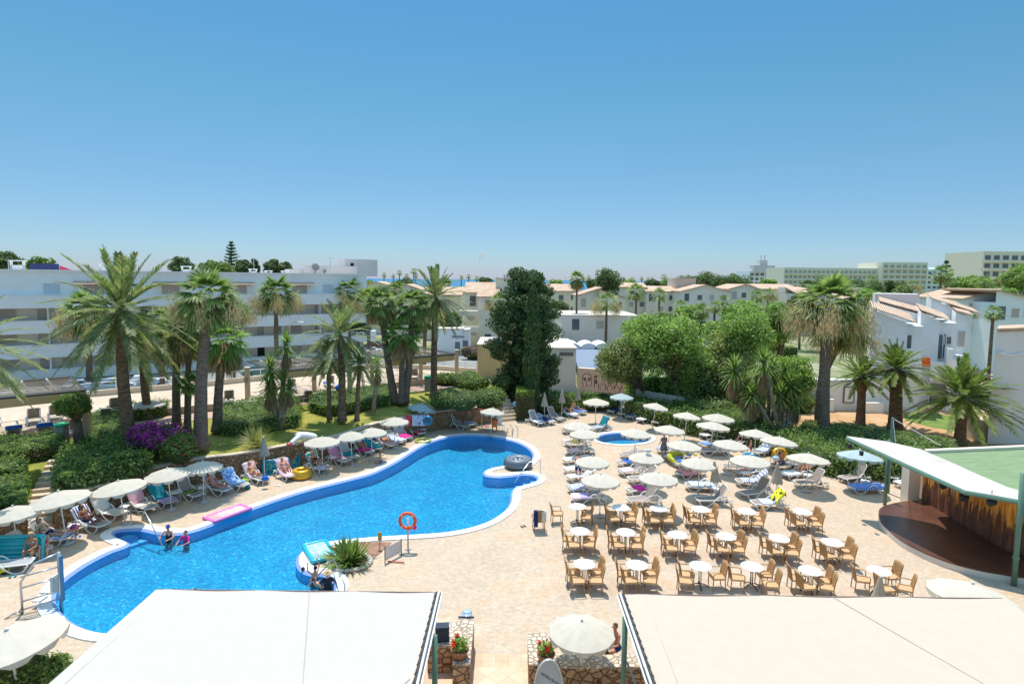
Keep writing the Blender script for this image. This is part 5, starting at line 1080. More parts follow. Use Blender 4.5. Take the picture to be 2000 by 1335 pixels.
FANC=[fan_crown(11),fan_crown(12,30),fan_crown(13,26,'fan2',-.5)]; FANF=fan_crown(14,20,'fan',-.6,1.4,9)
DATEC=[date_crown(21,50,'date',-.95,1.45,44,.17,.42,.014),date_crown(22,40,'date',-.8,1.45,38,.18,.45,.015)]; CANC=[date_crown(23,62,'date2',-.45,1.5,44,.18,.46,.015),date_crown(24,54,'date2',-.4,1.5,42,.18,.42,.016)]
SKIRT=[skirt_mesh(31),skirt_mesh(32,110,.95)]; FLOW=[flower_mesh(41),flower_mesh(42,5,.7)]
def trunk(pts,r0,r1,mat,parent,bulge=False,rings=True,name='trunk'):
    pts=[Vector(p) for p in pts]; pp=cr_spline(pts,7,False) if len(pts)>2 else [pts[0].lerp(pts[1],i/16) for i in range(17)]
    n=len(pp); rr=[]
    for i in range(n):
        t=i/(n-1); r=r0+(r1-r0)*min(1,t*1.15); r*=1+.35*math.exp(-t*9); r*=1+(.05*(i%2) if rings else 0)
        rr.append(r)
    m=MB(); m.tube(pp,rr,10); o=m.build(name,TRK[mat],parent,True); return o
def palm(kind,bx,by,z0,cx,cy,R,label,r0=.25,r1=.17,group=None,skirt=0,flow=0,var=0,depth=None,mid=None,cat='palm tree',bend=0):
    if depth is None: b=g(bx,by,z0)
    else: b=P(bx,by,depth); b.z=z0
    top=P(cx,cy,b.y); t=thing('fan_palm' if kind=='fan' else 'date_palm',label,cat,b,0,group)
    s=R*b.y/1150/1.0; dv=top-b
    mids=[Vector((0,0,0))]
    if mid: mids.append(P(mid[0],mid[1],b.y)-b)
    else: mids.append(Vector((dv.x*.35,0,dv.z*.5)))
    mids.append(dv)
    trunk(mids,r0,r1,'fan' if kind=='fan' else 'date',t)
    if kind=='fan': me=FANC[var%3]
    elif kind=='date': me=DATEC[var%2]
    elif kind=='canary': me=CANC[var%2]
    else: me=FANF
    c=obj('crown',me,t,dv); c.scale=(s,s,s*(.95 if kind!='canary' else .85)); c.rotation_euler=(U(-.05,.05),U(-.05,.05),U(0,6))
    if kind=='canary':
        m=MB(); v=[]; 
        m.lathe([(r1*.9,-.95*s*.5),(r1*1.5,-.30*s),(r1*1.9,-.16*s),(r1*1.5,-.02*s),(.05,.08*s)],14); k=m.build('crown_base',TRK['date'],t,True); k.location=dv
        V=[];Fq=[]
        for i in range(150):
            az=i*2.4; zz=-.30*s+.30*s*(i/150); rr=r1*(1.45+.4*math.sin((i/150)*PI)); ribbonleaf(V,Fq,np.array([rr*.8*math.cos(az),rr*.8*math.sin(az),zz]),sph(az,.5),.16,.11,.1,np.array([0,0,1.]),1)
        obj('frond_stubs',npmesh('frond_stubs',np.array(V),np.array(Fq),[LF['dry']]),t,dv)
    if kind=='date': 
        sk=obj('dry_fronds',SKIRT[0],t,dv); sk.scale=(s*.42,s*.42,s*.42)
    if skirt: sk=obj('dry_fronds',SKIRT[1 if skirt>1 else 0],t,dv); k=s*(.95 if skirt>1 else .8); sk.scale=(k,k,k); sk.rotation_euler=(0,0,U(0,6))
    if flow: 
        for q in range(flow): fl=obj('flower_clusters',FLOW[q%2],t,dv); fl.scale=(s*U(.9,1.1),)*3; fl.rotation_euler=(0,0,U(0,6))
    return t
ZG=1.85
palm('date',256,876,ZG,236,606,152,'tallest date palm with feathery crown rising above the left apartment roof',.36,.27,'palms in the raised garden',0,0,0,mid=(240,740))
palm('fan',176,752,.4,170,612,62,'fan palm with tan flower clusters in front of the apartments at left',.33,.26,'palms along the street',1,2,0)
palm('date',291,822,ZG,279,672,88,'short date palm just right of the tallest palm',.28,.22,'palms in the raised garden',0,0,1,mid=(281,740))
palm('fan',345,835,ZG,345,652,62,'fan palm with brown skirt between the date palm and the thick palm',.27,.21,'palms in the raised garden',2,1,1)
palm('fan',366,838,ZG,372,640,48,'slim fan palm hidden behind the thick fan palm',.2,.16,'palms in the raised garden',1,0,1)
palm('fan',392,874,ZG,407,585,80,'thick-trunked fan palm with leaning grey trunk and bushy crown',.38,.26,'palms in the raised garden',1,1,0,mid=(394,730))
palm('fan',424,842,ZG,437,668,62,'short fresh green fan palm right of the thick palm',.30,.22,'palms in the raised garden',2,0,2)
palm('fan',370,842,ZG,371,752,32,'knee-high young fan palm among the garden trunks',.12,.10,'palms in the raised garden',0,0,2)
palm('fan',541,745,.2,539,575,50,'slender fan palm standing against the white apartment facade',.26,.22,'palms along the street',1,1,0)
palm('date',668,822,ZG,664,655,92,'arching date palm above the right pergola',.27,.2,'palms in the raised garden',0,0,1,mid=(668,740))
palm('date',644,820,ZG,641,700,50,'small date palm leaning over the right pergola',.16,.13,'palms in the raised garden',0,0,0)
palm('fan',683,700,.2,682,572,40,'fan palm at the right end of the apartment facade',.25,.2,'palms along the street',1,1,1)
palm('date',697,822,ZG,703,712,48,'small date palm with thin upright fronds',.16,.13,'palms in the raised garden',0,0,1)
palm('fan',772,786,ZG,743,592,46,'fan palm left of the trio by the lawn, leaning left',.32,.22,'palms in the raised garden',2,0,0,mid=(757,700))
palm('fan',784,788,ZG,787,655,50,'low bushy fan palm in the middle of the trunk trio',.26,.2,'palms in the raised garden',2,0,2)
palm('fan',790,786,ZG,806,597,48,'fan palm of the trunk trio with the right-leaning trunk',.32,.22,'palms in the raised garden',1,0,1,mid=(800,700))
palm('date',847,776,ZG,850,580,78,'tall date palm with arching fronds near the kiosk',.28,.24,'palms in the raised garden',0,0,0)
palm('fan',1608,862,.1,1618,600,86,'massive fan palm with heavy tan flowers beside the right hedge',.42,.36,'palms in the right garden',1,2,0,mid=(1610,740))
palm('fan',1600,850,.1,1650,650,62,'second fan palm close behind the massive one',.34,.28,'palms in the right garden',0,1,1,mid=(1606,740))
palm('canary',1680,832,.0,1684,738,66,'canary date palm first from the left on the gravel',.36,.30,'canary date palms on the gravel',var=1)
palm('canary',1748,838,.0,1750,722,76,'thick canary date palm in the middle of three on the gravel',.52,.42,'canary date palms on the gravel',var=0)
palm('canary',1874,868,.0,1880,778,108,'wide canary date palm right of three, nearest the camera',.38,.33,'canary date palms on the gravel',var=0)
palm('fan',1125,668,.0,1127,545,22,'tall thin palm with a long brown skirt in front of the far houses',.2,.16,'palms among the far houses',2,0,1,depth=100)
# off-frame palm whose frond reaches in at the left edge
t=palm('date',-90,1000,0,-75,680,150,'palm mostly outside the left edge with one drooping frond in view',.3,.25,'palms in the raised garden',0,0,1,depth=26)
# smaller palms farther off: px,py of crown, R, depth
FARP=[(1185,592,34,95,'fan'),(1243,572,29,110,'fan'),(1288,577,23,120,'fan'),(975,590,28,80,'fan'),(1330,600,22,105,'fan'),(1370,607,24,95,'fan'),(1396,600,20,100,'fan'),(1445,597,22,105,'fan'),(1478,580,22,110,'fan'),(1500,575,20,115,'fan'),(1412,588,18,120,'fan'),
(1703,548,16,160,'fan'),(1782,557,17,150,'fan'),(1838,536,28,120,'fan'),(1850,545,22,125,'fan'),(1878,580,18,100,'fan'),(1923,550,20,130,'fan'),(1952,550,18,135,'fan'),(1985,538,26,120,'fan'),(1940,612,24,72,'fan'),(1760,565,15,140,'fan'),(1895,612,16,80,'fan')]
for i,(x,y,R,d,k) in enumerate(FARP):
    side='left' ; lab='fan palm among the far houses, %s from the left of the mid-distance palms'%ORD[i]
    srt=sorted(FARP); idx=srt.index((x,y,R,d,k)); lab='mid-distance fan palm among the houses, %s from the left'%ORD[idx]
    palm('fanfar',x,y,0,x,y,R,lab,.22,.17,'palms among the far houses',1 if i%2 else 0,1 if i%3==0 else 0,0,depth=d)
HZ=[(750,537,7),(768,539,6),(780,533,8),(794,539,7),(808,530,9),(812,538,7),(901,541,6),(915,540,7),(931,544,8),(942,545,6),(1150,542,7),(1218,545,7),(1235,546,8),(1253,544,6),(1266,545,6),(1274,545,6),(1297,541,9),(1331,541,6),(1342,543,7)]
hz=sorted(HZ)
for i,(x,y,R) in enumerate(hz):
    d=330; b=P(x,y,d); t=thing('fan_palm','tiny palm on the sea horizon, %s from the left'%ORD[i],'palm tree',(b.x,b.y,0),0,'palms on the sea front')
    m=MB(); m.tube([(0,0,0),(0,0,b.z)],.28,5); m.build('trunk',TRK['fan'],t); s=R*d/1150; c=obj('crown',FANF,t,(0,0,b.z)); c.scale=(s,s,s)
# --- hedges and bushes
def hedge(px,z0,h,label,mat='hedge',n=2500,size=.16,name='hedge',group=None,sidemat=None,cat='hedge',world=None,rough=.12):
    pts=world or [g(x,y,z0) for x,y in px]; pts=[Vector((p[0],p[1],0)) for p in pts]
    if area(pts)<0: pts=pts[::-1]
    c=sum(pts,Vector())/len(pts); loc=[(p-c) for p in pts]; P2=[(p.x,p.y) for p in loc]
    tri=geometry.tessellate_polygon([[Vector((x,y,0)) for x,y in P2]]); At=[];
    for a,b,d in tri: At.append(abs((Vector(P2[b])-Vector(P2[a])).cross(Vector(P2[d])-Vector(P2[a])))/2)
    per=[(Vector(P2[(i+1)%len(P2)])-Vector(P2[i])).length for i in range(len(P2))]; As=[L*h for L in per]
    T=sum(At)+sum(As)+1e-6; pos=[];nr=[];mi=[]
    nt=int(n*sum(At)/T)
    for k in random.choices(range(len(tri)),At,k=nt):
        a,b,d=[Vector(P2[i]) for i in tri[k]]; u,v_=random.random(),random.random()
        if u+v_>1: u,v_=1-u,1-v_
        q=a+(b-a)*u+(d-a)*v_; pos.append((q.x,q.y,h+random.gauss(0,rough*.5)+rough*.8*math.sin(q.x*2.3)*math.sin(q.y*2.7))); nr.append((0,0,1)); mi.append(0)
    for k in random.choices(range(len(per)),As,k=n-nt):
        a,b=Vector(P2[k]),Vector(P2[(k+1)%len(P2)]); e=(b-a).normalized(); q=a+(b-a)*random.random(); zz=h*random.random(); o_=random.gauss(0,rough*.5)
        pos.append((q.x+e.y*o_,q.y-e.x*o_,zz)); nr.append((e.y,-e.x,.3)); mi.append(1 if (sidemat and zz<h*.8+U(-.1,.1)) else 0)
    V,Fq=leaves(np.array(pos),np.array(nr,dtype=float),size)
    t=thing(name,label,cat,(c.x,c.y,z0),0,group)
    me=npmesh('foliage',V,Fq,[LF[mat],LF[sidemat or mat]],mi); obj('foliage',me,t)
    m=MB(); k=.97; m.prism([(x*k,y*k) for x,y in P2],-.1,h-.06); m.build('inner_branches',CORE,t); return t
def bush(cx,cy,z0,rx,rz,label,mat='shrub',n=1200,size=.2,ry=None,name='shrub',cat='shrub',group=None,mat2=None,f2=.0,lobes=5,depth=None):
    """cx,cy = photo pixel of the foot on the ground; rx, rz in metres"""
    b=g(cx,cy,z0) if depth is None else Vector((P(cx,cy,depth).x,depth,z0)); ry=ry or rx
    t=thing(name,label,cat,b,0,group); pos=[];nr=[];mi=[]; m=MB()
    ls=[(0,0,rz*.45,rx*.8,ry*.8,rz*.55)]+[(rx*.55*math.cos(a),ry*.55*math.sin(a),rz*U(.3,.6),rx*U(.35,.55),ry*U(.35,.55),rz*U(.35,.5)) for a in [U(0,6) for _ in range(lobes)]]
    for (x,y,z,a,bb,cc) in ls: m.ell((x,y,max(z,cc*.6)),(a*.85,bb*.85,cc*.85),8,6)
    for i in range(n):
        x,y,z,a,bb,cc=random.choice(ls); v=np.random.default_rng(i+int(cx)).normal(0,1,3) if False else RNG.normal(0,1,3); v/=np.linalg.norm(v); 
        if v[2]<-.3: v[2]=-v[2]
        k=U(.8,1.12); pos.append((x+v[0]*a*k,y+v[1]*bb*k,max(.03,max(z,cc*.6)+v[2]*cc*k))); nr.append(v); mi.append(1 if (mat2 and random.random()<f2) else 0)
    V,Fq=leaves(np.array(pos),np.array(nr),size); obj('foliage',npmesh('foliage',V,Fq,[LF[mat],LF[mat2 or mat]],mi),t); m.build('inner_branches',CORE,t,True); return t
hedge([(-60,960),(-60,990),(52,990),(56,948),(40,925),(-60,930)],ZW,.5,'clipped hedge block lowest left of the garden stairs','hedge',4000,.13)
hedge([(-60,935),(50,938),(52,905),(-60,905)],ZW+.2,.6,'clipped hedge block behind the lowest one at the left edge','hedge',3000,.13)
hedge([(-60,905),(30,903),(32,868),(-60,872)],ZL-.1,.7,'dark clipped hedge at the left edge near the blue draped loungers','hedge',2600,.13)
hedge([(38,910),(118,893),(132,862),(38,878)],ZL-.2,.85,'clipped hedge with bright green top and brown twiggy sides','hedge',4200,.12,sidemat='brownhedge')
hedge([(112,958),(135,962),(290,922),(282,885),(160,892),(118,915)],ZW,.95,'large leafy shrub bed right of the garden stairs','hedge',9000,.16,sidemat='shrub',name='shrub_bed',cat='shrub',rough=.3)
hedge([(170,885),(245,880),(245,830),(300,822),(330,815),(330,800),(235,808),(172,828)],ZL-.15,.8,'dark hedge around the foot of the tallest date palm','hedge',6000,.14,rough=.2)
bush(308,888,ZG-.1,2.1,1.9,'magenta bougainvillea in full bloom beside the tallest palm','bloom',4500,.16,1.2,name='bougainvillea',mat2='shrub',f2=.12)
bush(352,905,ZG-.2,1.2,1.6,'dark green shrub dotted with red flowers beside the bougainvillea','hedge',2200,.15,1.0,mat2='red',f2=.04)
hedge([(434,852),(500,850),(585,832),(585,800),(560,790),(436,806)],ZG-.1,.85,'rounded dark hedge behind the tuft of pampas grass','hedge',7000,.15,rough=.25)
hedge([(604,806),(640,812),(762,790),(762,765),(690,770),(606,782)],ZG,.75,'clipped hedge row under the palm trunks in mid garden','hedge',5000,.14,rough=.15)
def tuft(px,py,z0,L,n,label,mat='grass',name='grass_tuft',el0=.4,el1=1.45,w=.03,cat='plant',droop=.5,group=None,depth=None,off=0,core=None):
    b=g(px,py,z0); t=thing(name,label,cat,b,0,group); V=[];Fq=[]
    for i in range(n):
        az=U(0,6.28); el=U(el0,el1); ribbonleaf(V,Fq,np.array([U(-.15,.15)*L,U(-.15,.15)*L,off]),sph(az,el),L*U(.6,1.1),w*U(.7,1.2),droop*U(.4,1.3)*math.cos(el),np.array([0,0,1.])+sph(az+1.5,0)*.5,4)
    obj('leaves',npmesh('leaves',np.array(V),np.array(Fq),[LF[mat]]),t); return t
tuft(500,868,ZG-.15,1.5,340,'tuft of pale ornamental grass on the lawn')
for i,(x,y,rx,rz,lb) in enumerate([(870,792,1.6,1.3,'round clipped bush behind the pale folded parasol'),(903,800,1.9,1.5,'flower-speckled round bush left of the curved wall end'),(948,797,1.7,1.6,'boxy pale green bush above the curved wall end'),(866,752,1.6,1.2,'low dark bush beside the date palm trunk near the terrace'),(905,752,2.2,1.3,'dark clipped bush in front of the ochre wall'),(985,760,1.3,1.4,'dark shrub at the foot of the conifer'),(930,760,1.5,1.2,'small bush between the dark and pale bushes')]):
    bush(x,y,ZG,rx,rz,lb,'hedge' if i!=1 else 'shrub',2200,.15,group='clipped bushes at the garden end',mat2='olive',f2=.15)
hedge([(1008,822),(1043,820),(1042,806),(1009,807)],.0,2.55,'tall square topiary with yellow-green top beside the stairs','lime',5000,.12,name='topiary_hedge',sidemat='brownhedge',rough=.05)
bush(1080,806,.1,2.6,1.9,'dark leafy shrub behind the folded parasols','shrub',2500,.22,1.0); bush(1140,796,.1,2.8,1.6,'broad green shrub below the mural wall','hedge',2500,.17,1.0); bush(1180,800,.1,2.6,1.2,'low green shrub right of the broad one below the mural','hedge',1800,.17,1.0)
hedge([(1225,815),(1300,835),(1345,850),(1440,865),(1480,875),(1500,850),(1420,815),(1300,790),(1225,790)],0,1.25,'long leafy hedge bank behind the rear loungers','hedge',15000,.17,sidemat='shrub',rough=.35)
hedge([(1480,875),(1560,915),(1640,935),(1740,940),(1850,950),(1860,912),(1700,894),(1600,872),(1500,856)],0,1.2,'dark hedge bank along the right side of the pool deck','hedge',15000,.17,sidemat='shrub',rough=.4)
hedge([(1290,806),(1380,832),(1430,822),(1400,800),(1310,785)],0,1.6,'rounded dark hedge behind the long hedge bank','shrub',5000,.18,rough=.3)
hedge([(1560,868),(1640,876),(1740,892),(1862,908),(1862,890),(1740,872),(1640,858),(1570,850)],0,1.25,'variegated clipped hedge between the gravel and the stage roof','shrub',11000,.15,sidemat='hedge',rough=.15)
bush(20,1370,0,1.5,1.5,'glossy green shrub cut off by the bottom left corner','hedge',3500,.12,1.3); bush(75,1372,0,.9,1.2,'smaller glossy shrub beside the corner parasol','hedge',1800,.12,.9)
bush(1168,1290,.2,.5,.6,'low flowering plant behind the stone wall near the torn parasol','hedge',500,.08,.3)
# --- broadleaf trees
def tree(bx,by,z0,cx,cy,rx,rz,label,mat='broad',n=5000,size=.22,cl=34,depth=None,name='broadleaf_tree',cat='tree',r0=.18,clr=.34,group=None,tk='tree',stems=1,flat=1):
    b=g(bx,by,z0) if depth is None else Vector((P(bx,by,depth).x,depth,z0))
    top=P(cx,cy,b.y)-b; R=rx*b.y/1150; Z=rz*b.y/1150; t=thing(name,label,cat,b,0,group); cs=[]
    for i in range(cl):
        v=RNG.normal(0,1,3); v/=np.linalg.norm(v); k=U(.25,1.0)**.55; cs.append(Vector((top.x+v[0]*R*k*(1-clr*.6),v[1]*R*k*.8,top.z+v[2]*Z*k*(1-clr*.6))))
    m=MB(); fork=Vector((top.x*.4,0,max(.4,(top.z-Z)*.8)))
    m.tube([(0,0,-.1),fork*.5+Vector((U(-.1,.1),0,0)),fork],[r0*1.2,r0,r0*.85],8)
    for c in cs[:max(8,cl//3)]: m.tube([fork,fork.lerp(c,.5)+Vector((U(-.3,.3),U(-.3,.3),U(0,.3))),c],[r0*.6,r0*.3,r0*.1],5)
    m.build('trunk',TRK[tk],t,True)
    pos=[];nr=[]
    per=n//cl
    for c in cs:
        rr=min(R,Z)*(clr+.10)*U(.7,1.25); v=RNG.normal(0,1,(per,3)); v=nrmz(v)*(RNG.uniform(.3,1,(per,1))**.5); v[:,2]*=.75*flat; pos.append(v*rr+np.array(c)); nr.append(v+np.array([0,0,.4]))
    V,Fq=leaves(np.concatenate(pos),np.concatenate(nr),size); obj('crown',npmesh('crown',V,Fq,[LF[mat]]),t); return t
tree(1334,806,0,1290,662,75,66,'large leafy deciduous tree with open crown at centre right','broad',17000,.26,80,r0=.22)
tree(1285,800,0,1212,705,50,48,'rounded pale olive tree in front of the mural wall','olive',14000,.21,60,r0=.25)
tree(1370,800,0,1335,700,62,58,'green tree with pale trunk merging with the large leafy tree','broad',7000,.25,40,r0=.15)
tree(1430,800,0,1415,700,55,60,'green tree between the large leafy tree and the yuccas','olive',7000,.25,38,r0=.15)
tree(1250,760,0,1255,655,40,40,'leafy tree rising behind the pale olive tree','broad',8000,.26,44,depth=58)
tree(1540,790,0,1545,735,45,50,'leafy tree filling the gap behind the yucca clump','broad',8000,.25,44,depth=48)
tree(1330,800,0,1345,760,55,45,'loose green tree behind the grey garden wall','broad',5000,.22,36,r0=.15)
tree(1460,800,0,1455,655,54,70,'blue-green leafy tree left of the massive fan palm','broad',15000,.25,74,r0=.2)
tree(1400,806,0,1395,745,42,40,'dark dense tree between the two leafy trees','conifer',6000,.22,30,r0=.18)
tree(1525,790,0,1512,640,36,55,'leafy tree touching the massive fan palm crown','broad',9000,.25,50,r0=.18)
tree(158,872,ZL,142,788,40,22,'small pine with twisted trunk and feathery round crown on the terrace','pine',11000,.13,40,name='pine_tree',r0=.26,clr=.5)
def conifer(bx,by,z0,cx,cy,rx,rz,label,n=14000,mat='conifer',col=False):
    b=g(bx,by,z0); top=P(cx,cy,b.y)-b; R=rx*b.y/1150; Z=rz*b.y/1150; t=thing('conifer',label,'tree',b)
    m=MB(); m.tube([(0,0,0),(top.x*.6,0,top.z),(top.x,0,top.z+Z*.8)],[.4,.2,.05],8); m.build('trunk',TRK['tree'],t,True)
    pos=[];nr=[];dr=[]
    K=125 if not col else 1
    if col:
        for i in range(n):
            s=random.random(); r=R*(math.sin(PI*min(1,.16+.84*s))**.5)*U(.75,1.05)*(1+.12*math.sin(s*23)); a=U(0,6.28); pos.append((top.x+r*math.cos(a),r*math.sin(a),top.z-Z+2*Z*s)); nr.append((math.cos(a),math.sin(a),.3)); dr.append((math.cos(a)*.25,math.sin(a)*.25,1))
    else:
        for k in range(K):
            s=random.random(); a=U(0,6.28); rr=R*(math.sin(PI*(.12+.80*s))**.7)*U(.45,1.12); c=np.array([top.x+rr*math.cos(a),rr*math.sin(a)*.9,top.z-Z+2*Z*s]); q=U(.6,1.15); 
            for j in range(n//K):
                v=RNG.normal(0,1,3); v/=np.linalg.norm(v); pos.append(c+v*q*np.array([.8,.8,.6])+np.array([math.cos(a),math.sin(a),.3])*U(0,.7)); nr.append(v); dr.append((math.cos(a)*.7,math.sin(a)*.7,.7))
    if not col: m=MB(); [m.ell((top.x+R*.25*math.sin(i*2),R*.2*math.cos(i*2),top.z-Z*.85+Z*1.5*i/6),(R*.42*math.sin(PI*(.2+.62*i/6)),R*.4*math.sin(PI*(.2+.62*i/6)),Z*.3),9,7) for i in range(7)]; m.build('inner_branches',CORE,t,True)
    V,Fq=leaves(np.array(pos),np.array(nr,dtype=float),.34 if not col else .24,.4,np.array(dr,dtype=float)); obj('crown',npmesh('crown',V,Fq,[LF[mat]]),t)
    if col: m=MB(); m.ell((top.x,0,top.z),(R*.7,R*.7,Z*.95),10,10); m.build('inner_branches',CORE,t,True)
    return t
conifer(1015,786,.3,1028,652,60,118,'huge dark conifer with ragged tufted outline at the centre',30000)
conifer(1040,806,.3,1040,675,17,120,'narrow dark cypress column in front of the huge conifer',9000,'cyp',True)
def norfolk(px,ytop,ybot,d,label,w=22):
    a=P(px,ybot,d); b=P(px,ytop,d); t=thing('norfolk_pine',label,'tree',(a.x,a.y,0)); h=b.z; R=w*d/1150; z0=a.z
    m=MB(); m.tube([(0,0,0),(0,0,h)],[.35,.05],6); m.build('trunk',TRK['tree'],t)
    pos=[];nr=[]
    for k in range(11):
        s=k/10; z=z0+(h-z0)*s; r=R*(1-s)**.8*U(.85,1.1)+.3
        for j in range(7):
            az=j*2*PI/7+k
            for i in range(26): q=i/25; pos.append((r*q*math.cos(az)+random.gauss(0,.12),r*q*math.sin(az)+random.gauss(0,.12),z+.28*r*q*q+random.gauss(0,.10))); nr.append((0,0,1))
    V,Fq=leaves(np.array(pos),np.array(nr,dtype=float),.55,.45); obj('crown',npmesh('crown',V,Fq,[LF['conifer']]),t)
norfolk(453,474,535,150,'lone norfolk pine with tiered branches above the apartment roof',19)
norfolk(1843,512,600,130,'norfolk pine behind the fan palms near the far hotels',26)
for i,(x,y,rx,rz,d,lb,mt) in enumerate([(12,510,28,24,110,'dark bushy tree at the far left skyline','far'),(80,520,26,12,120,'light green treetop behind the blue hoarding','pine'),(420,525,34,12,130,'low treetop left of the norfolk pine','pine'),(356,522,22,12,120,'treetop beside the roof chimney','far'),(475,522,14,14,140,'round treetop right of the norfolk pine','far'),(498,522,10,12,135,'shaggy treetop behind the roof aerial','far'),(532,524,14,12,135,'shaggy round treetop in the middle of three above the roof','far'),(558,526,14,9,135,'shaggy treetop nearest the satellite dishes','far'),
(1187,550,26,36,140,'airy casuarina tree near the centre horizon','far'),(1380,548,34,10,190,'wide dark treetop behind the tiled roofs','far'),(1440,551,40,10,190,'long treetop left of the white hotel','far'),(1660,562,50,12,170,'treetop band under the stepped hotel','far'),(1730,566,50,14,150,'treetop band right under the stepped hotel','far'),(1900,556,45,18,140,'slope of treetops left of the beige hotel','broad'),(1820,590,40,22,110,'leafy tree left of the norfolk pine base','broad'),(1990,545,30,30,120,'tree at the right edge below the beige hotel','broad'),(1450,610,40,25,95,'leafy tree behind the parking lot','broad'),(1350,612,30,16,100,'leafy treetop near the parking lot palms','broad'),(1760,590,36,18,100,'leafy tree behind the tiled house','broad'),(1340,556,50,9,220,'flat treetops behind the centre roofs','far')]):
    tree(x,y+rz,0,x,y,rx,max(rz,20),lb,mt,4200,.55,40,depth=d,r0=.25,clr=.42,group='trees in the distance')
# yuccas
def yucca_head(seed):
    random.seed(seed); V=[];Fq=[]
    for i in range(90):
        t=i/89; ribbonleaf(V,Fq,np.array([0,0,-.35*t]),sph(i*2.4,1.4-1.9*t),.75*U(.85,1.1),.07,.12+.3*t,np.array([0,0,1.]),3)
    return npmesh('leaf_head',np.array(V),np.array(Fq),[LF['yuc']])
YH=[yucca_head(51),yucca_head(52)]
def yucca(bx,by,z0,heads,label,group=None):
    b=g(bx,by,z0); t=thing('yucca',label,'yucca',b,0,group)
    for i,(x,y,s) in enumerate(heads):
        h=P(x,y,b.y)-b; h.y=U(-.4,.4); m=MB(); m.tube([(h.x*.12,0,-.05),(h.x*.5,h.y*.5,h.z*.4),(h.x,h.y,h.z)],[.20,.15,.12],7); m.build('stem',TRK['yucca'],t,True)
        c=obj('leaf_head',YH[i%2],t,h); c.scale=(s*1.25,)*3; c.rotation_euler=(0,0,U(0,6))
        k=obj('dry_leaves',SKIRT[1],t,(h.x,h.y,h.z-.55*s)); k.scale=(s*.5,s*.5,s*1.1)
yucca(545,838,ZG-.1,[(557,668,1.15),(530,712,1.25),(528,745,1.2),(556,738,1.15),(568,752,.9)],'branching yucca with several leafy heads left of the right pergola')
yucca(728,804,ZG,[(735,712,1.0)],'single-headed yucca among the garden palms')
yucca(1495,850,.1,[(1432,715,1.5),(1455,745,1.4),(1475,735,1.4),(1508,712,1.5),(1530,720,1.4)],'left half of the big yucca clump with shaggy skirts','big yucca clump')
yucca(1535,862,.1,[(1490,700,1.5),(1548,745,1.5),(1556,770,1.4),(1525,765,1.3),(1470,765,1.3)],'right half of the big yucca clump with shaggy skirts','big yucca clump')
yucca(1010,790,.3,[(1002,745,1.2),(1016,750,1.2),(1030,760,1.0)],'dark spiky yucca at the foot of the huge conifer')
tuft(683,1100,.05,1.25,230,'spiky dwarf fan palm in the poolside planter bed','yuc','dwarf_palm',.25,1.5,.11,'plant',.15)
random.seed(77)
for i,(x,y,rx,rz,d,lb,mt) in enumerate([(1250,640,30,22,84,'leafy tree in front of the low hall at its right end','broad'),(1400,650,34,24,80,'green tree beside the parking lot','broad'),(1300,622,26,16,100,'treetop between the parking lot palms','far'),(1475,632,34,26,82,'bushy tree left of the massive palm among the lot','broad'),(1530,610,34,26,90,'dark tree behind the tree touching the massive palm','far'),(1565,590,30,18,105,'treetop below the low tiled house','far'),(1360,636,24,14,92,'small round tree in the middle of the lot','far'),(1430,622,24,14,96,'small treetop at the back of the lot','far'),(1690,580,30,20,110,'leafy treetop right behind the massive palm','broad'),(1915,585,30,16,95,'green treetop behind the stepped white row','broad'),(1870,575,26,14,110,'low green treetop left of the white tiled house','pine'),(1960,572,26,12,100,'hedge-like treetop at the right under the beige hotel','broad'),(700,640,26,18,88,'dark shrub-like tree at the corner of the apartments','far'),(880,625,26,18,98,'dark tree behind the kiosk','far'),(830,632,22,16,96,'green tree left of the kiosk','broad'),(1095,600,20,14,118,'treetop right of the conifer','far')]):
    tree(x,y+rz,0,x,y,rx,rz,lb,mt,3600,.42,34,depth=d,r0=.2,clr=.42,group='trees in the distance')
for i,(x0,x1,y,d,h,lb) in enumerate([(1090,1122,668,93,2.0,'clipped dark hedge in front of the low hall'),(1372,1412,650,88,2.2,'clipped rectangular hedge beside the lot palms'),(1500,1560,640,92,1.8,'clipped hedge at the back of the lot'),(1240,1300,650,96,1.6,'low clipped hedge below the hall')]):
    a=P(x0,y,d); b=P(x1,y,d); hedge(None,0,h,lb,'hedge',1800,.3,world=[(a.x,d),(b.x,d),(b.x,d+2),(a.x,d+2)],group='clipped hedges in the distance')
for i,(x,y,d,rx,rz,lb) in enumerate([(921,690,88,1.6,2.0,'pink bougainvillea bush left of the ochre building'),(945,682,92,1.4,2.2,'darker pink bougainvillea behind the ochre building'),(1912,690,70,2.0,1.6,'magenta flower bed by the path at far right'),(1905,722,62,1.8,1.2,'pink flower bed nearer along the path at right')]):
    bush(x,y,0,rx,rz,lb,'shrub',1200,.3,depth=d,mat2='bloom',f2=.35,name='bougainvillea',cat='shrub')

for (x,y,rx,rz,lb) in ((1262,785,2.4,2.6,'leafy shrub behind the pinkish grey garden wall'),(1300,790,2.6,3.0,'tall green shrub right behind the end of the garden wall'),(1348,795,2.4,2.6,'dark shrub filling the gap below the leafy trees'),(1450,800,3.0,2.4,'shrub mass behind the yucca clump at left'),(1560,800,2.2,2.0,'low shrub between the yuccas and the white annexe')):
    bush(x,y,0,rx,rz,lb,'broad' if x<1340 else 'hedge',2600,.2)

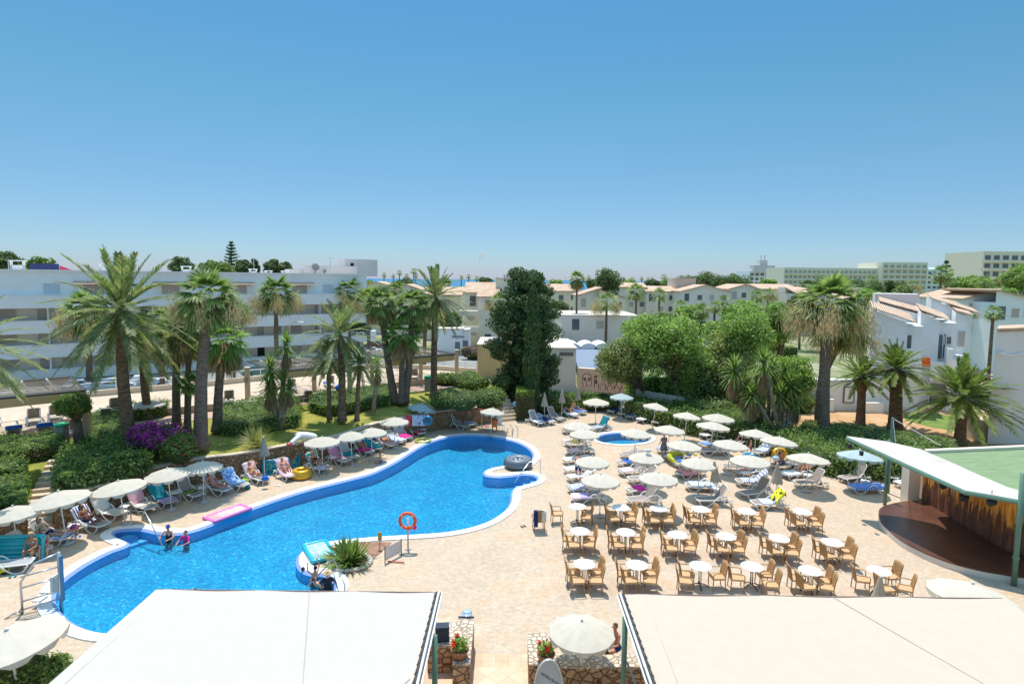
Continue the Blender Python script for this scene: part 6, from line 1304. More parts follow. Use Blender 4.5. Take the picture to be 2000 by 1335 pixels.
random.seed(88)
for i,(x,y,rx) in enumerate([(722,556,14),(790,552,18),(868,551,16),(948,550,15),(1085,553,16),(1160,553,20),(1225,554,22),(1275,555,18),(1305,554,16),(1412,553,24),(1500,553,22),(1590,556,26),(1640,553,20)]):
    tree(x,y+14,0,x,y,rx,10,'low rounded treetop near the sea front, %s from the left'%ORD[i],'far' if i%2 else 'broad',2200,.9,22,depth=240,r0=.3,clr=.5,group='trees near the sea front')

palm('fan',722,720,.2,716,588,34,'fan palm just right of the apartment corner behind the arching date palm',.24,.2,'palms along the street',1,1,0)
palm('fan',765,735,.2,772,570,32,'fan palm rising behind the leaning palm of the lawn',.24,.2,'palms along the street',1,0,1)
palm('fan',828,740,.2,832,600,34,'fan palm tucked between the trio and the tall kiosk palm',.24,.2,'palms along the street',1,1,0)
palm('fan',455,770,.3,462,610,36,'slim fan palm between the fresh green palm and the apartment facade',.2,.17,'palms along the street',1,1,0)
palm('fan',318,770,.3,312,630,40,'fan palm half hidden by the tallest palm on its right side',.24,.2,'palms along the street',1,1,1)
# ---------------------------------------------------------------- people
def capsule(m,p,q,r0,r1,n=8):
    p=Vector(p);q=Vector(q); d=q-p; L=d.length
    if L<1e-6: L=1e-6; d=Vector((0,0,1e-6))
    d=d/L; pts=[];rr=[]
    for k in range(4): a=PI/2*(k+.02)/4; pts.append(p-d*r0*math.cos(a)); rr.append(r0*math.sin(a)+1e-4)
    pts+= [p,p.lerp(q,.5),q]; rr+=[r0,(r0+r1)/2,r1]
    for k in range(1,5): a=PI/2*(k-.02)/4; pts.append(q+d*r1*math.sin(a)); rr.append(r1*math.cos(a)+1e-4)
    m.tube(pts,rr,n)
def remesh(m,name,mat,vox,parent,smooth=True):
    me=mkmesh('tmp',m.v,m.f,mat); o=bpy.data.objects.new('tmp',me); C.objects.link(o)
    md=o.modifiers.new('r','REMESH'); md.mode='VOXEL'; md.voxel_size=vox; md.use_smooth_shade=True
    sm=o.modifiers.new('s','SMOOTH'); sm.factor=.5; sm.iterations=2
    dg=bpy.context.evaluated_depsgraph_get(); nm=bpy.data.meshes.new_from_object(o.evaluated_get(dg)); nm.name=name
    bpy.data.objects.remove(o)
    if not nm.materials: nm.materials.append(mat)
    r=bpy.data.objects.new(name,nm); C.objects.link(r); r.parent=parent; return r
SKIN={'fair':M('skin_fair',(.58,.33,.23),.55,.06,6),'tan':M('skin_tan',(.42,.20,.11),.55,.06,6),'red':M('skin_flushed',(.62,.27,.17),.55,.06,6),'brown':M('skin_brown',(.24,.11,.06),.5,.06,6)}
HAIR={'dark':M('hair_dark',(.02,.014,.01),.5),'brown':M('hair_brown',(.10,.05,.025),.5),'blond':M('hair_blond',(.52,.36,.16),.5),'red':M('hair_auburn',(.22,.07,.03),.5),'grey':M('hair_grey',(.35,.33,.31),.5)}
def V3(x,y,z): v=Vector((x,y,z)); return v.normalized()
POSES={
'stand':dict(u=(0,0,1),th=((.05,.08,-1),(-.05,-.08,-1)),sh=((0,.0,-1),(-.05,0,-1)),ua=((.15,.25,-1),(.1,-.3,-1)),fa=((.6,0,-.6),(.7,.2,-.5))),
'bend':dict(u=(.55,0,.85),th=((.05,.1,-1),(-.05,-.1,-1)),sh=((-.1,0,-1),(-.1,0,-1)),ua=((.5,.2,-.8),(.6,-.2,-.7)),fa=((.7,0,-.5),(.8,0,-.4))),
'wade':dict(u=(.05,0,1),th=((0,.08,-1),(0,-.08,-1)),sh=((0,0,-1),(0,0,-1)),ua=((.5,.5,-.7),(.5,-.5,-.7)),fa=((.8,-.4,-.1),(.8,.4,-.1))),
'armsup':dict(u=(-.25,0,1),th=((.1,.08,-1),(.1,-.08,-1)),sh=((0,0,-1),(0,0,-1)),ua=((.3,.6,.7),(.3,-.6,.7)),fa=((.2,-.2,.9),(.2,.2,.9))),
'recline':dict(u=(-.55,0,.83),th=((1,.10,.10),(1,-.10,.08)),sh=((1,.02,-.08),(1,0,-.08)),ua=((.35,.45,-.7),(.35,-.45,-.7)),fa=((.8,-.2,.15),(.8,.2,.1))),
'kneesup':dict(u=(-.55,0,.83),th=((.75,.12,.65),(.85,-.16,.5)),sh=((.45,.0,-.9),(.6,0,-.8)),ua=((.5,.3,-.6),(.5,-.35,-.6)),fa=((.7,-.2,.5),(.8,.2,.3))),
'armback':dict(u=(-.62,0,.78),th=((1,.10,.10),(.7,-.10,.62)),sh=((1,.0,-.08),(.6,0,-.8)),ua=((.0,.8,.35),(.35,-.45,-.7)),fa=((-.3,-.6,.6),(.8,.2,.1))),
'supine':dict(u=(-1,0,.06),th=((1,.08,.0),(1,-.08,.0)),sh=((1,0,-.03),(1,0,-.03)),ua=((.8,.35,-.1),(.8,-.35,-.1)),fa=((1,.1,0),(1,-.1,0))),
'prone':dict(u=(-1,0,.03),th=((1,.08,.0),(1,-.08,.0)),sh=((1,0,.03),(1,0,.03)),ua=((-.6,.7,.0),(-.6,-.7,.0)),fa=((-.5,-.7,0),(-.5,.7,0)),flip=1),
'sit':dict(u=(.12,0,1),th=((1,.14,-.02),(1,-.14,-.02)),sh=((.1,0,-1),(.1,0,-1)),ua=((.35,.15,-.9),(.4,-.15,-.9)),fa=((.85,-.3,-.1),(.85,.3,-.1))),
'sitground':dict(u=(.1,0,1),th=((.9,.15,.45),(.9,-.15,.45)),sh=((.3,0,-1),(.3,0,-1)),ua=((.4,.2,-.8),(.4,-.2,-.8)),fa=((.9,-.1,-.1),(.9,.1,-.1))),
'swim':dict(u=(.0,0,1),th=((.1,.08,-1),(.1,-.08,-1)),sh=((0,0,-1),(0,0,-1)),ua=((.4,.7,-.3),(.4,-.7,-.3)),fa=((.5,.3,-.2),(.5,-.3,-.2)))}
def person(loc,rz,pose,label,skin='fair',hair='brown',long=False,female=False,wear=(),s=1.0,vox=.015,look=None,extra=None,group=None):
    p=POSES[pose]; t=thing('person',label,'person',loc,rz,group,s); u=V3(*p['u']); sd=Vector((0,-1,0)) if p.get('flip') else Vector((0,1,0)); f=sd.cross(u).normalized()
    pel=Vector((0,0,0)); neck=pel+u*.50; sh=[neck-u*.05+sd*.17,neck-u*.05-sd*.17]; hip=[pel+sd*.09,pel-sd*.09]
    kn=[];an=[];el=[];wr=[];hu=(u*.75+Vector((0,0,.45))).normalized() if pose not in('supine','prone') else u; hd=neck+hu*.17+f*.015
    hf=(f+Vector((0,0,-.25))).normalized() if not look else V3(*look); hf=(hf-hu*hf.dot(hu)).normalized(); hs=hu.cross(hf)
    for i in (0,1):
        a=V3(*p['th'][i]); b=V3(*p['sh'][i]); k=hip[i]+a*.42; kn.append(k); an.append(k+b*.41)
        a=V3(*p['ua'][i]); b=V3(*p['fa'][i]); e=sh[i]+a*.28; el.append(e); wr.append(e+b*.24)
    m=MB(); w=.92 if female else 1
    def E(c,a,b,c_,uu=u,ff=f,ss=sd):
        R=Matrix((( ss.x*1,ff.x,uu.x,0),(ss.y,ff.y,uu.y,0),(ss.z,ff.z,uu.z,0),(0,0,0,1))); m.ell(c,(a,b,c_),12,9,R=R)
    E(pel+u*.02,.165,.115,.13); E(pel+u*.18,.135*w,.10,.16); E(pel+u*.34,.165*w,.115,.17); capsule(m,sh[0]-sd*.03,sh[1]+sd*.03,.062*w,.062*w); capsule(m,neck-u*.05,neck+hu*.10,.056,.05)
    if female:
        for q in(-1,1): m.ell(pel+u*.34+f*.09+sd*.075*q,(.06,.06,.06),8,6)
    E(hd,.074,.094,.115,hu,hf,hs); m.ell(hd+hf*.03-hu*.07,(.05,.055,.045),8,6); capsule(m,hd+hf*.085+hu*.015,hd+hf*.105-hu*.02,.011,.015,6)
    for q in(-1,1): m.ell(hd+hs*.076*q-hu*.005,(.016,.022,.03),6,5)
    for i in (0,1):
        q=1 if i==0 else -1
        capsule(m,hip[i],kn[i],.088,.058); capsule(m,kn[i],an[i],.055,.036); m.ell(kn[i]+(an[i]-kn[i])*.3-f*.01,(.05,.055,.07),8,6)
        shd=(an[i]-kn[i]).normalized(); fd=(f-shd*f.dot(shd)); fd=fd.normalized() if fd.length>.2 else Vector((0,0,1)); 
        if pose=='prone': fd=(shd*.9-Vector((0,0,.4))).normalized()
        if pose in('supine','recline','armback') : fd=(fd*.8+shd*.45).normalized()
        capsule(m,an[i]+shd*.03-fd*.04,an[i]+shd*.045+fd*.16,.036,.028)
        capsule(m,sh[i],el[i],.046,.036); capsule(m,el[i],wr[i],.036,.025)
        d=(wr[i]-el[i]).normalized(); pn=d.cross(sd*q); pn=pn.normalized() if pn.length>.1 else Vector((0,0,1)); ps=d.cross(pn).normalized()
        m.ell(wr[i]+d*.05,(.03,.03,.03),6,5); capsule(m,wr[i]+d*.01,wr[i]+d*.075,.024,.03,6)
        for k,(o_,L) in enumerate(((-.03,.055),(-.011,.07),(.010,.066),(.029,.05))):
            b0=wr[i]+d*.085+ps*o_; b1=b0+d*L*.55+pn*.006; capsule(m,b0,b1,.010,.009,5); capsule(m,b1,b1+d*L*.45+pn*.022,.009,.008,5)
        capsule(m,wr[i]+d*.03-ps*.025,wr[i]+d*.065-ps*.055+pn*.01,.012,.010,5)
    remesh(m,'body',SKIN[skin],vox,t)
    # hair
    m=MB(); E(hd+hu*.022-hf*.018,.082,.094,.108,hu,hf,hs); 
    v=[x for x in m.v]; 
    if long: E(hd-hf*.07-hu*.06,.07,.045,.12,hu,hf,hs); E(hd-hf*.075-hu*.16,.06,.035,.09,hu,hf,hs)
    h=m.build('hair',HAIR[hair],t,True); 
    # pull hair off the face
    me=h.data
    for vx in me.vertices:
        d=vx.co-hd
        if d.dot(hf)>.02 and d.dot(hu)<.045: vx.co-=hf*(d.dot(hf)-.0+.01)
    m=MB()
    for q in(-1,1): m.ell(hd+hf*.088+hs*.03*q+hu*.012,(.011,.008,.008),6,5)
    m.build('eyes',DARK,t,True); m=MB(); m.ell(hd+hf*.086-hu*.048,(.02,.008,.007),6,5); m.build('mouth',M('lips',(.45,.12,.10),.5),t,True)
    for kind,mt in wear:
        m=MB()
        if kind in('trunks','shorts'):
            E(pel+u*.02,.178,.130,.13); L=.55 if kind=='shorts' else .38
            for i in(0,1): capsule(m,hip[i],hip[i].lerp(kn[i],L),.104,.092)
        elif kind=='bikini':
            E(pel+u*.0,.172,.125,.10); m.tube([pel+u*.34+f*(.115 if k in(0,1,15) else .118*math.cos(2*PI*k/16)*1.02)+sd*(.17*w*math.sin(2*PI*k/16)) for k in range(16)],.018,5,closed=True)
            for q in(-1,1): m.ell(pel+u*.34+f*.10+sd*.075*q,(.065,.065,.06),8,6)
        elif kind=='swimsuit': E(pel+u*.01,.172,.125,.12); E(pel+u*.18,.142,.108,.17); E(pel+u*.32,.166*w,.125,.14); 
        elif kind in('shirt','dress'):
            E(pel+u*.08,.172,.128,.15); E(pel+u*.2,.150,.115,.17); E(pel+u*.35,.178*w,.128,.17); capsule(m,sh[0]-sd*.03,sh[1]+sd*.03,.072,.072)
            for i in(0,1): capsule(m,sh[i],sh[i].lerp(el[i],.55),.060,.054)
            if kind=='dress': 
                for i in(0,1): capsule(m,hip[i],hip[i].lerp(kn[i],.75),.12,.15)
                E(pel-u*.12,.20,.17,.2)
        elif kind=='cap': m.ell(hd+hu*.045,(.086,.086,.085),12,8); m.ell(hd+hu*.05+hf*.11,(.06,.06,.012),8,5)
        elif kind=='strawhat': m.lathe([(.0,.13),(.08,.12),(.09,.04),(.20,.03),(.2,.02)],14,c=hd+Vector((0,0,.01)))
        elif kind=='sunglasses':
            for q in(-1,1): m.ell(hd+hf*.094+hs*.032*q+hu*.012,(.028,.012,.02),8,6)
            capsule(m,hd+hf*.094+hs*.07+hu*.015,hd+hf*.094-hs*.07+hu*.015,.005,.005,4)
        nm={'trunks':'swim_trunks','shorts':'shorts','bikini':'bikini','swimsuit':'swimsuit','shirt':'shirt','dress':'dress','cap':'cap','strawhat':'sun_hat','sunglasses':'sunglasses'}[kind]
        m.build(nm,mt,t,True)
    return t
def onl(k,pose,label,x=.05,dy=0,z=.47,**kw):
    base,rz_,ang=LOUNG[k]; off=Vector((x*math.cos(rz_)-dy*math.sin(rz_),x*math.sin(rz_)+dy*math.cos(rz_),0)); zz=z if pose not in('supine','prone') else .47
    return person(base+off+Vector((0,0,zz)),rz_+PI,pose,label,**kw)
NV=TM['navy']
onl('L3','recline','person in a beige shirt and sunglasses reclining under the second parasol',female=True,hair='dark',long=True,skin='fair',wear=(('shirt',M('beige_cotton',(.62,.54,.44),.9)),('shorts',NV),('sunglasses',DARK)),vox=.011)
q=g(66,1094,0); person(q+Vector((0,0,.5)),-PI/2+.2,'sit','person in a grey bikini looking down, sitting on the lounger foot',female=True,hair='blond',long=False,skin='tan',wear=(('bikini',M('grey_swimwear',(.25,.25,.30),.8)),),vox=.011,look=(.6,0,-.8),s=.98)
q=g(88,1086,0); person(q+Vector((0,0,.5)),-PI/2+.55,'sit','girl in a red top with long hair sitting on the lounger foot',female=True,hair='red',long=True,skin='fair',wear=(('swimsuit',M('red_swimwear',(.62,.07,.09),.8)),),vox=.011,s=.9)
onl('L4','kneesup','bearded man in dark trunks sitting with raised knees on a striped towel',skin='brown',hair='dark',wear=(('trunks',M('black_trunks',(.03,.03,.06),.8)),),vox=.011)
onl('L9','recline','person with auburn hair in pink shorts reclining below the fifth parasol',skin='red',hair='red',long=True,female=True,wear=(('swimsuit',M('pink_swimwear',(.55,.25,.25),.8)),),vox=.012)
onl('L11','armback','person in a yellow top with one arm behind the head',skin='red',hair='blond',female=True,wear=(('swimsuit',M('yellow_swimwear',(.75,.52,.12),.8)),),vox=.012)
onl('L12','kneesup','blond person in a pale swimsuit with raised knees on a pink towel',skin='red',hair='blond',female=True,wear=(('swimsuit',M('pale_swimwear',(.55,.50,.45),.8)),),vox=.012)
onl('L13','kneesup','person in a black swimsuit on the speckled teal towel',skin='red',hair='blond',female=True,wear=(('swimsuit',M('black_swimwear',(.02,.02,.02),.8)),),vox=.013)
onl('L16','kneesup','person with raised knees beside the hot pink ball and parasol pole',skin='tan',hair='brown',female=True,long=True,wear=(('bikini',M('red_swimwear',(.62,.07,.09),.8)),))
onl('L19','recline','person in an orange top near the curve of the stone wall',skin='red',hair='blond',female=True,wear=(('swimsuit',M('orange_swimwear',(.8,.35,.10),.8)),))
q=g(744,904,0); person(q+Vector((0,0,.12)),PI+.4,'sitground','child sitting on the pool edge with the back to the water',skin='red',hair='brown',s=.72,wear=(('trunks',M('blue_trunks',(.05,.15,.4),.8)),))
onl('M4','kneesup','sunbather with raised knees below the middle folded parasol of three',skin='red',hair='brown',wear=(('trunks',NV),)); onl('M5','recline','sunbather on a blue and white towel beside the third folded parasol',skin='red',hair='brown',wear=(('trunks',TM['blue']),))
q=g(1296,892,0); person(q+Vector((0,0,.86)),PI/2+.3,'stand','woman in a grey dress standing with her back to the camera',female=True,skin='fair',hair='brown',s=1.0,wear=(('dress',M('grey_dress',(.20,.20,.22),.9)),),vox=.012)
q=g(1129,936,0); person(q+Vector((0,0,.86)),PI/2-.2,'bend','shirtless man in navy shorts standing with his back to the camera',skin='red',hair='brown',s=1.0,wear=(('shorts',NV),),vox=.012)
onl('R7','recline','person in a purple top reclining at the back by the hedge',skin='tan',hair='brown',female=True,wear=(('shirt',TM['purple']),)); onl('R8','kneesup','shirtless sunbather sitting in the hedge shade left of the purple towel',skin='red',hair='brown',wear=(('trunks',NV),))
onl('E2','kneesup','person in red sitting beside the small round pool',x=.1,skin='red',hair='brown',female=True,wear=(('shirt',TM['red']),))
onl('R13','kneesup','shirtless man leaning forward on a striped lounger by the hedge',x=-.1,skin='red',hair='brown',wear=(('trunks',NV),))
onl('R16','sit','man in navy trunks perched on the lounger next to the orange ring',x=-.25,z=.50,skin='red',hair='brown',wear=(('trunks',M('blue_trunks',(.05,.15,.4),.8)),),vox=.012)
onl('R17','kneesup','sunbather bent over on the white lounger at the far right group',x=.55,skin='red',hair='blond',wear=(('trunks',NV),)); onl('C8','prone','man in blue trunks lying face down beside a parasol pole',skin='red',hair='brown',wear=(('trunks',TM['blue']),)); onl('C4','recline','person on the salmon towel beneath the parasol with the yellow float',x=.3,skin='fair',hair='brown',female=True,wear=(('swimsuit',TM['red']),))
q=g(1466,888,0); person(q+Vector((0,0,.55)),PI,'stand','blond child standing behind the blue swim ring',skin='red',hair='blond',s=.62,wear=(('trunks',NV),))
WZ=-.085
def inwater(px,py,pose,label,dz,rz=-PI/2,**kw): q=g(px,py,WZ); return person(q+Vector((0,0,WZ+dz)),rz,pose,label,**kw)
inwater(330,1052,'wade','person in a dark swimsuit with a blue cap wading in the left corner',.0,female=True,skin='fair',hair='brown',wear=(('swimsuit',M('black_swimwear',(.02,.02,.02),.8)),('cap',M('blue_cap',(.03,.08,.35),.7)),('sunglasses',DARK)),vox=.011,s=1.0)
inwater(364,1056,'wade','person in a magenta shirt wading beside the blue-capped swimmer',-.12,rz=-PI/2-.3,skin='fair',hair='brown',wear=(('shirt',TM['magenta']),),vox=.011,s=.92)
inwater(337,1158,'swim','swimmer whose head shows just above the left awning edge',-.52,skin='tan',hair='dark'); inwater(381,1158,'swim','second swimmer with head above the left awning edge',-.50,skin='brown',hair='brown')
inwater(592,1118,'swim','child with dark hair in the water holding the near coping',-.30,rz=.6,skin='tan',hair='dark',s=.8,vox=.012); q=g(603,1120,0); 
inwater(612,1130,'armsup','boy in black and orange trunks leaning back in the water corner',.02,rz=2.6,skin='fair',hair='dark',s=.85,wear=(('trunks',M('orange_trunks',(.70,.12,.03),.8)),),vox=.011)
inwater(626,1142,'recline','swimmer in dark trunks stretched across the small water corner',-.05,rz=.9,skin='fair',hair='brown',s=.85,wear=(('trunks',M('black_trunks',(.03,.03,.06),.8)),),vox=.012)
inwater(640,1146,'wade','person in a straw hat and black top at the near water corner',-.05,rz=2.0,skin='fair',hair='blond',wear=(('shirt',M('black_shirt',(.03,.03,.035),.8)),('strawhat',M('straw',(.62,.42,.22),.9))),vox=.012)
q=g(985,905,WZ); person(q+Vector((0,0,-.45)),PI,'swim','child peeking from the water beside the big tyre float',skin='red',hair='red',s=.7)
q=g(966,840,0); person(q+Vector((0,0,.45)),-PI/2,'sit','lifeguard in dark clothes sitting in the parasol shade by the curved wall',skin='tan',hair='dark',wear=(('shirt',M('black_shirt',(.03,.03,.035),.8)),('shorts',NV)))
q=g(1203,1290,0); person(q+Vector((0,0,.5)),PI/2+2.2,'sit','sunburnt person leaning at the table behind the low stone wall',skin='red',hair='brown',wear=(('trunks',NV),),vox=.012)
# ---------------------------------------------------------------- pool toys, props
def plast(n,c,**k): return M(n,c,.22,.05,3,spec=.7)
def single(m,name,mat,label,cat,loc=(0,0,0),rz=0,smooth=True,rot=None,group=None):
    o=m.build(name,mat,None,smooth); o.location=loc; o.rotation_euler=rot if rot else (0,0,rz); return tag(o,label,cat,group)
# big tyre float
q=g(1012,912,0); t=thing('tyre_float','large grey inflatable shaped like a tyre resting on the peninsula','pool float',q,0); m=MB(); m.torus((0,0,.34),.62,.30,40,12,sz=1.05); m.build('outer_tube',M('grey_vinyl',(.16,.19,.22),.35,.2,30),t,True)
m=MB(); 
for k in range(36):
    a=2*PI*k/36; m.tube([((.62+.30*math.cos(b))*math.cos(a),(.62+.30*math.cos(b))*math.sin(a),.34+.32*math.sin(b)) for b in (-.7,-.2,.3,.8)],.012,4)
m.build('tread_ridges',M('dark_vinyl',(.08,.10,.12),.4),t); m=MB(); m.torus((0,0,.52),.50,.09,32,8); m.build('white_rim',plast('white_vinyl',(.78,.80,.82)),t,True)
m=MB(); 
for k in range(6):
    a=2*PI*k/6; m.tube([(.12*math.cos(a),.12*math.sin(a),.44),(.42*math.cos(a+.15),.42*math.sin(a+.15),.46)],.05,6)
m.build('hub_spokes',plast('white_vinyl',(.78,.80,.82)),t,True); m=MB(); m.ell((0,0,.42),(.14,.14,.06)); m.build('hub',M('dark_vinyl',(.08,.10,.12),.4),t,True)
# gold ring
q=g(589,933,0); m=MB(); m.torus((0,0,.2),.42,.19,32,12); m.torus((0,0,.42),.40,.15,32,12); single(m,'swim_ring',M('gold_vinyl',(.72,.42,.04),.3,.1,3,metal=.3),'metallic gold inflatable ring pool leaning at the wall','swim ring',q)
q=g(1523,905,0); m=MB(); m.torus((0,0,0),.42,.15,28,10); single(m,'swim_ring',plast('orange_vinyl',(.85,.42,.02)),'orange swim ring standing on edge beside the seated man','swim ring',q+Vector((0,0,.55)),rot=(1.1,0,0)); q=g(1466,897,0); m=MB(); m.torus((0,0,.2),.38,.18,28,10); single(m,'swim_ring',plast('blue_vinyl',(.01,.28,.55)),'bright blue swim ring on the deck in front of the blond child','swim ring',q)
q=g(826,862,0); m=MB(); m.torus((0,0,.1),.55,.06,28,8); single(m,'swim_ring',plast('lime_vinyl',(.5,.58,.08)),'thin lime ring lying at the pool edge','swim ring',q)
q=g(836,817,ZW); m=MB(); m.torus((0,0,0),.26,.12,24,8); single(m,'swim_ring',plast('deep_teal_vinyl',(.0,.16,.30)),'dark teal ring hanging under the pale blue parasol','swim ring',q+Vector((0,-.2,-.1)),rot=(1.3,0,0))
# lilo in the water
def lilo(c,rz,L,W,mat,mat2,label,rot=None,tubes=5,name='air_mattress'):
    t=thing(name,label,'air mattress',c,rz); 
    if rot: t.rotation_euler=rot
    m=MB(); m.tube(cr_spline([(-L/2,-W/2+.1,0),(-L/2+.1,-W/2,0),(L/2-.1,-W/2,0),(L/2,-W/2+.1,0),(L/2,W/2-.1,0),(L/2-.1,W/2,0),(-L/2+.1,W/2,0),(-L/2,W/2-.1,0)],3,True),.09,8,closed=True); m.build('rim',mat,t,True)
    m=MB(); 
    for k in range(tubes): y=-W/2+.13+(W-.26)*k/(tubes-1); m.tube([(-L/2+.12,y,0),(L/2-.12,y,0)],.06,8)
    m.box((0,0,0),(L-.1,W-.1,.05)); m.build('inner_tubes',mat2,t,True); return t
def blotmat(n,a,b,sc): return fabric(n,a,0,blot=b,sscale=sc)
q=g(445,1007,WZ); e=g(480,995,WZ)-g(412,1020,WZ); lilo(q+Vector((0,0,.15)),math.atan2(e.y,e.x),1.95,.85,plast('pink_vinyl',(.80,.22,.50)),blotmat('pink_print',(.80,.45,.42),(.85,.78,.70),14),'pink air mattress with orange print floating against the left pool edge')
a=g(612,1062,0); b=g(636,1100,0); d=b-a; lilo((a+b)/2+Vector((0,0,.12)),math.atan2(d.y,d.x),1.75,.95,plast('teal_vinyl',(.02,.42,.52)),blotmat('green_print',(.25,.62,.50),(.60,.45,.66),11),'teal air mattress with green and purple cells lying on the coping',tubes=4)
q=g(25,1096,0); lilo(q+Vector((0,.1,.52)),0,2.2,.95,plast('turquoise_vinyl',(.01,.40,.45)),plast('turquoise_vinyl',(.01,.40,.45)),'turquoise air mattress standing on its side at the left edge',rot=(1.45,0,.12))
for x,y,w_,lb in ((540,925,1.45,'teal printed float leaning on the stone wall behind the folded parasol'),(569,912,.9,'blue float leaning on the stone wall above the gold ring')):
    q=g(x,y,0); lilo(q+Vector((0,.0,.42)),0,w_,.8,plast('peacock_vinyl',(.0,.22,.38)),blotmat('peacock_print',(.0,.22,.34),(.15,.45,.35),7),lb,rot=(1.25,0,.35))
# yellow crocodile float, swan float on lawn
q=g(1332,902,0); t=thing('animal_float','long yellow-green inflatable animal draped over two loungers','pool float',q,.25); m=MB(); m.tube(cr_spline([(-1.0,-.75,.35),(-1.05,-.3,.42),(-.9,.05,.5),(-.4,.2,.55),(.3,.25,.58),(1.1,.3,.6),(1.6,.45,.62)],4,False),[.10+.10*math.sin(PI*min(1,k/24+.15)) for k in range(25)],10); m.build('body',M('yellow_green_vinyl',(.42,.42,.02),.35,.3,6),t,True); m=MB(); m.ell((-1.05,-.85,.35),(.12,.22,.09)); m.build('snout',MATS['yellow_green_vinyl'],t,True)
for s_ in(-1,1): m=MB(); m.ell((.5+s_*.4,-.05,.5),(.12,.28,.08)); m.build('fin',MATS['yellow_green_vinyl'],t,True)
q=g(590,862,ZW+.15); t=thing('bird_float','white inflatable bird with red beak lying on the lawn','pool float',q,.5); WVY=plast('white_vinyl',(.78,.80,.82)); m=MB(); m.tube(cr_spline([(-.75,-.5,.12),(-.5,-.2,.2),(-.2,.1,.3),(.1,.3,.35)],4,False),[.12+.06*k/12 for k in range(13)],8); m.build('neck',WVY,t,True); m=MB(); m.ell((.25,.1,.35),(.85,.27,.22),R=Matrix.Rotation(-.75,4,'Z')); m.build('body',WVY,t,True); m=MB(); m.ell((-.85,-.6,.1),(.18,.1,.09)); m.build('beak',plast('red_vinyl',(.7,.04,.08)),t,True)
# lifebuoys on posts
OR=M('lifebuoy_orange',(.78,.12,.04),.5,.05)
def buoy(px,py,z,label,h=1.55,r=.30,gr=None):
    q=g(px,py,z); t=thing('lifebuoy_stand',label,'lifebuoy',q,0); m=MB(); m.tube([(0,0,0),(0,0,h+.1)],.04,8); m.lathe([(0,0),(.14,0),(.14,.04),(.05,.07)],12); m.build('post',M('pale_post',(.60,.50,.42),.7),t,True); m=MB(); R=Matrix.Translation((0,-.1,h))@Matrix.Rotation(PI/2,4,'X'); m.torus((0,0,0),r,.075,28,10,M4=R); k=m.build('ring',OR,t,True)
    for j in range(4):
        a=PI/4+j*PI/2; m=MB(); m.torus((r*math.cos(a),0,r*math.sin(a)),.085,.02,10,5,M4=Matrix.Translation((0,-.1,h))) ; m=MB(); m.ell((r*math.cos(a),-.1,h+r*math.sin(a)),(.06,.085,.06)); m.build('white_band',WHITEP,k,True)
    return t
buoy(797,1072,0,'orange lifebuoy on a post at the near pool edge',1.35,.34); m=MB(); q=g(812,1050,0); 
q=g(797,1072,0); m=MB(); m.ell((.32,-.12,1.05),(.10,.09,.11)); single(m,'float_bag',M('hot_pink_bag',(.85,.03,.20),.5),'small hot pink throw bag hanging on the near lifebuoy','bag',q)
buoy(941,833,0,'orange lifebuoy on a post in front of the curved stone wall',1.75,.33)
q=g(951,833,0); m=MB(); m.lathe([(.0,0),(.22,0),(.2,.1),(.06,.12)],12); single(m,'post_foot',M('pink_plastic',(.65,.25,.25),.6),'pink round foot block beside the far lifebuoy post','base',q)
# rescue can / orange bag, chair with white seat near lifeguard
q=g(966,842,0); m=MB(); m.ell((0,-.4,.75),(.22,.12,.32)); single(m,'rescue_bag',M('orange_bag',(.85,.16,.02),.6),'bright orange bag hanging at the lifeguard seat','bag',q)
q=g(978,840,0); t=thing('plastic_chair','pale plastic chair under the lifeguard parasol','chair',q,.4); m=MB(); m.box((0,0,.45),(.45,.45,.04)); m.build('seat',WHITEP,t); m=MB(); m.box((-.05,.22,.72),(.45,.04,.5)); m.build('backrest',WHITEP,t)
for sx in(-1,1):
    for sy in(-1,1): m=MB(); m.tube([(sx*.2,sy*.2,.45),(sx*.22,sy*.22,0)],.02,6); m.build('leg',WHITEP,t)
# handrails and ladder
RL=M('stainless_steel',(.55,.55,.56),.25,.1,4,metal=.7)
def rail(pts,label,r=.03,name='handrail'):
    m=MB(); m.tube(pts,r,8); return single(m,name,RL,label,'handrail')
a=g(255,1043,0); b=g(281,1016,0); rail([g(254,1030,0),g(257,1028,0)+Vector((0,0,.02)),g(256,1030,0)+Vector((0,0,.85)),g(285,1040,0)+Vector((0,0,1.0)),g(318,1062,0)+Vector((0,0,-.1))],'bent steel handrail at the left corner steps by the wading couple')
q=g(1055,928,0); w1=g(1005,945,0); rail([q,q+Vector((0,0,.95)),g(1033,925,0)+Vector((0,0,.75)),w1+Vector((0,0,.1))],'steel handrail over the steps right of the tyre float')
q=g(674,1190,0); q2=g(640,1112,0); q3=g(605,1140,0); rail([q,q+Vector((0,0,.95)),g(652,1118,0)+Vector((0,0,.6)),g(600,1150,0)+Vector((0,0,.1))],'steel handrail beside the near water corner and the awning')
for i,(x0,y0,x1,y1) in enumerate(((990,855,1000,848),(1001,857,1011,850))):
    a=g(x0,y0,0); b=g(x1,y1,0); rail(cr_spline([a+Vector((0,0,-.5)),a+Vector((0,0,.3)),a.lerp(b,.35)+Vector((0,0,.85)),b+Vector((0,0,.6)),b],4,False),'curved steel pool ladder rail at the far end, %s one'%('left' if i==0 else 'right'),.028,'ladder_rail')
for i,(x,y) in enumerate(((664,938),(0,0))):
    if x: 
        a=g(624,934,0); b=g(638,930,0); m=MB(); m.tube([a,a+Vector((0,0,.9)),b+Vector((0,0,.9)),b],.02,6); single(m,'towel_rail',RL,'thin steel rail frame standing at the pool edge near the checked towel','handrail')
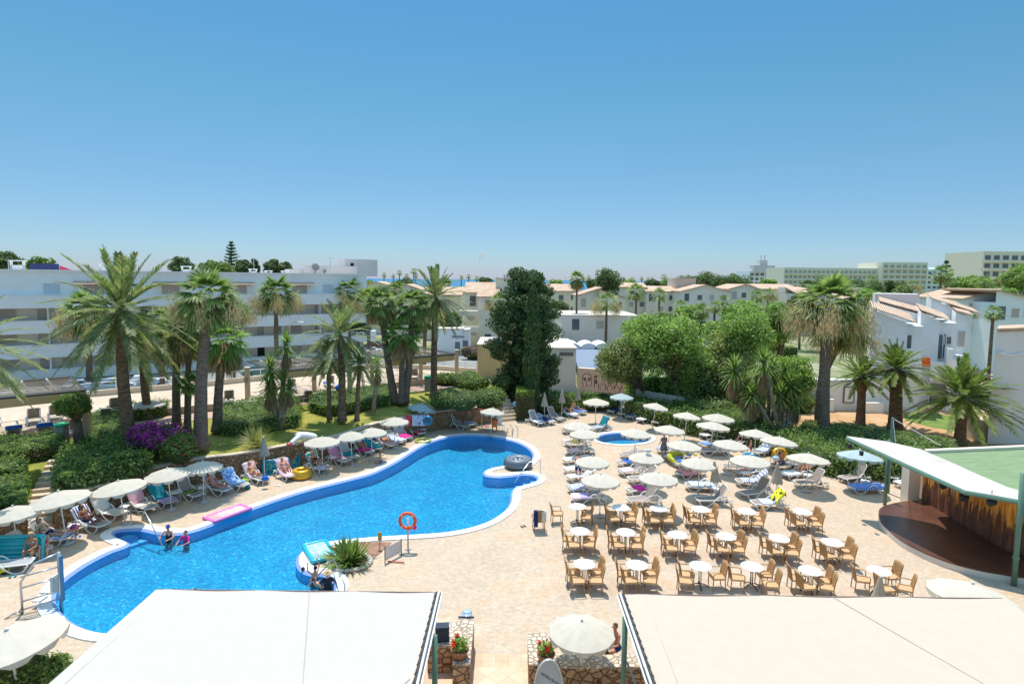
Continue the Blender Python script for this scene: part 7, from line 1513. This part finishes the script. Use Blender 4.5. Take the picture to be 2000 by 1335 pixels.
# accessible pool lift bottom-left
t=thing('pool_lift','steel pool lift frame with a white seat at the near left pool corner','pool lift',(0,0,0)); bl=[g(45,1198,0),g(118,1182,0),g(122,1105+75,0)]
a=g(44,1198,0); b=g(120,1180,0); m=MB(); m.tube([a,a+Vector((0,0,1.15)),a+(b-a)*.35+Vector((0,0,1.75)),b+Vector((0,0,1.95))],.04,8); 
for z in(.15,.45,.95,1.35): m.tube([a+Vector((0,0,z)),b+Vector((0,0,z+.1))],.028,6)
m.build('frame',RL,t,True); m=MB(); m.tube([b+Vector((0,0,-.5)),b+Vector((0,0,2.0))],.06,8); m.build('mast',RL,t,True); m=MB(); m.box(b+Vector((.07,0,1.0)),(.05,.14,1.7)); m.build('blue_rail',M('blue_strip',(.12,.25,.38),.5),t)
c=a.lerp(b,.62)+Vector((0,.25,0)); m=MB(); m.box(c+Vector((0,0,.55)),(.5,.5,.08)); m.build('seat',WHITEP,t); m=MB(); m.box(c+Vector((.18,0,.85)),(.07,.48,.55)); m.build('backrest',CREAMS,t); m=MB(); m.box(c+Vector((-.35,-.1,.25)),(.3,.35,.05)); m.build('footrest',WHITEP,t)
for k in range(3):
    m=MB(); e=a+(b-a)*(.0+.0*k)+Vector((-.35,-.35+.3*k,0)); m.tube([a+Vector((0,0,.2)),e],.025,6); m.build('foot',RL,t,True)
# planter ring stones, signs
t=thing('stone_ring','ring of pale stones around the poolside dwarf palm','edging',(0,0,0)); m=MB(); qc=g(683,1100,0)
for k in range(26):
    a=2*PI*k/26; m.ell((qc.x+.85*math.cos(a),qc.y+.75*math.sin(a),.08),(.14,.11,.09),7,5)
m.build('stones',M('pale_stone',(.55,.50,.42),.8,.2),t)
q=g(742,1073,0); t=thing('small_sign','small orange notice on a stick in the planter bed','sign',q); m=MB(); m.tube([(0,0,0),(0,0,.45)],.015,6); m.build('stick',STEEL,t); m=MB(); m.box((0,0,.62),(.18,.03,.36)); m.build('board',M('ochre_board',(.62,.33,.08),.6),t)
q=g(752,1100,0); q2=g(784,1083,0); t=thing('net_screen','white net screen stretched between two dark poles','screen',(0,0,0)); m=MB(); m.tube([q,q+Vector((0,0,.75))],.02,6); m.build('left_pole',STEEL,t); m=MB(); m.tube([q2,q2+Vector((0,0,.75))],.02,6); m.build('right_pole',STEEL,t); m=MB(); m.add([q+Vector((0,0,.12)),q2+Vector((0,0,.12)),q2+Vector((0,0,.68)),q+Vector((0,0,.68))],[(0,1,2,3)]); m.build('net',M('pale_net',(.66,.62,.58),.9),t)
q3=g(788,1100,0); m=MB(); m.tube([g(757,1095,.05),g(790,1098,.05)],.025,6); single(m,'red_bar',M('red_bar_paint',(.55,.06,.05),.6),'red bar lying at the foot of the net screen','bar')
# oval sign, pots, shoes, scooter, black device
def pot(px,py,z,label,s=1):
    q=g(px,py,z); t=thing('flower_pot',label,'flower pot',q,0,None,s); m=MB(); m.lathe([(.0,0),(.17,0),(.25,.22),(.27,.24),(.27,.28),(.24,.28),(.22,.2),(.0,.2)],20,cap=False); m.build('pot',M('terracotta',(.36,.16,.09),.7,.15),t,True)
    pos=RNG.normal(0,1,(260,3)); pos=nrmz(pos)*RNG.uniform(.4,1,(260,1))*np.array([.27,.27,.20])+np.array([0,0,.42]); V_,F_=leaves(pos,pos-np.array([0,0,.3]),.09,.8); obj('foliage',npmesh('foliage',V_,F_,[LF['broad']]),t)
    for k in range(5):
        a=U(0,6.28); pos=RNG.normal(0,.028,(26,3))+np.array([.2*math.cos(a),.2*math.sin(a),.50+.06*math.sin(k*2)]); V_,F_=leaves(pos,RNG.normal(0,1,(26,3)),.06,.9); obj('blossom',npmesh('blossom',V_,F_,[LF['red']]),t)
pot(898,1284,.92,'terracotta pot of red geraniums on the left stone pier'); pot(1066,1292,.92,'terracotta pot of red geraniums behind the oval sign'); 
def text(s,size,mat,parent,M4,name='lettering'):
    cu=bpy.data.curves.new(name,'FONT'); cu.body=s; cu.size=size; cu.extrude=.003; cu.align_x='CENTER'; o=bpy.data.objects.new('tmp',cu); C.objects.link(o); dg=bpy.context.evaluated_depsgraph_get(); me=bpy.data.meshes.new_from_object(o.evaluated_get(dg)); bpy.data.objects.remove(o); me.materials.clear(); me.materials.append(mat); me.transform(M4); r=bpy.data.objects.new(name,me); C.objects.link(r); r.parent=parent; return r
q=P(1070,1300,14.2); sg=thing('oval_sign','grey oval-topped sign board with slanting lettering by the right stone pier','sign',(q.x,14.0,0),.12); n=20; zt=P(1068,1286,14.0).z; sh_=[(-.36,0)]+[(.36*-math.cos(PI*k/n),zt-.75+.75*math.sin(PI*k/n)) for k in range(n+1)]+[(.36,0)]
m=MB(); m.add([(x,-.03,z) for x,z in sh_]+[(x,.03,z) for x,z in sh_],[tuple(range(len(sh_))),tuple(range(len(sh_),2*len(sh_)))[::-1]]+[(i,i+len(sh_),(i+1)%len(sh_)+len(sh_),(i+1)%len(sh_)) for i in range(len(sh_))]); m.build('board',M('sign_grey',(.50,.48,.46),.5,.1,2),sg); m=MB(); m.tube([(x,-.04,z) for x,z in sh_[1:-1]],.02,6); m.build('rim',ALU,sg,True)
text("HOTELS PLAYA",.082,M('sign_ink',(.06,.06,.07),.6),sg,Matrix.Translation((.02,-.035,zt-.52))@Matrix.Rotation(.62,4,'Y')@Matrix.Rotation(PI/2,4,'X'))
m=MB(); m.box((-.2,-.033,zt-.85),(.12,.01,.16)); m.build('picture_patch',M('orange_patch',(.55,.22,.10),.6),sg)
m=MB()
for s_ in(-1,1): m.ell((s_*.07,0,.03),(.045,.13,.035))
q=g(874,1274,0); single(m,'shoes',M('brown_leather',(.22,.12,.08),.6),'pair of brown sandals beside the left stone pier','shoes',q+Vector((0,0,.01)))
q=g(911,1206,0); t=thing('kids_scooter','small pale blue ride-on board with dark handles on the deck','toy',q); m=MB(); m.box((0,.12,.05),(.34,.5,.03)); m.ell((0,.3,.07),(.17,.16,.05)); m.build('deck_board',plast('pale_blue_plastic',(.35,.45,.65)),t,True); m=MB(); m.tube([(-.28,-.12,.1),(.28,-.12,.1)],.035,8); m.build('handlebar',STEEL,t,True)
q=g(864,1250,.85); m=MB(); m.box((0,0,.25),(.42,.3,.5),.1); single(m,'loudspeaker',M('dark_blue_box',(.03,.045,.07),.6),'dark boxy loudspeaker standing on the short wall beside the awning post','loudspeaker',q,0,False)
# side tables among the loungers
def sidetable(px,py,label,z=0):
    q=g(px,py,z); t=thing('side_table',label,'side table',q,U(0,1),'small white side tables'); m=MB(); m.box((0,0,.42),(.42,.42,.035)); m.build('tabletop',WHITEP,t)
    for sx in(-1,1):
        for sy in(-1,1): m=MB(); m.tube([(sx*.18,sy*.18,.41),(sx*.21,sy*.21,0)],.018,5); m.build('leg',WHITEP,t)
for x,y,lb in ((146,1042,'white side table with a purple bag, left of the bearded man'),(243,1004,'white side table between the cream and pink towel loungers'),(343,976,'white side table beside the lounger with the lime towel'),(396,966,'white side table below the fifth parasol of the wall row'),(517,945,'white side table under the grey folded parasol'),(650,905,'white side table near the tiny steel rail frame'),(826,848,'white side table below the pale blue tilted parasol'),(1105,870,'white side table left of the small round pool'),(1513,905,'white side table loaded with things near the orange ring'),(1577,940,'white side table between the right hedge loungers'),(1688,952,'white side table in front of the pale blue parasol by the hedge'),(1398,968,'white side table at the leaning folded parasol')): sidetable(x,y,lb)
def bag(px,py,z,mat,label,s=1,name='bag',cat='bag'): q=g(px,py,z); m=MB(); m.ell((0,0,.14*s),(.2*s,.15*s,.15*s),10,7); m.tube([(-.1*s,0,.25*s),(-.05*s,0,.38*s),(.05*s,0,.38*s),(.1*s,0,.25*s)],.012,5); single(m,name,mat,label,cat,q)
bag(146,1035,.44,TM['purple'],'purple bag on the side table left of the bearded man'); bag(434,960,0,TM['navy'],'dark bag on the deck left of the blue checked towel',1.2); bag(478,945,0,TM['green'],'green beach bag by the wall left of the yellow topped sunbather',1.2); bag(484,955,0,TM['teal'],'teal toy bucket on the deck beside the green bag',.8,'bucket','toy'); bag(685,866,.45,TM['hotpink'],'hot pink ball on the wall row beside the parasol pole',1.3,'beach_ball','ball'); bag(518,938,.44,TM['blue'],'blue bag on the side table under the grey folded parasol'); bag(1765,905,.75,TM['dark'],'round black bag on the white lounger backrest at the right',1.2); bag(1266,884,2.25,TM['white'],'white cap lying on top of a cream parasol',.9,'cap','hat'); bag(1700,880,2.2,TM['navy'],'dark cloth bundle on the pale blue parasol by the hedge',1.1,'cloth_bundle','cloth'); bag(1515,899,2.35,TM['paleblue'],'pale bag tied on top of a folded parasol',.9)
bag(8,1120,0,TM['yellowblack'],'yellow beach toy on the deck at the left edge',1.0,'beach_toy','toy'); bag(1008,795,.9,TM['bluecheck'],'blue and white inflatable on the short stairs by the topiary',1.8,'inflatable','pool float'); bag(665,764,ZT,TM['blue'],'bright blue inflatable on the terrace behind the date palm trunks',2.2,'inflatable','pool float')
for i,(x,y,lb) in enumerate(((56,1103,'dark sandals on the deck beside the turquoise mattress'),(152,1048,'blue flip-flops below the purple bag table'),(25,1126,'turquoise flip-flops near the left photo edge'),(1022,1028,'brown sandals on the deck left of the lone armchair'),(540,948,'white shoes below the pink towel lounger'))):
    m=MB(); q=g(x,y,0)
    for s_ in(-1,1): m.ell((s_*.08,0,.03),(.05,.14,.03),8,5)
    single(m,'sandals',[TM['dark'],TM['blue'],TM['teal'],MATS['brown_leather'],TM['white']][i],lb,'shoes',q,.6)
# towels hanging on the wall by the pale blue parasol
for x,mt,lb in ((796,'red','red towel hanging over the stone wall left of the pale blue parasol'),(812,'paleblue','pale towel hanging over the stone wall beside the red one'),(824,'bluepat','patterned towel hanging over the stone wall under the pale blue parasol')):
    q=g(x,814,ZW); m=MB(); m.box((0,-.08,-.30),(.55,.03,.72)); m.box((0,.12,.05),(.55,.42,.03)); single(m,'towel',TM[mt],lb,'towel',q,.15,False)
# waste bins
for (x,y,z,lb) in ((122,868,ZL,'grey bin with a green swing lid beside the twisted pine'),(835,762,ZT-.3,'slim post bin with a green lid by the round bush')):
    q=g(x,y,z); t=thing('litter_bin',lb,'litter bin',q,.1); m=MB(); m.box((0,0,.55),(.5,.5,1.1)); m.build('body',M('bin_grey',(.28,.27,.25),.7),t); m=MB(); m.box((0,0,1.2),(.58,.56,.12)); m.ell((0,0,1.27),(.27,.26,.1)); m.build('lid',M('bin_green',(.02,.38,.20),.5),t,False)
# parasail
a=P(940,501,1500); t=thing('parasail','tiny red and yellow parasail in the sky above the sea','parasail',a); m=MB(); v=[];f=[]
for i in range(7):
    for j in range(9): u_=(i/6-.5)*PI*.9; w_=(j/8-.5)*PI*.8; v.append((5.5*math.sin(u_),4*math.sin(w_),3.2*math.cos(u_)*math.cos(w_)))
for i in range(6):
    for j in range(8): q=i*9+j; f.append((q,q+9,q+10,q+1))
m.add(v,f); m.build('wing',fabric('parasail_cloth',(.75,.12,.05),.2,stripe=(.8,.55,.1),sscale=.12),t,True); m=MB(); 
for s_ in(-1,1): m.tube([(s_*4.5,0,1.0),(-4,0,-10.5)],.12,4)
m.build('lines',STEEL,t); m=MB(); m.ell((-4,0,-11.5),(.6,.5,1.1)); m.build('rider',DARK,t,True)
# haze over the far half
bpy.context.view_layer.update()
